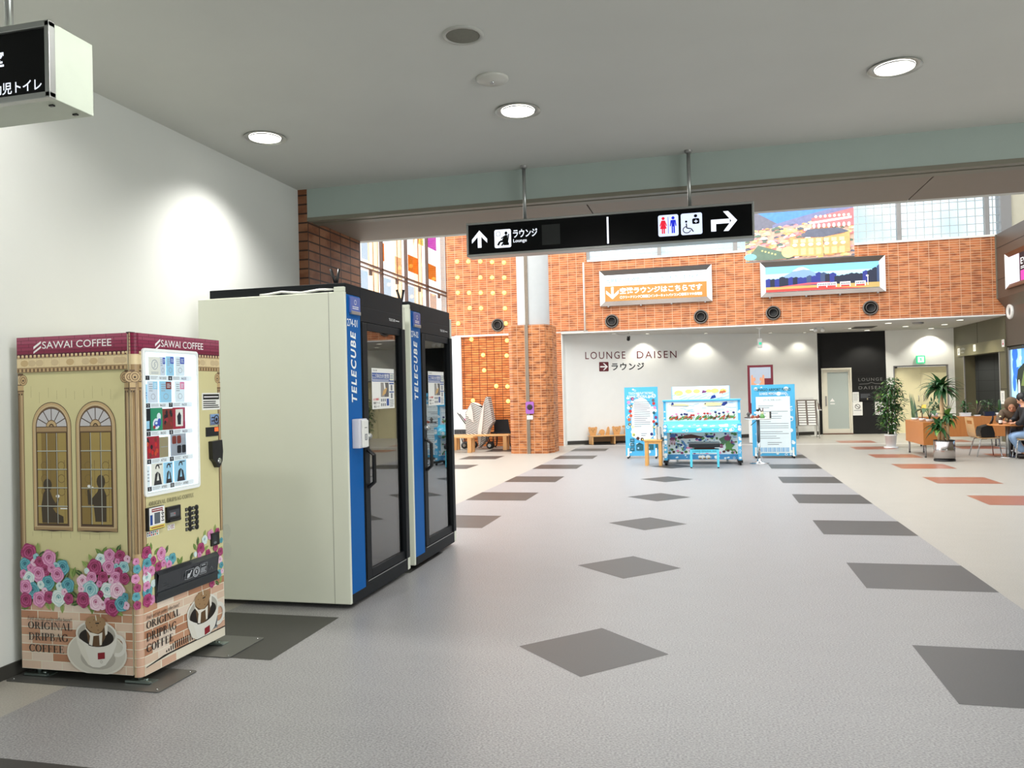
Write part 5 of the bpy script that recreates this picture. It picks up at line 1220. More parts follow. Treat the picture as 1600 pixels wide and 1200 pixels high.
# packs shown behind the window
def pack(a, z, w, h, body, label, art, tilt=0.0):
    XF = -2.935
    s = MB().box(XF + 0.0024, XF + 0.0085, 3.575 + a - w / 2, 3.575 + a + w / 2, z, z + h, body)
    q = Paint(s, (XF + 0.0087, 3.575 + a, z), u=(0, 1, 0), eps=0.00015)
    art(q, w, h)
    o = tag(s.build('coffee_pack'), label, 'coffee pack', 'packs shown in the vending machine window')
    origin_to(o, (XF + 0.0024, 3.575 + a, z))
def pk(n, c, e=0.3): return mat('pack ' + n, c, 0.3, em=e * .8, var=0)  # each pack glows faintly in place of lamplight from the window
pw_ = pk('white', (216, 228, 236)); pp = pk('pale', (204, 214, 228)); pblue = pk('blue', (60, 84, 176)); plb = pk('light blue', (150, 200, 228)); pgreen = pk('green', (44, 140, 104), 0.25); pred = pk('red', (160, 36, 56), 0.22); pbrown = pk('brown', (124, 52, 44), 0.22); pblk = pk('black', (26, 30, 40), 0.05); pgrey = pk('grey', (150, 158, 170), 0.3); psep = pk('sepia', (150, 140, 110), 0.25); pcream = pk('cream', (222, 222, 214)); ppink = pk('pink', (214, 120, 150))
def swirl(q, w, h): q.ring(0, h * 0.58, 0.026, 0.028, 0.004, 0.004, pgrey).step().ring(0.008, h * 0.60, 0.014, 0.014, 0.003, 0.003, pgrey, t0=60, t1=250).ring(-0.008, h * 0.54, 0.014, 0.014, 0.003, 0.003, pgrey, t0=240, t1=430).greek(-0.03, 0.006, 0.03, 0.02, 2, pgrey)
def banner(c, side=1): return lambda q, w, h: q.rect(0.0 if side > 0 else -w / 2, h * 0.62, w / 2 if side > 0 else 0.0, h * 0.97, c).greek(-w * 0.4, h * 0.5, -0.002, h * 0.9, 4, pgrey).step().ring(0, h * 0.28, w * 0.22, h * 0.14, 0.003, 0.003, pgrey).greek(w * 0.1, h * 0.68, w * 0.42, h * 0.9, 3, pw_)
def face(q, w, h): q.ell(-0.004, h * 0.30, 0.028, 0.030, pw_).ell(0.018, h * 0.62, 0.016, 0.020, pw_).step().ell(-0.004, h * 0.30, 0.018, 0.016, pblue).ell(-0.02, h * 0.16, 0.010, 0.010, pred).ell(0.02, h * 0.36, 0.014, 0.022, pblue).step().ell(-0.004, h * 0.33, 0.010, 0.007, pw_)
def bean(c): return lambda q, w, h: [q.ell(-w * 0.36 + w * 0.72 * random.random(), h * (0.15 + 0.7 * random.random()), 0.010, 0.013, random.choice(c), n=8) for _ in range(16)]
def mono(bgc): return lambda q, w, h: q.poly([(-w * 0.32, 0), (-w * 0.2, h * 0.5), (0, h * 0.62), (w * 0.22, h * 0.48), (w * 0.36, 0)], pblk).ell(0.0, h * 0.74, 0.014, 0.018, bgc).step().ring(0.0, h * 0.76, 0.017, 0.022, 0.008, 0.010, pblk, t0=-10, t1=190).poly([(-0.008, h * 0.2), (0.004, h * 0.58), (0.012, h * 0.2)], bgc).greek(w * 0.05, h * 0.86, w * 0.4, h * 0.97, 1, pblk)
R1 = [(0.160, 0.094, 0.100, pcream, 'pale coffee pack with a grey ring drawing, leftmost of the top display row', swirl), (0.226, 0.044, 0.102, pp, 'slim white and blue coffee pack beside the ring drawing pack', banner(pblue)), (0.290, 0.062, 0.108, plb, 'pale coffee pack with a deep blue flag, third in the top display row', banner(pblue)), (0.375, 0.078, 0.110, pw_, 'white coffee pack with a small blue corner flag, rightmost of the top row', banner(pblue))]
R2 = [(0.085, 0.022, 0.10, plb, 'sliver of a light blue coffee pack at the left edge of the second row', lambda q, w, h: q.greek(-0.008, 0.02, 0.008, 0.06, 3, pblue)), (0.142, 0.078, 0.118, pp, 'white coffee pack with a teal flag in the second display row', banner(plb)), (0.248, 0.096, 0.118, plb, 'pale blue coffee pack with a dark plum flag, middle of the second row', banner(pbrown)), (0.370, 0.082, 0.118, pw_, 'white coffee pack with a red flag, rightmost of the second row', banner(ppink))]
R3 = [(0.096, 0.044, 0.122, pblk, 'black coffee pack with a small white label, leftmost of the third row', lambda q, w, h: q.rect(-0.012, 0.012, 0.014, 0.055, plb)), (0.168, 0.094, 0.124, pgreen, 'green coffee pack with round white and blue pictures', face), (0.262, 0.080, 0.118, pbrown, 'dark brown glossy coffee pack between the green and the red packs', bean([pblk, pbrown, pred])), (0.360, 0.104, 0.122, pred, 'red coffee pack with a pale picture panel, rightmost of the third row', lambda q, w, h: q.rect(-w * 0.32, h * 0.12, w * 0.3, h * 0.92, pcream).step().poly([(-0.016, h * 0.2), (-0.02, h * 0.6), (0, h * 0.8), (0.016, h * 0.62), (0.012, h * 0.2)], pblk))]
R4 = [(0.130, 0.110, 0.120, pred, 'clear bag of red wrapped pieces, leftmost of the fourth row', bean([pbrown, pk('amber', (196, 70, 44), 0.25), pk('bright red', (196, 40, 40), 0.25), pblk])), (0.226, 0.070, 0.112, psep, 'plain sepia pack in the middle of the fourth row', lambda q, w, h: q.rect(-w * 0.4, h * 0.5, w * 0.4, h * 0.53, pgrey)), (0.350, 0.130, 0.122, pgrey, 'silver bag of dark small packs, rightmost of the fourth row', lambda q, w, h: [q.rrect(-w * 0.44 + 0.042 * i, h * 0.1 + 0.055 * j, -w * 0.44 + 0.036 + 0.042 * i, h * 0.1 + 0.045 + 0.055 * j, 0.008, random.choice((pblk, pbrown, pgrey))) for i in range(3) for j in range(2)])]
R5 = [(0.092, 0.026, 0.11, pw_, 'white coffee pack cut by the left edge of the lowest row', lambda q, w, h: q.greek(-0.008, 0.02, 0.008, 0.09, 4, pgrey)), (0.166, 0.096, 0.120, pcream, 'cream coffee pack with a monochrome drawing of a person in a dark robe', mono(pcream)), (0.258, 0.072, 0.116, plb, 'light blue pack half hidden in the middle of the lowest row', mono(plb)), (0.362, 0.102, 0.120, plb, 'light blue pack with a dark robed figure, rightmost of the lowest row', mono(plb))]
for row, z in zip((R1, R2, R3, R4, R5), (1.640, 1.490, 1.337, 1.187, 1.040)):
    for a, w, h, m, lab, art in row: pack(a, z, w, h, m, lab, art)
# steel floor plates
plate_m = mat('grey steel plate', (112, 112, 110), 0.35, metal=0.6, var=0.04)
def plate(x0, x1, y0, y1, label):
    p_ = MB(); q = Paint(p_, (0, 0, 0.0055), u=(1, 0, 0), v=(0, 1, 0)); q.rrect(x0, y0, x1, y1, 0.02, plate_m)
    pts = [Vector(v) for v in p_.v]; m_ = MB().prism([Vector((v.x, v.y, 0.0012)) for v in pts], (0, 0, 0.0045), plate_m)
    for x, y in ((x0 + 0.03, y0 + 0.03), (x1 - 0.03, y0 + 0.03), (x1 - 0.03, y1 - 0.03), (x0 + 0.03, y1 - 0.03)): m_.ball((x, y, 0.006), (0.006, 0.006, 0.004), chrome, 8, 5)
    o = tag(m_.build('floor_plate'), label, 'steel plate'); origin_to(o, ((x0 + x1) / 2, (y0 + y1) / 2, 0))
plate(-3.735, -2.77, 3.515, 3.84, 'grey steel floor plate under the near end of the vending machine')
plate(-3.70, -2.72, 4.06, 4.44, 'grey steel floor plate under the far end of the vending machine')
# ---------------------------------------------------------------- things on the far walls
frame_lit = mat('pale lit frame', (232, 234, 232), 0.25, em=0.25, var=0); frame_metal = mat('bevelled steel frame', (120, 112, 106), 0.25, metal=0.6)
def em(n, c, e=0.75): return mat('lit ' + n, c, 0.5, em=e, var=0)
def lightbox(x0, x1, z0, z1, label, art):
    e = thing('lightbox', ((x0 + x1) / 2, YW, z0), label, 'lightbox')
    yf, w, d = YW - 0.10, 0.13, 0.06
    o = [(x0, z0), (x1, z0), (x1, z1), (x0, z1)]; i = [(x0 + w, z0 + w), (x1 - w, z0 + w), (x1 - w, z1 - w), (x0 + w, z1 - w)]
    b = MB(); vs = [Vector((x, yf, z)) for x, z in o] + [Vector((x, yf + d, z)) for x, z in i] + [Vector((x, YW - 0.001, z)) for x, z in o]
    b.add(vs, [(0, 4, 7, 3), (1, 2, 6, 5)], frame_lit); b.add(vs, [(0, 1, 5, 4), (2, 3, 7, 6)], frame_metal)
    b.add(vs, [(0, 8, 9, 1), (1, 9, 10, 2), (2, 10, 11, 3), (3, 11, 8, 0)], frame_metal)
    b.build('bevel_frame', e)
    k = MB().box(x0 + w, x1 - w, yf + d, yf + d + 0.02, z0 + w, z1 - w, em('poster base', (236, 244, 250), 0.5))
    p = Paint(k, (x0 + w, yf + d - 0.002, z0 + w), eps=0.0012); art(p, x1 - x0 - 2 * w, z1 - z0 - 2 * w)
    k.build('poster', e)
    for x in (x0 + 0.2, (x0 + x1) / 2 - 0.4, (x0 + x1) / 2 + 0.4, x1 - 0.2): MB().box(x, x + 0.04, YW - 0.10, YW - 0.002, z0 - 0.03, z0, frame_grey).build('bracket', e)
def art_lounge(p, w, h):
    or_ = em('amber band', (196, 134, 62), 0.12); bl = em('cyan letters', (70, 140, 178), 0.1); wh = em('white letters', (250, 250, 250), 1.0)
    p.rect(0.0, 0.0, w, h * 0.58, or_); p.step()
    p.text('出発前の待ち時間にラウンジをご利用しませんか？', 0.05, h * 0.70, w - 0.12, h * 0.88, bl)
    p.text('空港ラウンジはこちらです', 0.40, h * 0.26, w - 0.12, h * 0.50, wh, bold=0.025)
    p.text('〇フリードリンク〇新聞〇インターネットパソコン〇携帯スマホ充電器', 0.40, h * 0.08, w - 0.12, h * 0.19, wh, bold=0.015)
    p.rect(0.17, h * 0.2, 0.235, h * 0.54, wh).poly([(0.20, 0.06), (0.37, h * 0.30), (0.37, h * 0.42), (0.20, h * 0.20)], wh).poly([(0.20, 0.06), (0.035, h * 0.30), (0.035, h * 0.42), (0.20, h * 0.20)], wh)
lightbox(-2.72, 0.203, 3.74, 4.70, 'lit lightbox poster with a white arrow and lounge notice in orange and white', art_lounge)
def art_park(p, w, h):
    rnd = random.Random(8)
    p.rect(0, 0, w, h, em('sky blue', (120, 200, 236))); p.rect(0, h * 0.45, w, h * 0.72, em('pale sky', (170, 222, 240))); p.step()
    p.poly([(w * .12, h * .5), (w * .22, h * .72), (w * .30, h * .92), (w * .34, h * .93), (w * .42, h * .74), (w * .54, h * .5)], em('blue mountain', (120, 150, 190))); p.step()
    p.poly([(w * .24, h * .78), (w * .30, h * .92), (w * .34, h * .93), (w * .40, h * .80), (w * .34, h * .84), (w * .29, h * .80)], em('snow', (236, 240, 250))); p.step()
    dk, nv, nv2 = em('dark forest', (34, 40, 60), 0.5), em('navy forest', (44, 52, 128), 0.6), em('slate forest', (60, 76, 110), 0.6)
    x = 0
    while x < w:
        t = h * (0.52 + 0.10 * rnd.random()) + (h * 0.30 * max(0, (x / w - 0.78) / 0.22)) + (h * 0.10 if 0.42 < x / w < 0.6 else 0)
        p.poly([(x, h * .1), (min(w, x + 0.16), h * .1), (min(w, x + 0.16), t * 0.9), (min(w, x + 0.08), t), (x, t * 0.92)], rnd.choice((dk, nv, nv2, nv, dk))); x += 0.11; p.z += 0.0002
    p.step()
    p.rect(0, 0, w, h * 0.2, em('field', (176, 150, 90))); p.step()
    rd, rs = em('red flowers', (216, 66, 60)), em('rose roof', (206, 84, 96))
    p.poly([(0, 0), (w * .9, 0), (w * .5, h * .10), (0, h * .09)], rd).poly([(w * .05, h * .17), (w * .38, h * .30), (w * .58, h * .30), (w * .5, h * .24)], rs); p.step()
    wh = em('white carriage', (244, 240, 240)); 
    for i, x in enumerate((.46, .54, .66, .79)):
        p.rect(w * x, h * .08, w * (x + .09), h * .27, wh).rect(w * x + 0.02, h * .08, w * (x + .09) - 0.02, h * .15, rd); p.step()
        for k in range(5): p.rect(w * x + 0.03 + 0.04 * k, h * .17, w * x + 0.055 + 0.04 * k, h * .23, dk)
    p.line([(w * .90, h * .1), (w * .90, h * .45)], 0.012, wh).ell(w * .895, h * .46, 0.03, 0.02, wh)
lightbox(1.41, 4.367, 3.765, 4.667, 'lit lightbox poster of a snowy mountain, blue forest and small red and white train', art_park)
# air nozzles
nozz = mat('nozzle ring', (110, 104, 98), 0.35, metal=0.5); blk = mat('nozzle throat', (12, 12, 12), 0.6)
for x, z, lab in ((-5.597, 3.375, 'round black air nozzle on the brick wall left of the pillar'), (-2.428, 3.339, 'round black air nozzle below the left end of the lounge lightbox'), (-0.10, 3.352, 'round black air nozzle below the right end of the lounge lightbox'), (1.705, 3.366, 'round black air nozzle below the left end of the mountain lightbox'), (4.018, 3.384, 'round black air nozzle below the right end of the mountain lightbox')):
    e = thing('air_nozzle', (x, YW, z), lab, 'air vent', 'air nozzles along the brick wall')
    MB().lathe([(0.185, 0.0), (0.185, 0.03), (0.150, 0.045), (0.145, 0.0)], (x, YW - 0.001, z), nozz, n=28, axis=(0, -1, 0)).build('outer_ring', e)
    MB().lathe([(0.145, 0.004), (0.145, 0.006), (0.118, 0.05), (0.104, 0.06), (0.10, 0.02), (0.0, 0.02)], (x, YW - 0.001, z), blk, n=28, axis=(0, -1, 0)).build('throat', e)
    MB().lathe([(0.112, 0.058), (0.108, 0.068), (0.100, 0.060)], (x, YW - 0.001, z), nozz, n=28, axis=(0, -1, 0)).build('inner_ring', e)
# small round wall lamps
wl = mat('amber wall lamp', (255, 208, 110), 0.4, em=1.6, var=0)
def place(x):
    return 'far left' if x < -6.6 else 'second' if x < -6.2 else 'third' if x < -5.9 else 'fourth' if x < -5.55 else 'fifth'
rows = {}
UP = [(-6.74, 4.77), (-6.07, 4.73), (-5.73, 4.71), (-5.38, 4.69), (-6.74, 4.34), (-6.41, 4.32), (-6.07, 4.3), (-5.72, 4.28), (-5.39, 4.27), (-6.4, 3.89), (-6.07, 3.87), (-5.38, 3.83), (-6.75, 3.47), (-5.37, 3.41), (-6.41, 5.2), (-6.06, 5.18), (-5.72, 5.14), (-5.38, 5.11), (-6.74, 5.22)]
LO = [(-6.39, 3.01), (-5.36, 2.94), (-6.06, 2.56), (-5.38, 2.52), (-6.04, 2.13), (-5.7, 1.68), (-5.38, 1.66), (-6.39, 1.29), (-5.37, 1.25)]
RN = {5.2: 'highest row', 4.75: 'second row from the top', 4.3: 'third row from the top', 3.87: 'row just above the nozzle', 3.44: 'row level with the nozzle', 3.0: 'just under the white lintel', 2.55: 'second row under the lintel', 2.13: 'middle row under the lintel', 1.67: 'second lowest row', 1.27: 'lowest row above the benches'}
for lst, y in ((UP, YW), (LO, YW + 0.06)):
    for x, z in lst:
        rn = RN[min(RN, key=lambda k: abs(k - z))]
        e = thing('wall_lamp', (x, y, z), 'round amber wall lamp, %s column from left, %s' % (place(x), rn), 'wall lamp', 'amber lamps dotted over the brick wall')
        MB().lathe([(0.058, 0.0), (0.058, 0.012), (0.0, 0.020)], (x, y - 0.001, z), wl, n=16, axis=(0, -1, 0)).build('lens', e)
# banner hung from the roof
def banner_big():
    x0, x1, z0, z1, Y = 0.90, 3.115, 4.215, 5.75, 18.0
    e = thing('hanging_banner', ((x0 + x1) / 2, Y, z0), 'large hanging picture banner of a lit hillside town at dusk', 'banner')
    w, h = x1 - x0, z1 - z0
    sh = MB().box(x0, x1, Y, Y + 0.02, z0, z1, mat('banner back', (226, 226, 228), 0.6))
    p = Paint(sh, (x0, Y - 0.002, z0), eps=0.001)
    def q(n, c): return mat('banner ' + n, c, 0.5, em=0.3, var=0.25, scale=14)  # inks glow a little to brighten the banner, which has no lamp
    rnd = random.Random(12)
    p.rect(0, 0, w, h, q('dusk blue', (86, 138, 226))); p.step()
    p.poly([(0, h * .45), (0, h * .76), (w * .12, h * .68), (w * .3, h * .52), (w * .3, h * .4)], q('grey hill', (112, 112, 126))).poly([(w * .26, h * .5), (w * .55, h * .60), (w * .75, h * .66), (w, h * .72), (w, h * .4), (w * .26, h * .4)], q('violet hill', (120, 124, 160))); p.step()
    p.poly([(w * .1, h * .68), (w * .16, h * .72), (w * .6, h * .80), (w * .74, h * .84), (w * .78, h * .92), (w * .3, h * .98), (w * .12, h * .82)], q('white wing', (236, 236, 228))).poly([(w * .12, h * .80), (w * .24, h * .78), (w * .24, h), (w * .12, h)], q('striped fin', (236, 206, 150))); p.step()
    p.text('Enjoy', w * .30, h * .78, w * .5, h * .85, q('blue letters', (110, 150, 210)))
    warm = [q('lamp glow', (255, 220, 160)), q('orange wall', (232, 164, 108)), q('pink wall', (226, 150, 156)), q('cream wall', (250, 232, 200)), q('red wall', (206, 116, 120)), q('dark roof', (96, 100, 116)), q('green roof', (100, 120, 104)), q('white glow', (255, 248, 236)), q('yellow glow', (250, 228, 140))]
    p.poly([(0, 0), (w, 0), (w, h * .5), (w * .3, h * .46), (0, h * .42)], q('warm haze', (206, 168, 150))); p.step()
    for i in range(420):
        x = w * rnd.random(); top = h * (0.42 + 0.14 * (x / w)) ; y = top * rnd.random()
        s = 0.02 + 0.05 * rnd.random()
        p.poly([(max(0, x - s), y), (min(w, x + s), y + 0.01), (min(w, x + s), min(top, y + s * 0.7)), (x, min(top + 0.02, y + s)), (max(0, x - s), min(top, y + s * 0.6))], rnd.choice(warm)); p.z += 0.00004
    p.step()
    p.step()
    # big lit houses on the right
    p.poly([(w * .62, h * .42), (w * .62, h * .55), (w * .78, h * .60), (w, h * .66), (w, h * .42)], warm[4]).poly([(w * .60, h * .50), (w * .98, h * .55), (w * .98, h * .52), (w * .60, h * .47)], warm[7]); p.step()
    for k in range(8): p.ell(w * (.64 + .045 * k), h * .44, 0.03, 0.05, warm[7], n=10).ell(w * (.66 + .042 * k), h * .57, 0.03, 0.03, warm[3], n=10)
    p.poly([(w * .52, h * .30), (w * .58, h * .40), (w * .86, h * .40), (w * .96, h * .34), (w * .72, h * .28)], warm[5]); p.step()
    p.poly([(w * .42, h * .04), (w * .42, h * .28), (w * .72, h * .28), (w * .72, h * .02)], warm[1]).poly([(w * .73, h * .03), (w * .73, h * .28), (w * .96, h * .33), (w * .96, h * .06)], warm[1]); p.step()
    for k in range(7): p.ell(w * (.46 + .073 * k), h * .19, 0.05, 0.035, warm[7], n=10).rect(w * (.445 + .07 * k), h * .05, w * (.49 + .07 * k), h * .14, warm[8]).rect(w * (.445 + .07 * k), h * .22, w * (.49 + .07 * k), h * .27, warm[0])
    p.poly([(0, h * .02), (w * .22, 0), (w * .42, h * .02), (w * .36, h * .10), (w * .12, h * .22)], warm[6]).ell(w * .40, h * .10, 0.14, 0.12, warm[8]).ell(0.10, h * .06, 0.13, 0.07, q('pool blue', (130, 190, 214))); p.step()
    for k in range(5): p.rect(w * (.15 + .03 * k), h * (.13 - .015 * k), w * (.165 + .03 * k), h * (.15 - .015 * k), warm[8])
    sh.build('picture_sheet', e)
    for x in (x0 + 0.1, x1 - 0.1): MB().tube([(x, Y + 0.01, z1), (x, Y + 0.01, 6.56)], 0.006, frame_grey, n=6).build('hanging_wire', e)
    MB().tube([(x0, Y + 0.01, z0 - 0.01), (x1, Y + 0.01, z0 - 0.01)], 0.014, frame_grey, n=10).build('bottom_rod', e)
banner_big()
# lettering on the lounge wall
wine = mat('dark red lettering', (96, 22, 30), 0.5, var=0)
mk = MB(); p = Paint(mk, dwall(0, 0, 0.004), u=DW, eps=0.0006)
p.text('LOUNGE', 0.61, 2.37, 1.80, 2.575, wine, spacing=1.25).text('DAISEN', 2.15, 2.37, 3.36, 2.575, wine, spacing=1.25)
tag(mk.build('wall_lettering'), 'dark red capital letters spelling LOUNGE DAISEN on the white lounge wall', 'lettering')
mk = MB(); p = Paint(mk, dwall(0, 0, 0.004), u=DW, eps=0.0012)
p.rrect(1.01, 2.02, 1.29, 2.285, 0.02, wine); p.step()
wp = mat('white arrow paint', (244, 244, 242), 0.5, var=0)
p.rect(1.04, 2.132, 1.22, 2.172, wp).poly([(1.12, 2.25), (1.165, 2.25), (1.27, 2.152), (1.165, 2.054), (1.12, 2.054), (1.215, 2.152)], wp)
tag(mk.build('arrow_plate'), 'small dark red square with a white arrow under the lounge lettering', 'sign')
mk = MB(); p = Paint(mk, dwall(0, 0, 0.004), u=DW, eps=0.0006)
p.text('ラウンジ', 1.38, 2.045, 2.36, 2.25, ink_black, bold=0.02, spacing=1.15)
tag(mk.build('wall_lettering'), 'black katakana lettering beside the red arrow square', 'lettering')
# ceiling fittings over the lounge
HL = 3.05
lens2 = mat('lounge lamp lens', (255, 250, 232), 0.4, em=4.0, var=0)
def lounge_light(x, y, label, r=0.085, power=0.0, warm=False):
    e = thing('ceiling_downlight', (x, y, HL), label, 'ceiling light', 'small downlights over the lounge entrance')
    MB().lathe([(r * 1.3, 0.0), (r * 1.25, -0.010), (r, -0.008), (r, 0.0)], (x, y, HL), mat('lamp trim ring', (186, 186, 180), 0.3), n=20).build('trim_ring', e)
    MB().lathe([(r, -0.004), (0.0, -0.006)], (x, y, HL - 0.001), lens2, n=20).build('lens', e)
    if power: spot('lounge_beam', (x, y, HL - 0.03), power, 115, 0.5, 0.04, color=(1, 0.96, 0.84), parent=e)
for x, y, lab in ((2.93, 23.57, 'leftmost, near the end of the white wall'), (3.955, 23.68, 'left of the ceiling grille'), (4.58, 24.83, 'just behind the ceiling grille'), (4.61, 22.22, 'in front of the ceiling grille, near the brick edge'), (5.371, 23.78, 'right of the ceiling grille'), (6.346, 25.10, 'over the right leaf of the double door'), (6.307, 23.63, 'second from the olive wall'), (6.26, 22.12, 'rightmost, near the brick edge')):
    lounge_light(x, y, 'small lounge downlight, ' + lab, power=80)
for s, lab in ((2.35, 'above the gap between the two lettering words'), (4.13, 'above the painted piano'), (6.18, 'above the maroon poster stand'), (7.3, 'above the brochure rack')):
    c = dwall(s, HL, 0.32); lounge_light(c.x, c.y, 'small wall washer downlight ' + lab, r=0.06, power=40 if s < 6 else 20)
e = thing('ceiling_grille', (4.25, 23.45, HL), 'square dark air grille in the lounge ceiling', 'grille')
MB().box(3.95, 4.52, 23.1, 23.8, HL - 0.012, HL - 0.001, mat('grille grey', (110, 108, 100), 0.6)).build('grille_frame', e)
for k in range(6): MB().box(3.98, 4.49, 23.14 + 0.11 * k, 23.19 + 0.11 * k, HL - 0.018, HL - 0.012, mat('grille slat', (84, 82, 76), 0.6)).build('slat', e)
e = thing('smoke_detector', (5.357, 22.43, HL), 'round grey detector on the lounge ceiling right of the grille', 'detector')
MB().lathe([(0.14, 0.0), (0.14, -0.03), (0.10, -0.05), (0.0, -0.05)], (5.357, 22.43, HL - 0.001), frame_grey, n=24).build('body', e)
e = thing('emergency_spotlight', (2.994, 22.863, HL), 'twin white spotlight heads on the lounge ceiling', 'spotlight')
MB().box(2.86, 3.12, 22.8, 22.92, HL - 0.03, HL - 0.001, white_plastic).build('base', e)
for x in (2.90, 3.08): MB().lathe([(0.0, 0.0), (0.04, 0.0), (0.055, 0.08), (0.0, 0.075)], (x, 22.84, HL - 0.04), white_plastic, n=14, axis=(0.1, -0.8, -0.6)).build('lamp_head', e)
e = thing('security_camera', (-2.07, 22.0, HL), 'small dark security camera on a short stem by the lounge wall', 'camera')
MB().tube([(-2.06, 22.0, HL - 0.001), (-2.06, 22.0, HL - 0.12)], 0.015, white_plastic, n=10).build('stem', e)
MB().lathe([(0.0, -0.09), (0.045, -0.09), (0.045, 0.06), (0.03, 0.08), (0.0, 0.08)], (-2.06, 21.98, HL - 0.15), black_plastic, n=16, axis=(0, -0.8, -0.5)).build('camera_body', e)
e = thing('ceiling_disc', (-1.65, 21.84, HL), 'flat white disc fitting on the ceiling left of the camera', 'ceiling fitting')
MB().lathe([(0.09, 0.0), (0.09, -0.025), (0.0, -0.03)], (-2.42, 21.84, HL - 0.001), white_plastic, n=20).build('disc', e)
e = thing('hanging_exit_sign', (1.40, 22.0, 2.5), 'narrow white exit sign seen edge on, hanging from a thin post', 'sign')
MB().tube([(1.405, 22.0, HL - 0.001), (1.405, 22.0, 2.76)], 0.02, white_plastic, n=10).lathe([(0.10, 0.0), (0.03, -0.03), (0.02, -0.06)], (1.405, 22.0, HL - 0.001), white_plastic, n=16).build('post', e)
k = MB().box(1.35, 1.46, 21.85, 22.15, 2.52, 2.76, white_plastic); p = Paint(k, (1.35, 21.849, 2.52)); p.rect(0.02, 0.07, 0.09, 0.14, em('green exit', (60, 190, 150)))
k.build('sign_box', e, bevel=0.01)
# exit sign over the double door
k = MB().box(5.985, 6.21, 25.30, 25.36, 2.05, 2.275, em('green exit box', (40, 190, 130), 0.9)); p = Paint(k, (5.985, 25.298, 2.05), eps=0.0015)
wz = em('white exit mark', (240, 255, 248), 1.0)
p.rect(0.03, 0.03, 0.195, 0.195, wz); p.step().ell(0.115, 0.165, 0.016, 0.016, MC['lit green exit box'], n=10).poly([(0.09, 0.15), (0.13, 0.145), (0.125, 0.09), (0.155, 0.05), (0.14, 0.04), (0.11, 0.08), (0.075, 0.05), (0.065, 0.06), (0.10, 0.095), (0.10, 0.13), (0.07, 0.12), (0.065, 0.13)], MC['lit green exit box'])
origin_to(tag(k.build('exit_sign'), 'square lit green exit sign above the cream double door', 'exit sign'), (6.1, 25.36, 2.05))
# notices on the charcoal wall
mk = MB(); p = Paint(mk, (0, 25.385, 0), eps=0.0015); gl = mat('grey wall letters', (120, 120, 118), 0.5, var=0)
p.text('LOUNGE', 4.40, 1.575, 5.06, 1.665, gl, spacing=1.3).text('DAISEN', 4.40, 1.33, 5.06, 1.42, gl, spacing=1.3).line([(4.42, 1.485), (4.66, 1.49), (4.76, 1.53), (4.86, 1.49), (5.08, 1.485)], 0.012, gl)
tag(mk.build('wall_lettering'), 'faint grey LOUNGE DAISEN lettering with a mountain line on the charcoal wall', 'lettering')
def sheet(x0, x1, z0, z1, m, label, art=None, name='notice', cat='notice'):
    k = MB().box(x0, x1, 25.378, 25.386, z0, z1, m); p = Paint(k, (x0, 25.377, z0), eps=0.0015)
    if art: art(p, x1 - x0, z1 - z0)
    origin_to(tag(k.build(name), label, cat), ((x0 + x1) / 2, 25.4, z0))
sheet(4.225, 4.40, 0.96, 1.25, poster_white, 'small white paper notice on the charcoal wall, right beside the frosted door', lambda p, w, h: p.greek(0.02, 0.03, w - 0.02, h - 0.03, 7, ink_grey, h=0.3))
def nosmoke(p, w, h): p.ring(w / 2, h * 0.66, 0.075, 0.075, 0.016, 0.016, ink_black).line([(w / 2 - 0.05, h * 0.66 + 0.05), (w / 2 + 0.05, h * 0.66 - 0.05)], 0.016, ink_black).rect(w / 2 - 0.045, h * 0.655, w / 2 + 0.045, h * 0.675, ink_grey).rect(0.03, h * 0.36, w - 0.03, h * 0.40, ink_grey)
sheet(4.22, 4.49, 0.555, 0.955, poster_white, 'white no smoking poster low on the charcoal wall', nosmoke, 'poster', 'poster')
dkb = mat('black notice board', (22, 22, 22), 0.35)
sheet(4.42, 4.785, 0.985, 1.225, dkb, 'small black notice board with pale writing on the charcoal wall', lambda p, w, h: p.greek(0.03, 0.08, w * 0.8, h - 0.03, 4, ink_grey, h=0.3).rect(w * .55, 0.03, w * .62, 0.08, psep), 'notice_board', 'notice board')
sheet(4.82, 5.14, 0.985, 1.225, dkb, 'small black notice board partly hidden behind the tall ficus', lambda p, w, h: p.greek(0.03, 0.05, w * 0.8, h - 0.03, 5, psep, h=0.3), 'notice_board', 'notice board')
sheet(4.835, 5.145, 0.56, 0.95, poster_white, 'white poster with a dark leafy picture half hidden behind the tall ficus', lambda p, w, h: [p.ell(w * (.25 + .5 * random.random()), h * (.25 + .4 * random.random()), 0.03, 0.025, random.choice((ink_black, pbrown)), n=8) for _ in range(14)], 'poster', 'poster')
# brown wall: lightbox, oval nozzle, tall lit billboard
e = thing('lightbox', (6.85, 19.0, 3.63), 'bronze framed lightbox on the brown upper wall at the right edge', 'lightbox')
br = mat('bronze frame', (112, 78, 58), 0.3, metal=0.5); xa, xb = 6.78, 6.849
o = [(20.53, 3.60), (17.4, 3.60), (17.4, 4.42), (20.53, 4.42)]; i = [(20.40, 3.70), (17.53, 3.70), (17.53, 4.32), (20.40, 4.32)]
b = MB(); vs = [Vector((xa, y, z)) for y, z in o] + [Vector((xa + 0.045, y, z)) for y, z in i] + [Vector((xb, y, z)) for y, z in o]
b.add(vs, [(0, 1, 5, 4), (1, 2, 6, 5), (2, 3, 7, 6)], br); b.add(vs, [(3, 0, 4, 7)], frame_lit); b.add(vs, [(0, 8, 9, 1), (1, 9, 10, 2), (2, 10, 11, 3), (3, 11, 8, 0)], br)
b.build('bevel_frame', e)
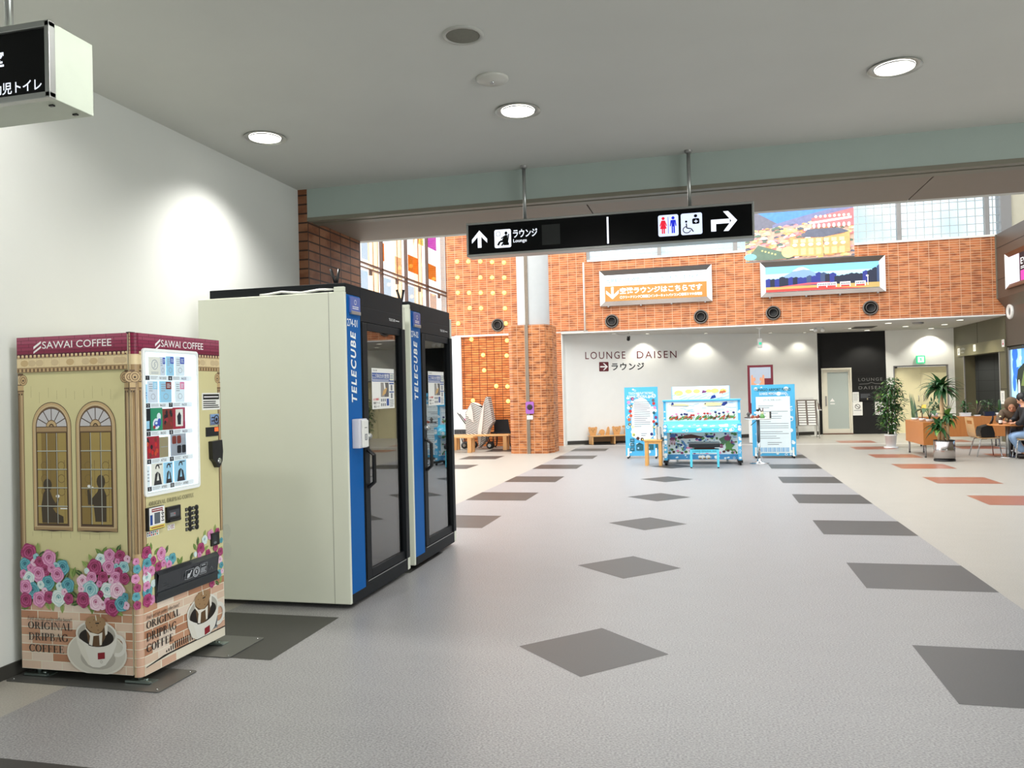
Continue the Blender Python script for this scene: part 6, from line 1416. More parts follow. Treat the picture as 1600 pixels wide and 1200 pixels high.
k = MB().box(xa + 0.045, xa + 0.055, 17.53, 20.40, 3.70, 4.32, em('lilac poster', (214, 206, 222))); p = Paint(k, (xa + 0.044, 20.40, 3.70), u=(0, -1, 0), eps=0.0012)
p.rect(0.62, 0, 2.87, 0.62, em('dark poster', (30, 24, 34), 0.3)); p.step().text('EVENT', 0.70, 0.36, 1.6, 0.50, em('white poster letters', (240, 240, 240))).rect(0.68, 0.0, 1.5, 0.22, em('magenta block', (200, 60, 150))).greek(0.70, 0.25, 1.4, 0.32, 2, em('white poster letters', (240, 240, 240)))
k.build('poster', e)
e = thing('air_nozzle', (7.02, 20.95, 3.14), 'round white air nozzle on the brown wall at the right edge', 'air vent')
MB().lathe([(0.0, 0.012), (0.10, 0.012), (0.12, 0.05), (0.16, 0.05), (0.185, 0.03), (0.185, 0.0)][::-1], (7.019, 20.95, 3.12), white_plastic, n=28, axis=(-1, 0, 0)).build('outer_ring', e)
MB().lathe([(0.105, 0.014), (0.0, 0.02)], (7.019, 20.95, 3.12), mat('nozzle grey', (96, 96, 94), 0.4), n=24, axis=(-1, 0, 0)).build('throat', e)
e = thing('lit_billboard', (7.1, 19.5, 0.55), 'tall lit blue billboard with a snowy scene on the wall behind the cafe table', 'billboard')
MB().box(7.04, 7.119, 21.22, 21.29, 0.5, 2.28, frame_grey).box(7.04, 7.119, 17.4, 21.22, 2.22, 2.28, mat('billboard frame', (70, 70, 66), 0.4)).box(7.04, 7.119, 17.4, 21.22, 0.5, 0.56, frame_grey).build('billboard_frame', e)
k = MB().box(7.08, 7.11, 17.45, 21.22, 0.56, 2.22, em('ice blue', (160, 212, 246), 0.9)); p = Paint(k, (7.079, 21.22, 0.56), u=(0, -1, 0), eps=0.0012)
W_, H_ = 3.77, 1.66; rnd = random.Random(4)
for _ in range(40):
    x, z = rnd.random() * W_, 0.42 + (H_ - 0.5) * rnd.random(); p.ell(min(max(x, 0.2), W_ - 0.2), z, 0.05 + 0.14 * rnd.random(), 0.06 + 0.16 * rnd.random(), em(('deep blue', 'mid blue', 'white mist')[rnd.randrange(3)], ((50, 110, 214), (96, 160, 236), (214, 236, 250))[rnd.randrange(3)], 0.8), n=12); p.z += 0.0002
p.rect(0, 0.12, W_, 0.40, em('royal blue band', (36, 62, 170), 0.7)).rect(0, 0, W_, 0.12, em('pale band', (226, 232, 244), 0.8)); p.step()
p.poly([(0.42, 0.55), (0.60, 0.42), (1.5, 0.42), (1.5, 1.2), (0.8, 1.32), (0.45, 1.18), (0.36, 0.95)], em('dark green pack', (40, 52, 44), 0.35)); p.step()
p.poly([(0.62, 0.8), (0.8, 1.15), (1.2, 1.1), (1.1, 0.8)], em('olive pack', (120, 140, 80), 0.4)).ell(0.50, 0.75, 0.06, 0.2, em('white strap', (236, 240, 246), 0.8)).text('*', 0.55, 1.38, 0.7, 1.5, em('white strap', (236, 240, 246), 0.8)).rect(0.06, 0.46, 0.36, 0.50, em('royal blue band', (36, 62, 170), 0.7))
k.build('billboard_sheet', e)
# washroom signs on the olive band
def wsign(y, z0, z1, w, label, art):
    k = MB().box(XO - 0.034, XO - 0.0305, y - w / 2, y + w / 2, z0, z1, poster_white); p = Paint(k, (XO - 0.0345, y + w / 2, z0), u=(0, -1, 0), eps=0.001); art(p, w, z1 - z0)
    origin_to(tag(k.build('washroom_sign'), label, 'sign', 'washroom signs on the olive band'), (XO - 0.03, y, z0))
wsign(24.82, 2.24, 2.43, 0.20, 'small white washroom sign at the far left of the olive band', lambda p, w, h: p.ell(w * .35, h * .75, 0.02, 0.02, ink_grey).rect(w * .25, h * .2, w * .45, h * .6, ink_grey).ell(w * .7, h * .75, 0.02, 0.02, ink_grey).rect(w * .6, h * .2, w * .8, h * .6, ink_grey))
mk = MB(); p = Paint(mk, (XO - 0.032, 24.66, 0), u=(0, -1, 0)); p.text('お手洗い', 0, 2.36, 0.42, 2.43, white_ink).text('Toilets', 0, 2.28, 0.3, 2.33, white_ink)
tag(mk.build('wall_lettering'), 'white lettering beside the left washroom sign on the olive band', 'lettering')
wsign(23.46, 2.29, 2.47, 0.20, 'small white washroom sign in the middle of the olive band', lambda p, w, h: p.ring(w * .45, h * .38, 0.035, 0.035, 0.01, 0.01, ink_grey).line([(w * .45, h * .8), (w * .45, h * .5), (w * .7, h * .4)], 0.012, ink_grey))
wsign(21.36, 2.30, 2.48, 0.17, 'small white washroom sign with a red figure at the right end of the olive band', lambda p, w, h: p.ell(w * .5, h * .78, 0.016, 0.016, ink_red).poly([(w * .5, h * .7), (w * .2, h * .3), (w * .8, h * .3)], ink_red))
k = MB().box(XO - 0.008, XO - 0.001, 21.45, 21.70, 0.92, 1.24, poster_white); p = Paint(k, (XO - 0.009, 21.70, 0.92), u=(0, -1, 0)); p.greek(0.08, 0.05, 0.18, 0.27, 6, ink_grey)
origin_to(tag(k.build('notice'), 'narrow white notice on the olive wall above the cactus pot', 'notice'), (XO, 21.57, 0.92))
# purple device on the pillar
e = thing('stamp_plate', (-4.16, 18.7, 0.9), 'purple plate with a dark round centre mounted on the brick pillar', 'wall device')
k = MB(); p = Paint(k, (-4.158, 18.675, 1.112), eps=0.0); z = []
P_ = Paint(MB(), (0, 0, 0)); P_.rrect(-0.10, -0.145, 0.10, 0.145, 0.03, ink_black)
k.prism([Vector((-4.158 + v[0], 18.679, 1.112 + v[2])) for v in P_.mb.v], (0, -0.02, 0), mat('purple plastic', (156, 92, 176), 0.4))
k.build('plate', e); MB().lathe([(0.068, 0.0), (0.068, 0.012), (0.05, 0.016), (0.0, 0.014)], (-4.158, 18.659, 1.128), mat('dark brown disc', (50, 34, 34), 0.3), n=22, axis=(0, -1, 0)).build('dial', e)
k = MB().box(-4.235, -4.09, 18.665, 18.679, 0.83, 0.925, white_plastic); origin_to(tag(k.build('label_card'), 'small white card below the purple plate on the pillar', 'card'), (-4.16, 18.68, 0.83))
# ---------------------------------------------------------------- painted piano corner
def pa(n, c, **k): 
    k.setdefault('var', 0.05); return mat('paint ' + n, c, 0.45, **k)
sky = pa('sky blue', (84, 184, 232)); sky2 = pa('clear cyan', (92, 210, 238)); cloudw = pa('cloud white', (236, 246, 250)); cobalt = pa('cobalt', (34, 56, 140)); palep = pa('pale sky', (206, 230, 246)); icy = pa('icy white', (236, 248, 250))
grassg = pa('grass', (70, 120, 60)); leafg = pa('leaf', (96, 150, 84)); redp = pa('red', (196, 54, 54)); pinkp = pa('pink', (236, 150, 190)); navy = pa('navy', (40, 44, 110)); creamy = pa('cream', (240, 232, 180)); sun_y = pa('sun yellow', (244, 226, 120)); brownp = pa('brown', (84, 48, 44)); tealp = pa('teal', (34, 98, 112)); orangep = pa('orange', (214, 106, 60)); plum = pa('plum', (140, 60, 110)); stroke = pa('blue stroke', (150, 196, 232)); greyp = pa('grey', (110, 104, 110))
def bubbles(p, a0, b0, a1, b1, n, seed, r=0.035, m=None):
    rnd = random.Random(seed)
    for _ in range(n):
        q = r * (0.4 + rnd.random()); a = a0 + q + (a1 - a0 - 2 * q) * rnd.random(); b = b0 + q + max(0, (b1 - b0 - 2 * q)) * rnd.random()
        k = rnd.random()
        if k < 0.5: p.ell(a, b, q, q * 0.9, m or cloudw, n=10)
        elif k < 0.75: p.ring(a, b, q, q, q * 0.3, q * 0.3, m or cloudw, n=10)
        else: p.ell(a - q * .5, b, q * .6, q * .5, m or cloudw, n=8).ell(a + q * .3, b + q * .2, q * .7, q * .6, m or cloudw, n=8)
    return p
def panel(x0, x1, Y, z0, z1, label, art):
    e = thing('information_board', ((x0 + x1) / 2, Y, 0), label, 'panel board')
    k = MB().box(x0, x1, Y, Y + 0.035, z0, z1, sky); p = Paint(k, (x0, Y - 0.002, z0), eps=0.0012); art(p, x1 - x0, z1 - z0)
    k.build('printed_board', e)
    for x in (x0 + 0.06, x1 - 0.06):
        f = MB().box(x - 0.018, x + 0.018, Y - 0.03, Y + 0.06, 0.05, 0.22, frame_white).box(x - 0.02, x + 0.02, Y - 0.16, Y + 0.20, 0.045, 0.065, frame_white)
        fo = f.build('stand_foot', e)
        for y in (Y - 0.14, Y + 0.18): MB().ball((x, y, 0.022), (0.022, 0.022, 0.022), black_plastic, 10, 6).build('caster', fo)
def art_left(p, w, h):
    bubbles(p, 0.02, 0.02, w - 0.02, h - 0.02, 46, 3); p.step()
    p.text('TOUCH AND PLAY THE PIANO', 0.09, h - 0.16, w - 0.09, h - 0.105, cloudw, bold=0.02).text('SUNRISE MEMORIAL PIANO', 0.06, h - 0.235, w - 0.06, h - 0.175, cloudw, bold=0.02); p.step()
    p.poly([(0.14, 0.42), (0.14, 0.95), (0.17, 1.10), (0.25, 1.22), (w / 2, 1.27), (w - 0.25, 1.22), (w - 0.16, 1.10), (w - 0.10, 0.95), (w - 0.12, 0.42), (w - 0.22, 0.34), (0.3, 0.34)], icy); p.step()
    p.greek(0.20, 0.62, w - 0.17, 1.19, 13, ink_grey, h=0.28, ragged=0.6).greek(0.34, 0.42, w - 0.25, 0.50, 2, ink_grey, h=0.3)
    cols = [plum, pinkp, greyp, redp, orangep, orangep, greyp, creamy, sun_y, brownp, brownp]
    pts = [(0.17, 1.24), (0.09, 1.165), (0.14, 1.08), (0.12, .97), (0.13, .875), (0.09, .79), (0.10, .69), (0.16, .63), (0.18, .46), (0.27, .38), (0.36, .36)]
    for (a, b), c in zip(pts, cols): p.ell(a, b, 0.036, 0.036, c, n=12)
    for (a, b), c in zip([(w - 0.10, 1.20), (w - 0.09, 1.13), (w - 0.07, 1.04), (w - 0.09, .93), (w - 0.05, .83), (w - 0.10, .74), (w - 0.04, .69), (w - 0.09, .62), (w - 0.05, .53), (w - 0.15, .47)], [greyp, redp, pinkp, tealp, plum, redp, brownp, grassg, sun_y, navy]): p.ell(a, b, 0.032, 0.034, c, n=9)
    p.step()
    for (a, b), c in zip(pts[::2], [pinkp, creamy, redp, sun_y, tealp, sun_y]): p.ell(a + 0.008, b - 0.006, 0.016, 0.016, c, n=8)
    p.ell(w - 0.09, .62, 0.018, 0.018, creamy, n=10)
    for k in range(3): p.rect(0.10, 0.11 + 0.095 * k, 0.19, 0.185 + 0.095 * k, tealp)
    p.rect(0.23, 0.12, 0.38, 0.24, tealp).poly([(0.22, 0.24), (0.30, 0.29), (0.39, 0.24)], pa('roof teal', (24, 74, 88))).rect(0.43, 0.13, 0.60, 0.25, tealp).rect(0.64, 0.14, 0.70, 0.34, tealp); p.step()
    for k in range(3): p.greek(0.115, 0.13 + 0.095 * k, 0.175, 0.165 + 0.095 * k, 2, stroke)
    p.rect(0.255, 0.15, 0.29, 0.19, stroke).rect(0.47, 0.16, 0.51, 0.2, stroke)
panel(-1.745, -1.03, 17.34, 0.05, 1.54, 'sky blue information panel with round fruit pictures beside the wooden stool', art_left)
def art_right(p, w, h):
    bubbles(p, 0.01, 0.01, w - 0.01, h - 0.01, 60, 5); p.step()
    p.text('YONAGO AIRPORT PIANO', 0.06, h - 0.135, w - 0.08, h - 0.075, tealp, bold=0.02).text('SUNRISE MEMORIAL PIANO', 0.16, h - 0.215, w - 0.16, h - 0.16, cloudw, bold=0.02)
    p.rect(0.085, 0.06, w - 0.10, h - 0.25, icy); p.step()
    p.text('ピアノをご利用になる方へ', 0.24, h - 0.34, w - 0.26, h - 0.30, ink_grey)
    for k, z in enumerate((1.02, 0.90, 0.80, 0.69, 0.60, 0.48, 0.385)): p.greek(0.13, z - 0.035, w - 0.14, z + 0.045, 2, ink_grey, h=0.22, ragged=0.7)
    p.greek(0.30, 0.22, w - 0.28, 0.30, 2, ink_grey, h=0.25)
    x = 0.10
    for k in range(22): p.rect(x, 0.085, x + 0.014 + 0.006 * (k % 3), 0.175, stroke); x += 0.029
    p.ring(w - 0.2, 0.03, 0.03, 0.025, 0.01, 0.01, cloudw, n=10)
panel(0.905, 1.768, 17.3, 0.04, 1.525, 'sky blue information panel with a large white text area right of the piano', art_right)

def piano():
    x0, x1, yf, yb = -0.845, 0.625, 15.98, 16.42
    e = thing('upright_piano', (-0.11, 16.1, 0), 'upright piano painted sky blue with planes, tulips and sea animals', 'piano')
    b = MB().box(x0, x0 + 0.05, yf, yb, 0.10, 1.24, sky).box(x1 - 0.05, x1, yf, yb, 0.10, 1.24, sky).box(x0 + 0.05, x1 - 0.05, yf + 0.05, yb, 0.12, 1.22, sky)
    for xa, xb_ in ((x0, x0 + 0.05), (x1 - 0.05, x1)):
        p = Paint(b, (xa, yf - 0.002, 0.10), eps=0.001); bubbles(p, 0, 0.02, 0.05, 1.12, 14, int(xa * 10) + 20, 0.022)
    b.build('case', e)
    b = MB().box(x0 - 0.015, x1 + 0.015, yf - 0.03, yb + 0.01, 1.235, 1.262, sky); b.build('top_lid', e, bevel=0.004)
    # upper front panel: planes over tulips
    b = MB().box(x0 + 0.05, x1 - 0.05, yf - 0.002, yf + 0.05, 0.84, 1.235, palep); p = Paint(b, (x0 + 0.05, yf - 0.004, 0.84), eps=0.0008)
    w, h = x1 - x0 - 0.1, 0.395; rnd = random.Random(3)
    p.rect(0.03, 0.02, w - 0.03, h - 0.02, cloudw); p.step()
    for _ in range(26):
        a, z = w * rnd.random(), 0.19 + 0.17 * rnd.random(); l = 0.12 * rnd.random() + 0.04
        p.line([(max(0.03, a), z), (min(w - 0.03, a + l), z + 0.05 * (rnd.random() - 0.5))], 0.008, stroke)
    p.step()
    p.poly([(0.04, .335), (0.16, .35), (0.35, .345), (0.45, .325), (0.44, .30), (0.25, .305), (0.10, .312)], creamy).poly([(0.10, .32), (0.12, .375), (0.145, .37), (0.16, .33)], cobalt).line([(0.10, .31), (0.44, .298)], 0.008, navy)
    p.poly([(0.72, .32), (0.76, .36), (0.92, .365), (1.10, .345), (1.12, .31), (0.92, .29), (0.78, .295)], creamy).poly([(1.06, .30), (1.10, .365), (1.17, .375), (1.18, .34), (1.12, .295)], cobalt).ell(0.76, .34, 0.016, 0.012, navy, n=8).line([(0.80, .288), (1.06, .288)], 0.008, navy)
    for a, z, c in ((.12, .12, pinkp), (.30, .15, navy), (.36, .16, navy), (.40, .15, navy), (.49, .13, redp), (.53, .13, redp), (.62, .165, pinkp), (.74, .165, redp), (.80, .165, redp), (.85, .16, pinkp), (.95, .19, navy), (1.02, .16, navy), (1.10, .18, navy), (1.18, .2, pinkp), (1.29, .18, navy), (.2, .16, pinkp)):
        z = 0.06 + (z - 0.06) * 0.85; p.line([(a, 0.03), (a + 0.01, z)], 0.008, grassg).ell(a, z, 0.026, 0.020, c, n=9).poly([(a, 0.05), (a + 0.035, z - 0.02), (a + 0.012, z - 0.045)], leafg)
    p.step()
    for _ in range(90):
        a = 0.05 + (w - 0.1) * rnd.random(); z = 0.035 + 0.055 * rnd.random(); p.poly([(a - 0.03, z - 0.015), (a + 0.01, z - 0.01), (a + 0.03, z + 0.03), (a - 0.005, z + 0.02)], rnd.choice((grassg, leafg, grassg, orangep, redp, brownp, leafg)))
    b.build('upper_panel', e)
    # fallboard and keybed shelf
    b = MB().prism([(x0 + 0.02, yf, 0.845), (x0 + 0.02, yf - 0.10, 0.80), (x0 + 0.02, yf - 0.25, 0.72), (x0 + 0.02, yf - 0.26, 0.635), (x0 + 0.02, yf, 0.635)], (x1 - x0 - 0.04, 0, 0), sky2)
    p = Paint(b, (x0 + 0.02, yf - 0.262, 0.635), eps=0.001); bubbles(p, 0, 0.0, x1 - x0 - 0.04, 0.085, 12, 30, 0.035)
    p2 = Paint(b, (x0 + 0.02, yf - 0.252, 0.722), v=(0, 0.88, 0.47), eps=0.001); bubbles(p2, 0, 0.0, x1 - x0 - 0.04, 0.15, 18, 31, 0.04); p2.step().text('YONAGO AIRPORT PIANO  SUNRISE MEMORIAL', 0.12, 0.05, 1.30, 0.10, stroke)
    b.build('fallboard', e, bevel=0.004)
    for x in (x0, x1 - 0.075):
        b = MB().box(x, x + 0.075, yf - 0.265, yf, 0.62, 0.80, sky); p = Paint(b, (x, yf - 0.267, 0.62)); bubbles(p, 0, 0.0, 0.075, 0.18, 4, int(x * 10) + 50, 0.028); b.build('key_cheek', e, bevel=0.006)
        b = MB().box(x + 0.005, x + 0.07, yf - 0.25, yf - 0.19, 0.09, 0.62, sky); p = Paint(b, (x + 0.005, yf - 0.252, 0.09)); bubbles(p, 0, 0.0, 0.065, 0.53, 10, int(x * 10) + 60, 0.024)
        leg = b.build('front_leg', e, bevel=0.004)
        b = MB().box(x - 0.01, x + 0.085, yf - 0.31, yf + 0.30, 0.05, 0.095, black_plastic)
        for y in (yf - 0.26, yf + 0.24): b.ball((x + 0.037, y, 0.028), (0.028, 0.028, 0.028), black_plastic, 12, 7)
        b.build('caster_block', leg)
    # lower panel: sea animals
    b = MB().box(x0 + 0.05, x1 - 0.05, yf + 0.0, yf + 0.05, 0.19, 0.63, icy); p = Paint(b, (x0 + 0.05, yf - 0.003, 0.19), eps=0.0008); h = 0.44
    for _ in range(130):
        a, z = 0.04 + (w - 0.08) * rnd.random(), 0.03 + (h - 0.06) * rnd.random(); p.ell(a, z, 0.012 + 0.03 * rnd.random(), 0.010 + 0.02 * rnd.random(), rnd.choice((leafg, grassg, stroke, tealp, palep, pinkp, plum, leafg, cobalt)), n=7)
    p.step()
    p.ell(.12, .36, .055, .05, pa('slate blue', (84, 120, 180)), n=14).ell(.115, .29, .06, .05, plum, n=14, t0=0, t1=180)
    for k in range(6): p.line([(.07 + .018 * k, .29), (.06 + .02 * k, .18 + .02 * (k % 2))], 0.008, pinkp)
    p.poly([(.22, .33), (.30, .33), (.34, .38), (.48, .395), (.62, .36), (.72, .345), (.66, .32), (.48, .315), (.36, .31)], brownp).ell(.26, .335, .05, .03, ink_black, n=12).poly([(.72, .37), (.92, .365), (.90, .33), (.78, .325)], cobalt)
    p.poly([(.27, .28), (.34, .16), (.31, .06), (.36, .08), (.38, .18), (.32, .27)], pa('soft blue', (96, 150, 206))).poly([(1.0, .30), (1.12, .36), (1.24, .33), (1.20, .22), (1.06, .20)], pa('turtle green', (90, 130, 100))).ell(1.16, .31, .06, .05, plum, n=12)
    p.poly([(1.12, .20), (1.18, .26), (1.24, .20), (1.30, .18), (1.24, .12), (1.27, .05), (1.18, .09), (1.10, .06), (1.13, .13)], leafg)
    for k in range(16): 
        a = 0.05 + 0.08 * k; p.ell(a, .03 + .02 * (k % 3), .03, .024, rnd.choice((plum, redp, grassg, pinkp, brownp)), n=8)
    b.build('lower_panel', e)
    b = MB().box(x0 + 0.05, x1 - 0.05, yf - 0.02, yf + 0.05, 0.09, 0.19, pa('rail blue', (70, 150, 206))); p = Paint(b, (x0 + 0.05, yf - 0.022, 0.09)); bubbles(p, 0.02, 0.0, w - 0.02, 0.10, 16, 8, 0.035)
    rail = b.build('bottom_rail', e)
    for k in range(3): MB().box(-0.18 + 0.08 * k, -0.13 + 0.08 * k, yf - 0.10, yf - 0.02, 0.11, 0.125, mat('brass', (176, 140, 70), 0.3, metal=0.9)).build('pedal', rail)
    # painted screen fixed behind
    e2 = thing('painted_screen', (-0.11, 16.55, 0), 'white painted screen with yellow clouds and small planes standing behind the piano', 'screen')
    sx0, sx1, z0, z1 = -0.70, 0.45, 0.06, 1.525
    b = MB().box(sx0, sx1, 16.52, 16.55, z0, z1, palep); p = Paint(b, (sx0, 16.518, z0), eps=0.001); w, h = sx1 - sx0, z1 - z0
    p.rect(0, 1.1, w, h, cloudw); p.step()
    for a, r_ in ((.14, .09), (.34, .07), (.50, .07), (.74, .06), (.86, .08), (1.02, .07)): p.ell(a, h - .10 - .03 * (r_ > .08), r_, r_ * .62, sun_y, n=14)
    for _ in range(16):
        a, z = w * rnd.random() * .9, 1.16 + .14 * rnd.random(); p.line([(a, z), (min(w, a + .14), z + .05)], 0.008, stroke)
    p.step().poly([(.62, h - .08), (.70, h - .10), (.68, h - .13), (.60, h - .14)], plum).poly([(.76, 1.20), (.88, 1.23), (.86, 1.29), (.80, 1.27)], cobalt).poly([(.94, 1.31), (1.08, 1.33), (1.06, 1.37), (.96, 1.36)], orangep).line([(1.0, 1.30), (1.04, 1.38)], .014, orangep)
    for a in (0.0, w - 0.015): p.rect(a, 0, a + 0.015, h, stroke)
    b.build('painted_board', e2)
    for x in (sx0 + 0.08, sx1 - 0.08): MB().box(x - 0.02, x + 0.02, 16.50, 16.78, 0.0, 0.06, frame_white).build('stand_foot', e2)
piano()
def piano_stool():
    x0, x1, y0, y1 = -0.335, 0.195, 15.14, 15.48
    e = thing('piano_stool', (-0.07, 15.3, 0), 'sky blue piano stool with a black padded seat in front of the piano', 'stool')
    MB().box(x0 - 0.02, x1 + 0.02, y0 - 0.02, y1 + 0.02, 0.385, 0.47, mat('black leather', (28, 34, 40), 0.35, var=0.08)).build('seat', e, bevel=0.025, seg=3)
    fr = MB().box(x0, x1, y0, y1, 0.285, 0.345, sky2).box(x0 + 0.08, x1 - 0.08, y0 + 0.05, y1 - 0.05, 0.345, 0.387, brownp); p = Paint(fr, (x0, y0 - 0.002, 0.285)); p.text('SUNRISE MEMORIAL 2020', 0.05, 0.018, x1 - x0 - 0.05, 0.043, tealp)
    fr.build('apron', e)
    for x in (x0, x1 - 0.04):
        for y in (y0, y1 - 0.04):
            l = MB().box(x, x + 0.04, y, y + 0.04, 0.02, 0.285, sky2).build('leg', e)
            MB().box(x + 0.004, x + 0.036, y + 0.004, y + 0.036, 0.0, 0.02, black_plastic).build('foot_cap', l)
piano_stool()
pine = wood_mat('light pine', (232, 182, 112), (214, 156, 86)); beech = wood_mat('beech', (226, 178, 120), (206, 152, 94)); beech_h = wood_mat('beech board', (222, 172, 112), (200, 146, 88), vertical=False)
def wooden_table():
    x0, x1, y0, y1 = -1.22, -0.865, 15.6, 15.95
    e = thing('wooden_side_table', (-1.04, 15.77, 0), 'small light pine side table beside the piano holding booklets', 'side table')
    MB().box(x0, x1, y0, y1, 0.475, 0.505, pine).build('table_top', e, bevel=0.004)
    MB().box(x0 + 0.03, x1 - 0.03, y0 + 0.02, y1 - 0.02, 0.425, 0.475, pine).build('apron', e)
    for x in (x0 + 0.015, x1 - 0.075):
        for y in (y0 + 0.015, y1 - 0.075): MB().box(x, x + 0.06, y, y + 0.06, 0, 0.475, pine).build('leg', e, bevel=0.003)
wooden_table()
for i, (x, t, hh, c, lab) in enumerate(((-0.985, .018, .27, (232, 232, 228), 'white booklet standing on the pine table, leftmost of the upright booklets'), (-0.962, .014, .255, (60, 52, 60), 'dark purple booklet standing next to the white one on the pine table'), (-0.943, .012, .26, (30, 28, 34), 'thin black booklet in the middle of the upright booklets'), (-0.926, .020, .255, (206, 198, 200), 'pale grey booklet standing right of the black one'), (-0.902, .014, .235, (70, 72, 66), 'dark olive booklet, rightmost of the upright booklets'))):
    k = MB().box(x - t / 2, x + t / 2, 15.66, 15.86, 0.5055, 0.5055 + hh, mat('booklet cover %d' % i, c, 0.5)).box(x - t / 2 + 0.002, x + t / 2 - 0.002, 15.657, 15.66, 0.51, 0.50 + hh, poster_white)
    origin_to(tag(k.build('booklet'), lab, 'booklet', 'booklets on the pine table'), (x, 15.76, 0.505))
e = thing('booklet_stand', (-0.875, 15.76, 0.505), 'small black bookend beside the booklets on the pine table', 'bookend')
MB().box(-0.889, -0.883, 15.66, 15.86, 0.5055, 0.60, black_plastic).box(-0.883, -0.868, 15.66, 15.86, 0.5055, 0.509, black_plastic).build('upright_plate', e)
e = thing('memo_card', (-1.09, 15.68, 0.505), 'small yellow card lying on the pine table', 'card'); MB().box(-1.14, -1.05, 15.64, 15.72, 0.5055, 0.510, sun_y).build('card', e)
# round bar table with ornaments
def bar_table():
    cx, cy = 0.955, 16.08
    e = thing('round_bar_table', (cx, cy, 0), 'round white topped bar table with a chrome column in front of the right panel', 'table')
    MB().lathe([(0.0, 0.852), (0.235, 0.852), (0.25, 0.862), (0.25, 0.876), (0.0, 0.876)], (cx, cy, 0), white_plastic, n=36).build('table_top', e)
    MB().tube([(cx, cy, 0.42), (cx, cy, 0.852)], 0.030, mat('grey column sleeve', (120, 124, 130), 0.3, metal=0.6), n=18).tube([(cx, cy, 0.05), (cx, cy, 0.42)], 0.024, chrome, n=18).build('column', e)
    MB().lathe([(0.0, 0.0), (0.19, 0.0), (0.19, 0.008), (0.08, 0.03), (0.04, 0.06), (0.035, 0.10), (0.0, 0.10)], (cx, cy, 0), chrome, n=36).build('base', e)
    MB().tube([(cx - 0.03, cy - 0.02, 0.835), (cx - 0.14, cy - 0.03, 0.74)], 0.006, black_plastic, n=8).build('height_lever', e)
bar_table()
TZ = 0.8765
def orn(name, x, y, label, cat): return thing(name, (x, y, TZ), label, cat)
e = orn('lantern_ornament', 0.775, 16.0, 'small grey lantern shaped ornament at the left of the bar table', 'ornament')
MB().lathe([(0.0, 0.0), (0.04, 0.0), (0.04, 0.012), (0.026, 0.02), (0.026, 0.07), (0.046, 0.078), (0.02, 0.11), (0.006, 0.13), (0.0, 0.13)], (0.775, 16.0, TZ), mat('stone grey', (92, 88, 86), 0.7), n=10).build('lantern_body', e)
e = orn('bird_figurine', 0.72, 16.12, 'flat dark brown figure at the left edge of the bar table', 'ornament'); MB().ball((0.745, 16.12, TZ + 0.012), (0.05, 0.03, 0.012), brownp, 10, 6).build('figure_body', e)
for x, y, h, c, lab in ((0.84, 15.98, .06, (150, 70, 50), 'rust brown round figurine next to the lantern on the bar table'), (0.885, 16.05, .05, (196, 150, 110), 'small tan figurine between the two rust figurines'), (0.935, 15.97, .065, (130, 54, 44), 'larger rust brown figurine in the middle of the bar table')):
    e = orn('animal_figurine', x, y, lab, 'figurine'); m = mat('figurine %d' % c[0], c, 0.5)
    MB().ball((x, y, TZ + h * .42), (h * .55, h * .5, h * .42), m, 12, 8).build('body', e); MB().ball((x + h * .3, y - 0.01, TZ + h * .85), h * .28, m, 10, 7).build('head', e)
e = orn('cow_figurine', 0.99, 16.12, 'black and white standing figurine behind the green one on the bar table', 'figurine')
MB().ball((0.99, 16.12, TZ + .09), (.035, .03, .06), icy, 12, 8).ball((0.975, 16.12, TZ + .03), (.02, .02, .03), ink_black, 8, 6).build('body', e); MB().ball((0.955, 16.115, TZ + .155), (.034, .024, .022), ink_black, 10, 7).ball((0.985, 16.115, TZ + .18), (.014, .02, .026), ink_black, 8, 6).build('head', e)
e = orn('rabbit_figurine', 1.03, 16.0, 'green figurine with tall dark ears on the bar table', 'figurine')
MB().lathe([(0.0, 0.0), (0.042, 0.0), (0.046, 0.03), (0.03, 0.075), (0.0, 0.085)], (1.03, 16.0, TZ), leafg, n=14).build('body', e); MB().ball((1.03, 16.0, TZ + .105), (.026, .024, .026), creamy, 10, 7).build('head', e)
for dx in (-0.02, 0.012): MB().tube([(1.03 + dx * .6, 16.0, TZ + .12), (1.03 + dx * 2 - 0.01, 16.0, TZ + .20)], [.012, .007], brownp, n=8).build('ear', e)
e = orn('card_stand', 1.15, 16.04, 'small white card stand with a dark edge at the right of the bar table', 'card stand')
MB().box(1.10, 1.19, 16.02, 16.03, TZ, TZ + .12, poster_white).build('card', e); MB().box(1.165, 1.195, 16.0, 16.06, TZ, TZ + .13, mat('dark pot', (60, 60, 60), 0.5)).build('holder', e)
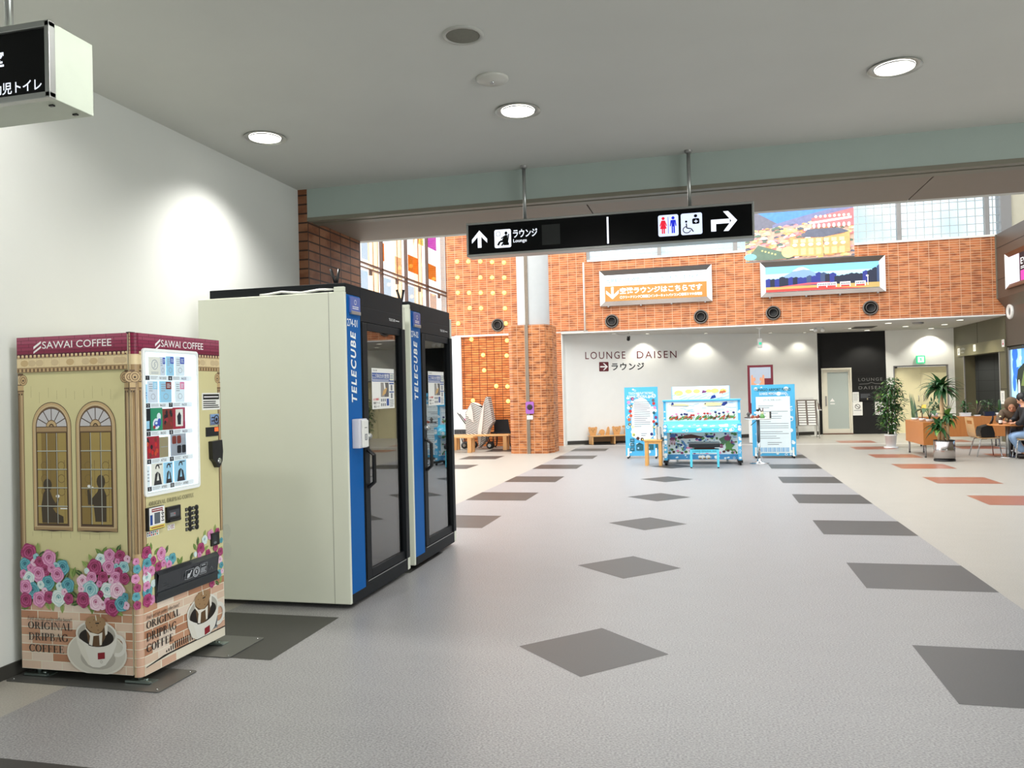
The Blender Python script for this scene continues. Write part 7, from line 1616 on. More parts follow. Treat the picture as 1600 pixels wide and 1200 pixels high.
# maroon poster stand behind the right panel
e = thing('poster_stand', (1.36, 21.68, 0), 'tall stand with a maroon poster of a glowing hot spring bath on a white base', 'poster stand')
mar = mat('maroon board', (110, 24, 40), 0.5); x0, x1 = 1.05, 1.69
k = MB().box(x0, x1, 21.64, 21.70, 0.78, 2.05, mar); p = Paint(k, (x0, 21.638, 0.78), eps=0.0012)
p.rect(0.06, 0.28, 0.58, 1.21, mat('dawn grey', (176, 186, 200), 0.5)); p.step().rect(0.42, 0.28, 0.60, 0.92, mar).rect(0.06, 0.0, 0.42, 0.28, mar); p.step()
sk = mat('warm hand tone', (222, 160, 124), 0.5)
p.poly([(0.07, 0.50), (0.09, 1.0), (0.13, 1.02), (0.16, 0.80), (0.28, 0.76), (0.34, 0.84), (0.38, 1.02), (0.42, 1.0), (0.42, 0.66), (0.36, 0.42), (0.24, 0.36), (0.12, 0.40)], sk); p.step().ell(0.25, 0.62, 0.12, 0.15, mat('warm glow print', (250, 226, 196), 0.5), n=18).ell(0.17, 0.90, 0.03, 0.05, sk, n=10).ell(0.33, 0.90, 0.03, 0.05, sk, n=10); p.step().ell(0.26, 0.62, 0.07, 0.09, mat('white glow print', (255, 246, 232), 0.5), n=14)
k.build('poster_board', e); MB().box(x0, x1 - 0.02, 21.645, 21.70, 0.02, 0.78, white_plastic).build('lower_board', e)
MB().box(x0 + 0.05, x1 - 0.05, 21.5, 21.85, 0.0, 0.02, frame_grey).build('base_plate', e)
# brochure rack
def rack(ox, oy, label, dark):
    e = thing('brochure_rack', (ox + 0.3, oy, 0), label, 'brochure rack')
    alu = mat('rack aluminium', (178, 178, 172), 0.3, metal=0.6)
    def P(a, t, out=0.0): return Vector((ox + a + 0.0, oy - 0.28 * (1 - t) - out, 0.36 + 0.72 * t))
    for a in (0.0, 0.56): MB().tube([(ox + a, oy - 0.42, 0.0), P(a, 1.0)], 0.014, alu, n=8).build('front_post', e); MB().tube([(ox + a, oy + 0.12, 0.0), P(a, 0.95)], 0.012, alu, n=8).build('rear_post', e)
    MB().tube([P(0, 0, -0.01), P(0.56, 0, -0.01)], 0.012, alu, n=8).tube([(ox, oy - 0.40, 0.06), (ox + 0.56, oy - 0.40, 0.06)], 0.01, alu, n=8).build('cross_bar', e)
    b = MB(); b.add([P(0.02, 0, -0.03), P(0.54, 0, -0.03), P(0.54, 1, -0.03), P(0.02, 1, -0.03), P(0.02, 0, -0.045), P(0.54, 0, -0.045), P(0.54, 1, -0.045), P(0.02, 1, -0.045)], [(0, 1, 2, 3), (7, 6, 5, 4), (0, 4, 5, 1), (1, 5, 6, 2), (2, 6, 7, 3), (3, 7, 4, 0)], mat('rack back', (122, 110, 100), 0.6)); b.build('back_board', e)
    k = MB().box(ox + 0.08, ox + 0.48, oy - 0.02, oy + 0.01, 1.085, 1.135, white_plastic); k.build('header', e)
    return P
P = rack(2.46, 23.9, 'grey aluminium brochure rack with two columns of white leaflets by the lounge door', False)
n = 0
ordw = ['top', 'second', 'third', 'fourth', 'fifth', 'sixth', 'seventh', 'eighth', 'ninth', 'lowest']
for c, a in enumerate((0.05, 0.30)):
    for r_ in range(10):
        t = 0.92 - 0.096 * r_; k = MB(); q = [P(a, t - 0.035), P(a + 0.20, t - 0.035), P(a + 0.20, t + 0.022), P(a, t + 0.022)]
        k.prism(q, (0, 0.02, 0.008), poster_white)
        o = tag(k.build('leaflet'), 'white leaflet in the %s slot of the %s column of the brochure rack' % (ordw[r_], ('left', 'right')[c]), 'leaflet', 'leaflets in the brochure rack'); origin_to(o, P(a + 0.1, t - 0.045))
e = thing('low_shelf', (2.15, 23.5, 0), 'low dark display shelf with a cream card half hidden behind the right panel', 'shelf')
MB().box(1.95, 2.42, 23.4, 23.75, 0.30, 0.34, mat('shelf grey', (120, 112, 104), 0.5)).box(1.95, 2.42, 23.72, 23.75, 0.34, 1.05, mat('shelf dark back', (84, 66, 56), 0.5)).build('shelf_board', e)
for x in (1.97, 2.38): MB().box(x, x + 0.025, 23.42, 23.74, 0.0, 0.30, frame_grey).build('shelf_leg', e)
k = MB().box(2.05, 2.38, 23.50, 23.52, 0.342, 0.66, mat('cream card', (238, 226, 200), 0.5)); p = Paint(k, (2.05, 23.498, 0.342), eps=0.001); p.poly([(0.05, 0.05), (0.25, 0.05), (0.2, 0.15), (0.1, 0.14)], mat('tan card print', (220, 180, 120), 0.5)).line([(0.15, 0.15), (0.2, 0.22)], 0.02, ink_black)
origin_to(tag(k.build('display_card'), 'cream display card standing on the low shelf beside the rack', 'card'), (2.2, 23.51, 0.342))
e = thing('menu_podium', (3.05, 24.6, 0), 'slim white menu podium with a dark tilted menu board beside the frosted door', 'podium')
MB().box(3.03, 3.08, 24.58, 24.64, 0.02, 0.80, white_plastic).build('post', e); MB().box(2.93, 3.19, 24.5, 24.75, 0.0, 0.02, white_plastic).build('base', e)
k = MB(); k.prism([Vector((2.86, 24.42, 0.78)), Vector((3.20, 24.42, 0.78)), Vector((3.13, 24.60, 1.06)), Vector((2.80, 24.60, 1.06))], (0, 0.03, -0.01), mat('menu board brown', (70, 52, 44), 0.4)); p = Paint(k, (2.86, 24.418, 0.78), u=(1, 0, 0), v=(-0.17, 0.54, 0.84), eps=0.001); p.rect(0.04, 0.13, 0.30, 0.30, mat('menu dark', (40, 26, 20), 0.4)); p.step().rect(0.09, 0.16, 0.25, 0.25, mat('menu food print', (206, 130, 70), 0.5))
k.build('menu_board', e); MB().box(2.84, 3.22, 24.38, 24.44, 0.755, 0.78, white_plastic).build('ledge', e)
# animal bench along the lounge wall
def animal_bench():
    rz = math.atan2(DW.y, DW.x); o = dwall(0.60, 0, 0.42)
    e = thing('animal_bench', o, 'low wooden children bench with animal shaped backrests along the white lounge wall', 'bench', rz=rz)
    T_ = WM[e.name]; 
    def bx(b, x0, x1, y0, y1, z0, z1, m):
        q = MB().box(x0, x1, y0, y1, z0, z1, m); b.add([T_ @ Vector(v) for v in q.v], q.f, m); return b
    bx(MB(), 0, 1.75, 0, 0.34, 0.215, 0.24, beech).build('seat', e)
    for x in (0.02, 0.66, 1.30): bx(MB(), x, x + 0.035, 0.02, 0.32, 0, 0.215, beech).build('leg_board', e)
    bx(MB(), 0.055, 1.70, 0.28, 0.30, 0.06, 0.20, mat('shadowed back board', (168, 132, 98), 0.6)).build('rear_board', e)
    def board(x, pts, face=None, name='animal_backrest'):
        b = MB(); v = [T_ @ Vector((x + a, 0.27, 0.24 + z)) for a, z in pts]; d = (T_.to_3x3() @ Vector((0, 0.03, 0)))
        b.prism(v, d, beech_h); 
        if face:
            p = Paint(b, T_ @ Vector((x, 0.268, 0.24)), u=T_.to_3x3() @ Vector((1, 0, 0)), eps=0.001); face(p)
        b.build(name, e)
    def circ(cx, cy, r, t0, t1, n=6): return [(cx + r * math.cos(math.radians(t0 + (t1 - t0) * i / n)), cy + r * math.sin(math.radians(t0 + (t1 - t0) * i / n))) for i in range(n + 1)]
    bear = [(0.05, 0), (0.21, 0), (0.22, .05), (0.245, .12)] + circ(.225, .205, .035, -40, 150) + [(.13, .225)] + circ(.035, .205, .035, 30, 220) + [(0.015, .12), (0.04, .05)]
    def bface(p): p.ell(.09, .155, .009, .009, ink_black, n=8).ell(.17, .155, .009, .009, ink_black, n=8).ell(.13, .125, .014, .011, ink_black, n=8).line([(.11, .095), (.13, .09), (.15, .095)], .006, brownp)
    board(0.0, bear, bface); board(0.70, bear, bface)
    board(0.29, [(0.07, 0), (0.17, 0), (0.19, .10), (.16, .15), (.10, .165), (.04, .13), (.02, .07), (.0, .05), (.02, .035), (.05, .06)])
    board(0.50, [(0.0, 0), (0.11, 0), (0.125, .12), (.11, .21), (.085, .235), (.055, .21), (.03, .10)])
    board(1.00, [(0.06, 0), (0.20, 0), (.20, .25), (.02, .25), (.0, .23), (.0, .20), (.07, .18)])
    board(1.30, bear, bface)
animal_bench()
# ---------------------------------------------------------------- left: benches, folded strollers, chair
oak = wood_mat('oak bench', (222, 176, 120), (196, 146, 92), vertical=False); oak_v = wood_mat('oak leg', (214, 166, 110), (186, 134, 82))
def bench(x0, x1, y0, y1, h, label):
    e = thing('wooden_bench', ((x0 + x1) / 2, (y0 + y1) / 2, 0), label, 'bench')
    MB().box(x0, x1, y0, y1, h - 0.045, h, oak).build('seat', e, bevel=0.005)
    for x in (x0 + 0.06, x1 - 0.16):
        for y in (y0 + 0.01, y1 - 0.09): MB().box(x, x + 0.10, y, y + 0.08, 0, h - 0.045, oak_v).build('leg', e, bevel=0.004)
bench(-7.0, -5.72, 19.05, 19.42, 0.415, 'oak bench end nearest the viewer, left of the brick pillar'); bench(-6.6, -5.02, 19.92, 20.25, 0.405, 'oak bench farther back, in front of the folded strollers')
def stripes():
    m, nt, b, out = nodes_mat('striped fabric'); N = nt.nodes.new; L = nt.links.new
    g = N('ShaderNodeNewGeometry'); s = N('ShaderNodeSeparateXYZ'); L(g.outputs['Position'], s.inputs[0])
    mu = N('ShaderNodeMath'); mu.operation = 'MULTIPLY_ADD'; mu.inputs[1].default_value = 0.45; L(s.outputs['X'], mu.inputs[0]); L(s.outputs['Z'], mu.inputs[2])
    m2 = N('ShaderNodeMath'); m2.operation = 'MULTIPLY'; m2.inputs[1].default_value = 21; L(mu.outputs[0], m2.inputs[0])
    fr = N('ShaderNodeMath'); fr.operation = 'FRACT'; L(m2.outputs[0], fr.inputs[0]); gt = N('ShaderNodeMath'); gt.operation = 'GREATER_THAN'; gt.inputs[1].default_value = 0.5; L(fr.outputs[0], gt.inputs[0])
    mx = N('ShaderNodeMix'); mx.data_type = 'RGBA'; mx.inputs['A'].default_value = lin((232, 228, 222)); mx.inputs['B'].default_value = lin((40, 38, 38)); L(gt.outputs[0], mx.inputs['Factor']); L(mx.outputs['Result'], b.inputs['Base Color']); b.inputs['Roughness'].default_value = 0.85
    MC['striped fabric'] = m; return m
strp = stripes(); pale_f = mat('pale grey fabric', (214, 208, 204), 0.85)
def stroller(name, pts1, pts2, y, d, label, wheels, handle):
    e = thing('folded_stroller', (sum(p[0] for p in pts1) / len(pts1), y + 0.2, 0), label, 'stroller', 'striped strollers folded by the brick wall')
    MB().prism([Vector((x, y + d * k, z)) for (x, z), k in zip(pts1, [0] * len(pts1))], (0, d, 0), strp).build('canopy', e, bevel=0.012)
    MB().prism([Vector((x, y - 0.03, z)) for x, z in pts2], (0, 0.04, 0), pale_f).build('fabric_panel', e)
    for x, z in wheels:
        for yy in (y + 0.06, y + d - 0.06):
            w = MB().lathe([(0.03, -0.015), (0.085, -0.015), (0.092, 0.0), (0.085, 0.015), (0.03, 0.015)], (x, yy, 0.092), black_plastic, n=22, axis=(0, 1, 0)).lathe([(0.045, -0.018), (0.0, -0.018)], (x, yy, 0.092), satin, n=12, axis=(0, 1, 0))
            w.build('wheel', e)
            MB().tube([(x, yy, 0.092), (x - 0.05, yy, 0.2), (x - 0.12, yy, 0.45)], 0.014, black_plastic, n=8).build('frame_tube', e)
    for h in handle: MB().tube(h, 0.014, black_plastic, n=8).build('handle', e)
stroller('a', [(-6.33, .40), (-6.33, .98), (-6.16, 1.25), (-6.06, 1.22), (-5.86, 1.10), (-5.90, .75), (-5.98, .36)], [(-6.31, .95), (-6.17, 1.2), (-6.12, 1.0), (-6.10, .72), (-6.2, .8)], 20.42, 0.34, 'folded stroller with a broad black and white striped cover, left of the two', [(-6.40, 0), (-6.18, 0)], [[(-6.33, 20.45, .66), (-6.42, 20.44, .78), (-6.56, 20.42, .98)], [(-6.33, 20.7, .62), (-6.44, 20.7, .76), (-6.58, 20.68, .94)]])
stroller('b', [(-5.95, .02), (-5.98, .5), (-5.86, 1.02), (-5.72, 1.38), (-5.66, 1.40), (-5.60, 1.1), (-5.54, .72), (-5.66, .55), (-5.78, .2)], [(-5.93, .06), (-5.95, .5), (-5.84, .98), (-5.76, 1.25), (-5.80, .8), (-5.84, .5), (-5.89, .2)], 20.30, 0.30, 'folded stroller with a tall pointed striped cover, right of the two', [(-5.66, 0)], [[(-5.70, 20.4, .30), (-5.58, 20.4, .38), (-5.56, 20.4, .22), (-5.64, 20.4, .10)]])
e = thing('wheelchair', (-5.40, 20.9, 0), 'black fabric wheelchair backrest standing behind the farther bench', 'wheelchair')
bf = mat('black nylon', (18, 20, 26), 0.6)
MB().prism([Vector((-5.66, 20.86, .40)), Vector((-5.66, 20.86, .76)), Vector((-5.27, 20.86, .765)), Vector((-5.22, 20.86, .40))], (0, 0.05, 0), bf).build('backrest', e, bevel=0.012)
MB().box(-5.72, -5.12, 20.70, 21.05, 0.385, 0.42, bf).build('seat', e, bevel=0.01)
for x in (-5.66, -5.2): 
    MB().lathe([(0.20, -0.012), (0.23, -0.012), (0.235, 0.0), (0.23, 0.012), (0.20, 0.012), (0.20, -0.012)], (x, 20.95, 0.235), black_plastic, n=28, axis=(1, 0, 0)).build('wheel', e)
    MB().tube([(x, 20.95, 0.235), (x, 20.9, 0.40)], 0.012, frame_grey, n=8).build('frame_tube', e)
e = thing('poster_easel', (-6.58, 20.9, 0), 'white poster board with a small pink mark, half hidden behind the booths', 'poster board')
k = MB().box(-6.83, -6.36, 20.95, 20.98, 0.50, 1.05, poster_white); p = Paint(k, (-6.83, 20.948, 0.5), eps=0.001); p.ell(0.32, 0.27, 0.03, 0.04, pinkp, n=10)
k.build('poster_board', e); MB().box(-6.83, -6.36, 20.94, 20.99, 0.34, 0.50, mat('dark board foot', (60, 60, 62), 0.5)).build('lower_panel', e)
for x in (-6.8, -6.42): MB().box(x, x + 0.03, 20.95, 20.98, 0.0, 0.34, frame_grey).build('leg', e)
# ---------------------------------------------------------------- right: ficus, planters, plants, cafe table
gA = mat('ficus leaf', (52, 84, 44), 0.45, var=0.25, scale=3); gB = mat('dracaena leaf', (44, 92, 48), 0.4, var=0.25, scale=4); gC = mat('bright leaf', (110, 156, 70), 0.45, var=0.2); gD = mat('snake plant leaf', (96, 124, 92), 0.45, var=0.25, scale=9); bark = mat('pale trunk', (196, 164, 124), 0.8, var=0.15); bark2 = mat('grey stem', (120, 104, 82), 0.8, var=0.15); soil = mat('potting soil', (50, 38, 30), 0.95, var=0.2); potw = mat('white pot', (236, 236, 234), 0.35); yl = mat('yellow leaf', (222, 176, 60), 0.5)
def blade(b, base, d, L_, w, droop, m, seg=5, up=Vector((0, 0, 1))):
    """one strap leaf: starts along d, bends down by droop, folded along the midrib"""
    d = Vector(d).normalized(); p = Vector(base); pts = [p.copy()]; 
    for i in range(seg):
        p = p + d * (L_ / seg); pts.append(p.copy()); d = (d + Vector((0, 0, -droop / seg))).normalized()
    vs = []
    for i, q in enumerate(pts):
        t = (pts[min(i + 1, seg)] - pts[max(i - 1, 0)]).normalized(); s = t.cross(Vector((0, 0, 1)))
        if s.length < 1e-3: s = Vector((1, 0, 0))
        s.normalize(); n = s.cross(t); u = i / seg; ww = w * (0.45 + 0.55 * math.sin(PI * min(1, u * 1.15 + 0.18))) * (1 - u ** 4)
        vs += [q - s * ww + n * ww * 0.25, q, q + s * ww + n * ww * 0.25]
    fs = []
    for i in range(seg): a = i * 3; fs += [(a, a + 1, a + 4, a + 3), (a + 1, a + 2, a + 5, a + 4)]
    b.add(vs, fs, m, True)
def leafy(b, c, r3, n, size, mats, rnd, skip=0.0):
    for _ in range(n):
        while True:
            u = Vector((rnd.uniform(-1, 1), rnd.uniform(-1, 1), rnd.uniform(-1, 1)))
            if 0.2 < u.length < 1: break
        p = Vector(c) + Vector((u.x * r3[0], u.y * r3[1], u.z * r3[2]))
        blade(b, p, (u.x + rnd.uniform(-.5, .5), u.y + rnd.uniform(-.5, .5), rnd.uniform(-.6, .4)), size * rnd.uniform(.7, 1.25), size * 0.26, 0.6, rnd.choice(mats), 2)
def ficus():
    cx, cy = 4.09, 19.80; rnd = random.Random(21)
    e = thing('potted_ficus', (cx, cy, 0), 'tall bushy ficus with small dark leaves in a white pot before the charcoal wall', 'potted plant')
    MB().lathe([(0.0, 0.0), (0.15, 0.0), (0.155, 0.035), (0.12, 0.03), (0.0, 0.03)], (cx, cy, 0), potw, n=28).build('saucer', e)
    MB().lathe([(0.0, 0.03), (0.10, 0.03), (0.125, 0.28), (0.135, 0.28), (0.138, 0.315), (0.118, 0.315), (0.112, 0.27), (0.0, 0.27)], (cx, cy, 0), potw, n=28).build('pot', e)
    MB().lathe([(0.112, 0.275), (0.0, 0.28)], (cx, cy, 0), soil, n=20).build('soil', e)
    t = MB()
    for k in range(4):
        a = k * 1.6; t.tube([(cx + .03 * math.cos(a), cy + .03 * math.sin(a), .27), (cx + .05 * math.cos(a + .6), cy + .05 * math.sin(a + .6), .7), (cx + .09 * math.cos(a + 1), cy + .09 * math.sin(a + 1), 1.1), (cx + .08 * math.cos(a), cy + .1 * math.sin(a), 1.45)], [.014, .012, .009, .004], bark2, n=7)
    t.build('stem', e)
    f = MB()
    for c, r, n in (((4.16, cy, 1.45), (.20, .2, .20), 190), ((4.05, cy, 1.20), (.30, .28, .25), 330), ((4.20, cy, 1.12), (.27, .25, .28), 260), ((4.02, cy, .88), (.28, .26, .25), 300), ((4.20, cy, .78), (.22, .22, .25), 190), ((4.03, cy, .58), (.22, .22, .22), 200), ((4.12, cy, .45), (.16, .16, .12), 90)):
        leafy(f, c, r, int(n * 1.15), 0.085, [gA, gA, gB, gA, gC], rnd)
    f.build('foliage', e)
ficus()
def dracaena():
    cx, cy = 4.335, 16.50; rnd = random.Random(5)
    e = thing('potted_dracaena', (cx, cy, 0), 'dracaena with two leaf crowns on pale trunks in a round steel planter', 'potted plant')
    st = mat('brushed steel planter', (188, 182, 180), 0.16, metal=1.0, var=0.12, scale=2)
    MB().lathe([(0.0, 0.03), (0.183, 0.03), (0.183, 0.39), (0.17, 0.39), (0.168, 0.34), (0.0, 0.34)], (cx, cy, 0), st, n=40).build('planter', e)
    MB().lathe([(0.0, 0.0), (0.185, 0.0), (0.188, 0.03), (0.0, 0.03)], (cx, cy, 0), black_plastic, n=40).lathe([(0.184, 0.38), (0.188, 0.395), (0.166, 0.395)], (cx, cy, 0), black_plastic, n=40).build('rim', e)
    MB().lathe([(0.168, 0.37), (0.0, 0.375)], (cx, cy, 0), soil, n=20).build('soil', e)
    MB().tube([(cx - .01, cy, .36), (cx - .015, cy, .7), (cx - .03, cy, 1.28)], .037, bark, n=12).build('trunk', e)
    MB().tube([(cx - .08, cy + .02, .36), (cx - .075, cy + .02, .62)], .030, bark, n=12).build('trunk', e)
    MB().tube([(cx + .06, cy - .02, .36), (cx + .065, cy - .02, .80)], .032, bark, n=12).build('trunk', e)
    f = MB()
    def crown(c, n, L_, w, mats, rise=.5):
        for i in range(n):
            a = i * 2.399 + rnd.uniform(-.2, .2); el = rise + rnd.uniform(-.75, .75); r_ = math.cos(el)
            blade(f, Vector(c) + Vector((0, 0, rnd.uniform(-.06, .06))), (r_ * math.cos(a), r_ * math.sin(a), math.sin(el)), L_ * rnd.uniform(.75, 1.15), w, rnd.uniform(1.2, 2.3), rnd.choice(mats), 7)
    crown((cx - .03, cy, 1.33), 70, .46, .05, [gB, gB, gA])
    crown((cx - .08, cy + .02, .64), 30, .30, .05, [gB, gC, gB])
    crown((cx + .065, cy - .02, .82), 32, .27, .046, [gB, gC, gB, gA])
    f.build('foliage', e)
dracaena()
cherry = wood_mat('cherry veneer', (196, 128, 68), (178, 110, 54))
def planter(x0, x1, y0, y1, z0, z1, label, legs):
    e = thing('planter_cabinet', ((x0 + x1) / 2, (y0 + y1) / 2, 0), label, 'planter cabinet')
    MB().box(x0, x1, y0, y1, z0, z1, cherry).build('box', e, bevel=0.003)
    for x, y in legs:
        MB().tube([(x, y, 0.02), (x, y, z0)], 0.018, frame_grey, n=12).lathe([(0.02, 0.0), (0.022, 0.02), (0.0, 0.02)], (x, y, 0), black_plastic, n=12).build('leg', e)
planter(4.14, 4.52, 17.16, 18.60, 0.25, 0.70, 'cherry wood planter cabinet with its long side facing the walkway', [(4.19, 17.24), (4.19, 18.52), (4.47, 18.52), (4.47, 17.24)])
planter(4.75, 6.52, 20.0, 20.40, 0.235, 0.69, 'long cherry wood planter cabinet behind the cafe chair and table', [(4.85, 20.1), (6.42, 20.1), (4.85, 20.32), (6.42, 20.32)])
def potted(name, x, y, z, pot, plant, label, cat='potted plant', h=0.08, r=0.10, rect=False, group=None):
    e = thing(name, (x, y, z), label, cat, group)
    if rect: MB().box(x - r, x + r, y - r * .6, y + r * .6, z + 0.002, z + h, pot).box(x - r * 1.08, x + r * 1.08, y - r * .65, y + r * .65, z + h - .02, z + h, pot).build('pot', e, bevel=0.006)
    else: MB().lathe([(0.0, 0.002), (r * .78, 0.002), (r, h), (r * .9, h), (0.0, h * .9)], (x, y, z), pot, n=22).build('pot', e)
    f = MB(); plant(f, Vector((x, y, z + h * .9)), random.Random(int(abs(x) * 100) + int(y * 10))); f.build('foliage', e)
    return e
def snake(f, c, rnd):
    for k in range(7): blade(f, c + Vector((rnd.uniform(-.04, .04), rnd.uniform(-.04, .04), 0)), (rnd.uniform(-.25, .15), rnd.uniform(-.2, .2), 1), rnd.uniform(.25, .55) if k else .58, .034, -.2, gD, 5)
def bigleaf(f, c, rnd):
    for k in range(9):
        a = k * 2.4; d = Vector((math.cos(a) * .55, math.sin(a) * .4, .9)); tip = c + d * rnd.uniform(.18, .36); f.tube([c, c + d * .1 + Vector((0, 0, .06)), tip], .006, gA, n=5)
        blade(f, tip, (math.cos(a), math.sin(a) * .6, rnd.uniform(-.3, .3)), .22, .075, 1.4, rnd.choice((gA, gB, gA)), 5)
    blade(f, c + Vector((-.10, -.05, .30)), (-.2, -.2, -.9), .18, .05, .2, yl, 4)
def spiky(f, c, rnd):
    for k in range(22): a = k * 2.4; blade(f, c + Vector((0, 0, .22)), (math.cos(a), math.sin(a), rnd.uniform(-.2, .8)), .22, .010, .9, rnd.choice((gD, gA)), 4)
    f.tube([c, c + Vector((0, 0, .24))], .012, bark2, n=7)
def bushy(f, c, rnd): f.tube([c, c + Vector((0, 0, .16))], .010, bark2, n=6); leafy(f, c + Vector((0, 0, .17)), (.12, .10, .15), 60, .10, [gA, gB, gA], rnd)
def wispy(f, c, rnd):
    for k in range(8): d = Vector((rnd.uniform(-.5, .5), rnd.uniform(-.3, .3), 1)); t = c + d * rnd.uniform(.12, .30); f.tube([c, t], .005, bark2, n=5); blade(f, t, (d.x, d.y, .1), .09, .028, .8, gC, 3)
def cactus(f, c, rnd): f.tube([c, c + Vector((0, 0, .27)), c + Vector((0, 0, .30))], [.030, .030, .012], gA, n=10); [blade(f, c + Vector((0, 0, .05)), (s, 0, .7), .2, .03, .9, gC, 4) for s in (-1, 1, -.6)]
PZ = 0.70
potted('potted_plant', 4.27, 18.35, PZ, potw, snake, 'snake plant with upright pale blades at the far end of the near planter cabinet', h=.05, r=.07)
potted('potted_plant', 4.33, 18.0, PZ, potw, spiky, 'thin spiky plant behind the large leaved one on the near planter cabinet', h=.05, r=.07)
potted('potted_plant', 4.36, 17.55, PZ, potw, bigleaf, 'large leaved plant with one yellow leaf on the near planter cabinet', h=.05, r=.08)
potted('potted_plant', 5.10, 20.18, 0.69, potw, bushy, 'white potted plant at the left end of the long planter cabinet, behind the dracaena', h=.09, r=.10)
potted('potted_plant', 5.42, 20.18, 0.69, potw, wispy, 'white potted wispy plant on the long planter cabinet, second from its left end', h=.09, r=.08)
potted('potted_plant', 5.75, 20.15, 0.69, potw, bushy, 'bushy plant in a white oblong pot on the long planter cabinet', h=.085, r=.105, rect=True)
potted('potted_plant', 6.00, 20.15, 0.69, potw, wispy, 'pale thin leaved plant in a low white tray above the cafe chair', h=.03, r=.06, rect=True)
e = potted('potted_plant', 6.24, 20.15, 0.69, mat('navy pot', (34, 38, 58), 0.4), bushy, 'bushy plant in a dark navy oblong pot on the long planter cabinet', h=.10, r=.10, rect=True)
potted('potted_plant', 6.45, 20.12, 0.69, potw, cactus, 'tall dark cactus in a white pot at the right end of the long planter cabinet', h=.075, r=.085)
shell = wood_mat('birch chair shell', (232, 190, 138), (214, 168, 114))
def chair(x, y, rz, label):
    """shell chair facing +X before turning"""
    e = thing('cafe_chair', (x, y, 0), label, 'chair', rz=rz); T_ = WM[e.name]
    prof = [(0.21, .385), (0.10, .378), (-0.08, .375), (-0.17, .385), (-0.215, .42), (-0.235, .50), (-0.255, .62), (-0.275, .78)]
    W2 = .21; th = .012
    def sheet(y0, y1, i0, i1):
        b = MB(); vs = []
        for a, z in prof[i0:i1 + 1]:
            for yy in (y0, y1): vs.append(T_ @ Vector((a, yy, z)))
        for a, z in prof[i0:i1 + 1]:
            for yy in (y0, y1): vs.append(T_ @ Vector((a - th * .5, yy, z - th)))
        n = (i1 - i0 + 1) * 2; fs = []
        for k in range(i1 - i0): q = k * 2; fs += [(q, q + 1, q + 3, q + 2), (n + q + 2, n + q + 3, n + q + 1, n + q), (q, q + 2, n + q + 2, n + q), (q + 3, q + 1, n + q + 1, n + q + 3)]
        fs += [(0, n, n + 1, 1), (n - 2, n - 1, 2 * n - 1, 2 * n - 2)]
        b.add(vs, fs, shell, False); return b
    sheet(-W2, W2, 0, 4).build('seat', e)
    b = sheet(-W2, W2, 4, 6); b2 = MB()
    # backrest with a hand slot near its top
    for y0, y1, z0, z1 in ((-W2, W2, .50, .645), (-W2, -.14, .645, .715), (.14, W2, .645, .715), (-W2, W2, .715, .78)):
        q = MB().box(-.006, .006, y0, y1, 0, z1 - z0, shell); 
        sl = -0.035 / .28; x0_ = -.235 + (z0 - .50) * sl
        b2.add([T_ @ Vector((v[0] + x0_ + v[2] * sl, v[1], v[2] + z0)) for v in q.v], q.f, shell)
    s4 = sheet(-W2, W2, 4, 5); b2.add(s4.v, s4.f, shell)
    b2.build('backrest', e)
    for sy in (-.18, .18):
        MB().tube([T_ @ Vector(v) for v in ((-.02, sy, .362), (.17, sy, .362), (.195, sy, .34), (.235, sy * 1.15, .008))], .011, chrome, n=10).build('leg', e)
        MB().tube([T_ @ Vector(v) for v in ((-.02, sy, .358), (-.10, sy, .355), (-.13, sy, .33), (-.21, sy * 1.15, .008))], .011, chrome, n=10).build('leg', e)
    MB().tube([T_ @ Vector((-.02, -.18, .36)), T_ @ Vector((-.02, .18, .36))], .010, chrome, n=8).build('cross_bar', e)
    return e
chair(5.31, 17.46, 0.05, 'birch shell chair on chrome legs holding a black bag, facing the cafe table')
chair(5.90, 16.93, 2.95, 'birch shell chair the person in the black jacket sits on')
# black bag on the chair
e = thing('tote_bag', (5.34, 17.45, 0.388), 'black leather tote bag resting on the birch chair', 'bag')
lea = mat('black leather bag', (16, 16, 18), 0.35, var=0.1)
MB().prism([Vector((x, 17.30, z)) for x, z in ((5.215, .389), (5.45, .389), (5.455, .46), (5.43, .56), (5.40, .63), (5.33, .62), (5.225, .585), (5.20, .50))], (0, .30, 0), lea).build('bag_body', e, bevel=0.035, seg=3)
MB().tube([(5.38, 17.36, .62), (5.43, 17.38, .72), (5.465, 17.42, .79), (5.48, 17.46, .74), (5.46, 17.52, .62)], .013, lea, n=8).build('handle', e)
# round cafe table
e = thing('cafe_table', (5.66, 17.30, 0), 'round wooden cafe table on a steel column at the right edge', 'table')
tx, ty = 5.68, 17.30
MB().lathe([(0.0, .615), (.345, .615), (.355, .628), (.345, .642), (0.0, .642)], (tx, ty, 0), wood_mat('table top wood', (206, 138, 74), (186, 116, 58), vertical=False), n=48).build('table_top', e)
MB().tube([(tx, ty, .015), (tx, ty, .615)], .042, satin, n=20).build('column', e)
MB().lathe([(0.0, 0.0), (.24, 0.0), (.24, .008), (.05, .022), (0.0, .022)], (tx, ty, 0), chrome, n=36).build('base', e)
e = thing('drink_bottle', (5.52, 17.18, .643), 'small brown drink bottle with a pale label on the cafe table', 'bottle')
MB().lathe([(0.0, .001), (.032, .001), (.034, .01), (.034, .09), (.014, .125), (.013, .15), (0.0, .15)], (5.52, 17.18, .643), mat('brown bottle', (70, 40, 28), 0.15), n=20).build('bottle_body', e)
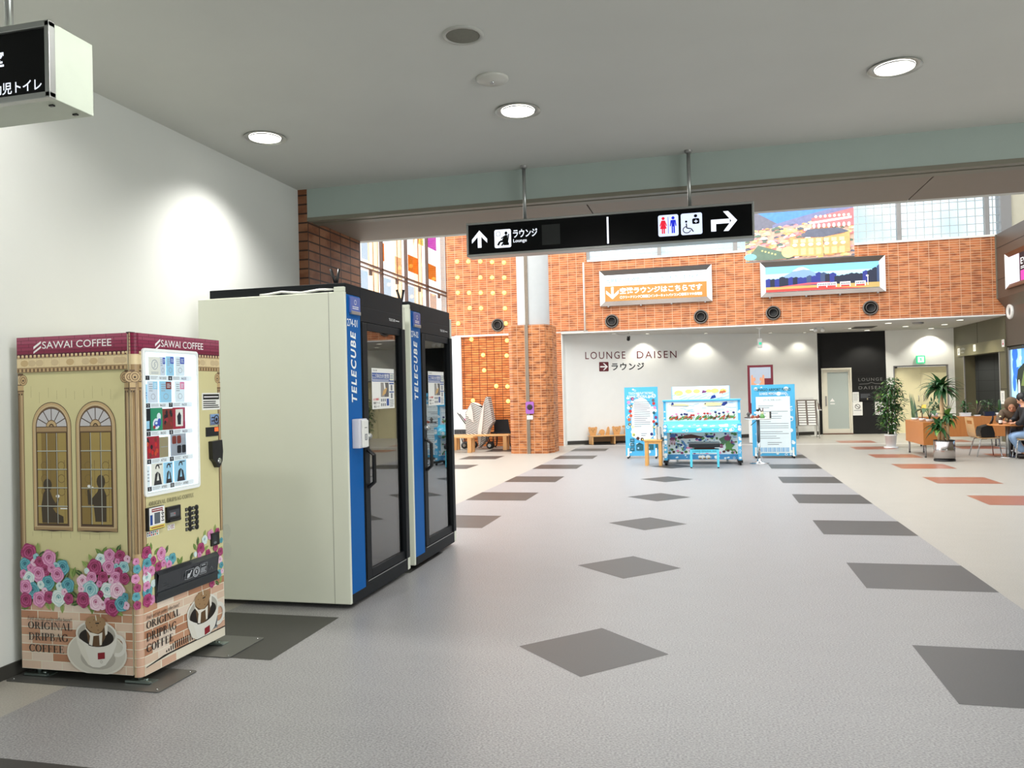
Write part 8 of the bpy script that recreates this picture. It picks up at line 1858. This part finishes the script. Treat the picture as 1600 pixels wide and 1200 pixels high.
MB().lathe([(.0345, .03), (.0345, .085)], (5.52, 17.18, .643), poster_white, n=20).build('bottle_label', e); MB().lathe([(.016, .145), (.016, .165), (0.0, .165)], (5.52, 17.18, .643), mat('cream cap', (232, 216, 160), 0.4), n=14).build('cap', e)
# ---------------------------------------------------------------- people at the cafe table
skin_m = mat('skin', (214, 160, 130), 0.55, var=0.04); hair_k = mat('black hair', (16, 15, 17), 0.45, var=0.15, scale=40); hair_b = mat('brown hood fabric', (104, 86, 66), 0.85, var=0.12, scale=30)
jacket = mat('black jacket', (22, 23, 26), 0.6, var=0.12, scale=9); jeans = mat('light blue jeans', (136, 164, 200), 0.8, var=0.14, scale=14); shoe_m = mat('dark brown shoe', (36, 28, 26), 0.5); dark_tr = mat('charcoal trousers', (34, 34, 40), 0.8, var=0.1); browncoat = mat('brown coat', (96, 80, 64), 0.85, var=0.12, scale=12)
def head(e, c, fwd, up, hairm, nm='hair', scale=1.0, hood=False):
    """face with eyes, nose, mouth and ears, plus a hair shell; returns the head mesh builder for the body"""
    f = Vector(fwd).normalized(); u = Vector(up).normalized(); r = f.cross(u).normalized(); u = r.cross(f)
    R = Matrix((r, f, u)).transposed(); c = Vector(c)
    b = MB(); k = scale
    b.ball(c, (.073 * k, .092 * k, .105 * k), skin_m, 18, 12, R); b.ball(c + R @ Vector((0, .03, -.055)) * k, (.055 * k, .062 * k, .060 * k), skin_m, 14, 9, R)
    b.ball(c + R @ Vector((0, .096, -.018)) * k, (.012 * k, .018 * k, .022 * k), skin_m, 8, 6, R)
    for s in (-1, 1):
        b.ball(c + R @ Vector((s * .075, -.005, -.015)) * k, (.010 * k, .02 * k, .03 * k), skin_m, 8, 6, R)
    h = b.build('head', e)
    x = MB()
    for s in (-1, 1): x.ball(c + R @ Vector((s * .030, .083, .008)) * k, (.011 * k, .008 * k, .007 * k), ink_black, 8, 5, R)
    x.ball(c + R @ Vector((0, .086, -.062)) * k, (.022 * k, .008 * k, .005 * k), mat('lip', (170, 96, 88), 0.5), 8, 5, R)
    x.build('facial_features', h)
    g = MB(); g.ball(c + R @ Vector((0, -.018, .022)) * k, (.086 * k, .096 * k, .104 * k), hairm, 18, 12, R)
    g.ball(c + R @ Vector((0, -.05, -.03)) * k, (.078 * k, .062 * k, .09 * k), hairm, 14, 9, R)
    if hood: g.ball(c + R @ Vector((0, -.07, -.06)) * k, (.125 * k, .09 * k, .13 * k), hairm, 14, 9, R).ball(c + R @ Vector((0, -.03, .02)) * k, (.115 * k, .105 * k, .125 * k), hairm, 16, 10, R)
    g.build(nm, e)
def hand(e, w, d, n, curl=0.6, thumb=1, parent=None):
    """palm and five fingers from wrist w along d, palm normal n"""
    d = Vector(d).normalized(); n = Vector(n).normalized(); s = d.cross(n).normalized(); w = Vector(w)
    V = [w, w + d * .045, w + d * .085]; E = [(0, 1), (1, 2)]; Rr = [(.024, .016), (.036, .016), (.036, .014)]
    for i, (o, L_) in enumerate(((-.027, .062), (-.009, .072), (.009, .068), (.026, .054))):
        p = w + d * .085 + s * o; a = d.copy(); prev = 2
        for k in range(3):
            p = p + a * (L_ / 3); V.append(p.copy()); Rr.append((.0085 - .001 * k,) * 2); E.append((prev, len(V) - 1)); prev = len(V) - 1; a = (a + n * curl * .5).normalized()
    p = w + d * .03 + s * (-.03 * thumb); prev = 1; a = (d * .6 - s * thumb * .8 + n * .2).normalized()
    for k in range(2): p = p + a * .03; V.append(p.copy()); Rr.append((.010 - .001 * k,) * 2); E.append((prev, len(V) - 1)); prev = len(V) - 1; a = (a + n * .3 + d * .3).normalized()
    return skin('hand', V, E, Rr, skin_m, parent or e, 1)
def person_a():
    e = thing('person', (5.95, 16.95, 0), 'person in a black jacket and light blue jeans seated hunched at the cafe table', 'person')
    pel = (6.02, 16.95, .47)
    # continuous body under the clothes
    V = [pel, (5.97, 16.95, .62), (5.90, 16.95, .80), (5.86, 16.96, .93), (5.85, 16.98, 1.02), (5.84, 16.99, 1.07), (5.86, 16.79, .92), (5.76, 16.78, .70), (5.68, 16.98, .675), (5.88, 17.14, .92), (5.78, 17.22, .74), (5.64, 17.12, .69), (5.98, 16.86, .46), (5.62, 16.88, .45), (5.82, 16.90, .16), (5.86, 16.9, .07), (5.98, 17.05, .46), (5.64, 17.08, .44), (5.84, 17.08, .16), (5.88, 17.08, .07)]
    E = [(0, 1), (1, 2), (2, 3), (3, 4), (4, 5), (3, 6), (6, 7), (7, 8), (3, 9), (9, 10), (10, 11), (0, 12), (12, 13), (13, 14), (14, 15), (0, 16), (16, 17), (17, 18), (18, 19)]
    Rr = [.12, .11, .12, .10, .05, .05, .05, .038, .026, .05, .038, .026, .075, .055, .045, .04, .075, .055, .045, .04]
    skin('body', V, E, Rr, skin_m, e, 1)
    J = [(6.04, 16.95, .50), (5.99, 16.95, .64), (5.92, 16.95, .80), (5.87, 16.96, .92), (5.86, 16.97, .985), (5.85, 16.78, .915), (5.735, 16.77, .68), (5.70, 16.90, .672), (5.87, 17.15, .915), (5.78, 17.23, .73), (5.67, 17.15, .695)]
    skin('jacket', J, [(0, 1), (1, 2), (2, 3), (3, 4), (3, 5), (5, 6), (6, 7), (3, 8), (8, 9), (9, 10)], [(.15, .17), (.145, .165), (.15, .17), (.125, .15), (.062, .07), .078, .062, .046, .078, .062, .046], jacket, e, 2)
    T_ = [(6.03, 16.95, .46), (5.99, 16.86, .455), (5.62, 16.88, .435), (5.72, 16.9, .28), (5.82, 16.91, .12), (5.99, 17.05, .455), (5.64, 17.08, .43), (5.75, 17.08, .28), (5.84, 17.08, .12)]
    skin('jeans', T_, [(0, 1), (1, 2), (2, 3), (3, 4), (0, 5), (5, 6), (6, 7), (7, 8)], [.13, .095, .076, .066, .062, .095, .076, .066, .062], jeans, e, 2)
    for y in (16.91, 17.08):
        b = MB(); b.ball((5.83, y, .045), (.12, .046, .043), shoe_m, 14, 8).box(5.72, 5.94, y - .042, y + .042, .002, .018, shoe_m); b.build('shoe', e)
    head(e, (5.84, 17.0, 1.13), (-.55, .55, -.5), (-.25, .1, .95), hair_k)
    hand(e, (5.70, 16.94, .672), (-.5, .7, .05), (.0, .1, -1), .5, -1); hand(e, (5.67, 17.13, .695), (-.75, -.45, -.05), (0, 0, -1), .5, 1)
person_a()
def person_b():
    e = thing('person', (6.08, 17.86, 0), 'person in a brown hooded coat bent low over the far side of the cafe table', 'person')
    V = [(6.10, 17.95, .46), (6.06, 17.88, .62), (5.99, 17.80, .78), (5.95, 17.74, .88), (5.92, 17.68, .94), (5.88, 17.62, .98), (5.80, 17.84, .84), (5.66, 17.66, .68), (5.66, 17.50, .675), (6.12, 17.66, .84), (6.06, 17.5, .69), (5.90, 17.44, .675), (6.0, 17.92, .45), (5.86, 17.62, .44), (5.86, 17.70, .12), (6.18, 17.88, .45), (6.08, 17.58, .44), (6.08, 17.66, .12)]
    E = [(0, 1), (1, 2), (2, 3), (3, 4), (4, 5), (3, 6), (6, 7), (7, 8), (3, 9), (9, 10), (10, 11), (0, 12), (12, 13), (13, 14), (0, 15), (15, 16), (16, 17)]
    skin('body', V, E, [.12, .11, .12, .10, .05, .05, .05, .038, .026, .05, .038, .026, .075, .055, .045, .075, .055, .045], skin_m, e, 1)
    skin('coat', [(6.10, 17.95, .50), (6.06, 17.89, .64), (5.99, 17.81, .79), (5.95, 17.76, .89), (5.93, 17.70, .95), (5.78, 17.84, .84), (5.64, 17.68, .69), (5.65, 17.57, .69), (6.13, 17.66, .84), (6.07, 17.52, .70), (5.97, 17.46, .69)], [(0, 1), (1, 2), (2, 3), (3, 4), (3, 5), (5, 6), (6, 7), (3, 8), (8, 9), (9, 10)], [.16, .16, .17, .15, .08, .085, .062, .046, .085, .062, .046], browncoat, e, 2)
    skin('trousers', [(6.10, 17.94, .46), (6.0, 17.92, .455), (5.85, 17.62, .44), (5.86, 17.68, .10), (6.18, 17.88, .455), (6.08, 17.58, .44), (6.08, 17.65, .10)], [(0, 1), (1, 2), (2, 3), (0, 4), (4, 5), (5, 6)], [.13, .095, .076, .060, .095, .076, .060], dark_tr, e, 2)
    for x in (5.86, 6.08): MB().ball((x, 17.62, .045), (.046, .12, .043), black_plastic, 14, 8).build('shoe', e)
    head(e, (5.86, 17.60, 1.0), (-.25, -.75, -.6), (-.2, -.5, .8), hair_b, 'hood', 1.1, True)
    hand(e, (5.66, 17.54, .685), (.1, -.9, -.05), (0, 0, -1), .4, 1); hand(e, (5.95, 17.46, .685), (-.5, -.7, -.05), (0, 0, -1), .4, -1)
person_b()
e = thing('cafe_chair', (6.12, 17.96, 0), 'birch shell chair under the person in the brown coat', 'chair')
MB().box(5.92, 6.32, 17.78, 18.16, .335, .35, shell).build('seat', e); MB().box(5.95, 6.30, 18.16, 18.175, .42, .74, shell).build('backrest', e)
for x in (5.95, 6.29):
    for y in (17.81, 18.16): MB().tube([(x, y, 0.0), (x, y, .42 if y > 18 else .335)], .010, chrome, n=8).build('leg', e)
k = MB().box(5.57, 5.64, 17.02, 17.15, .712, .722, black_plastic); origin_to(tag(k.build('smartphone'), 'dark smartphone held over the edge of the cafe table', 'phone'), (5.6, 17.08, .712))
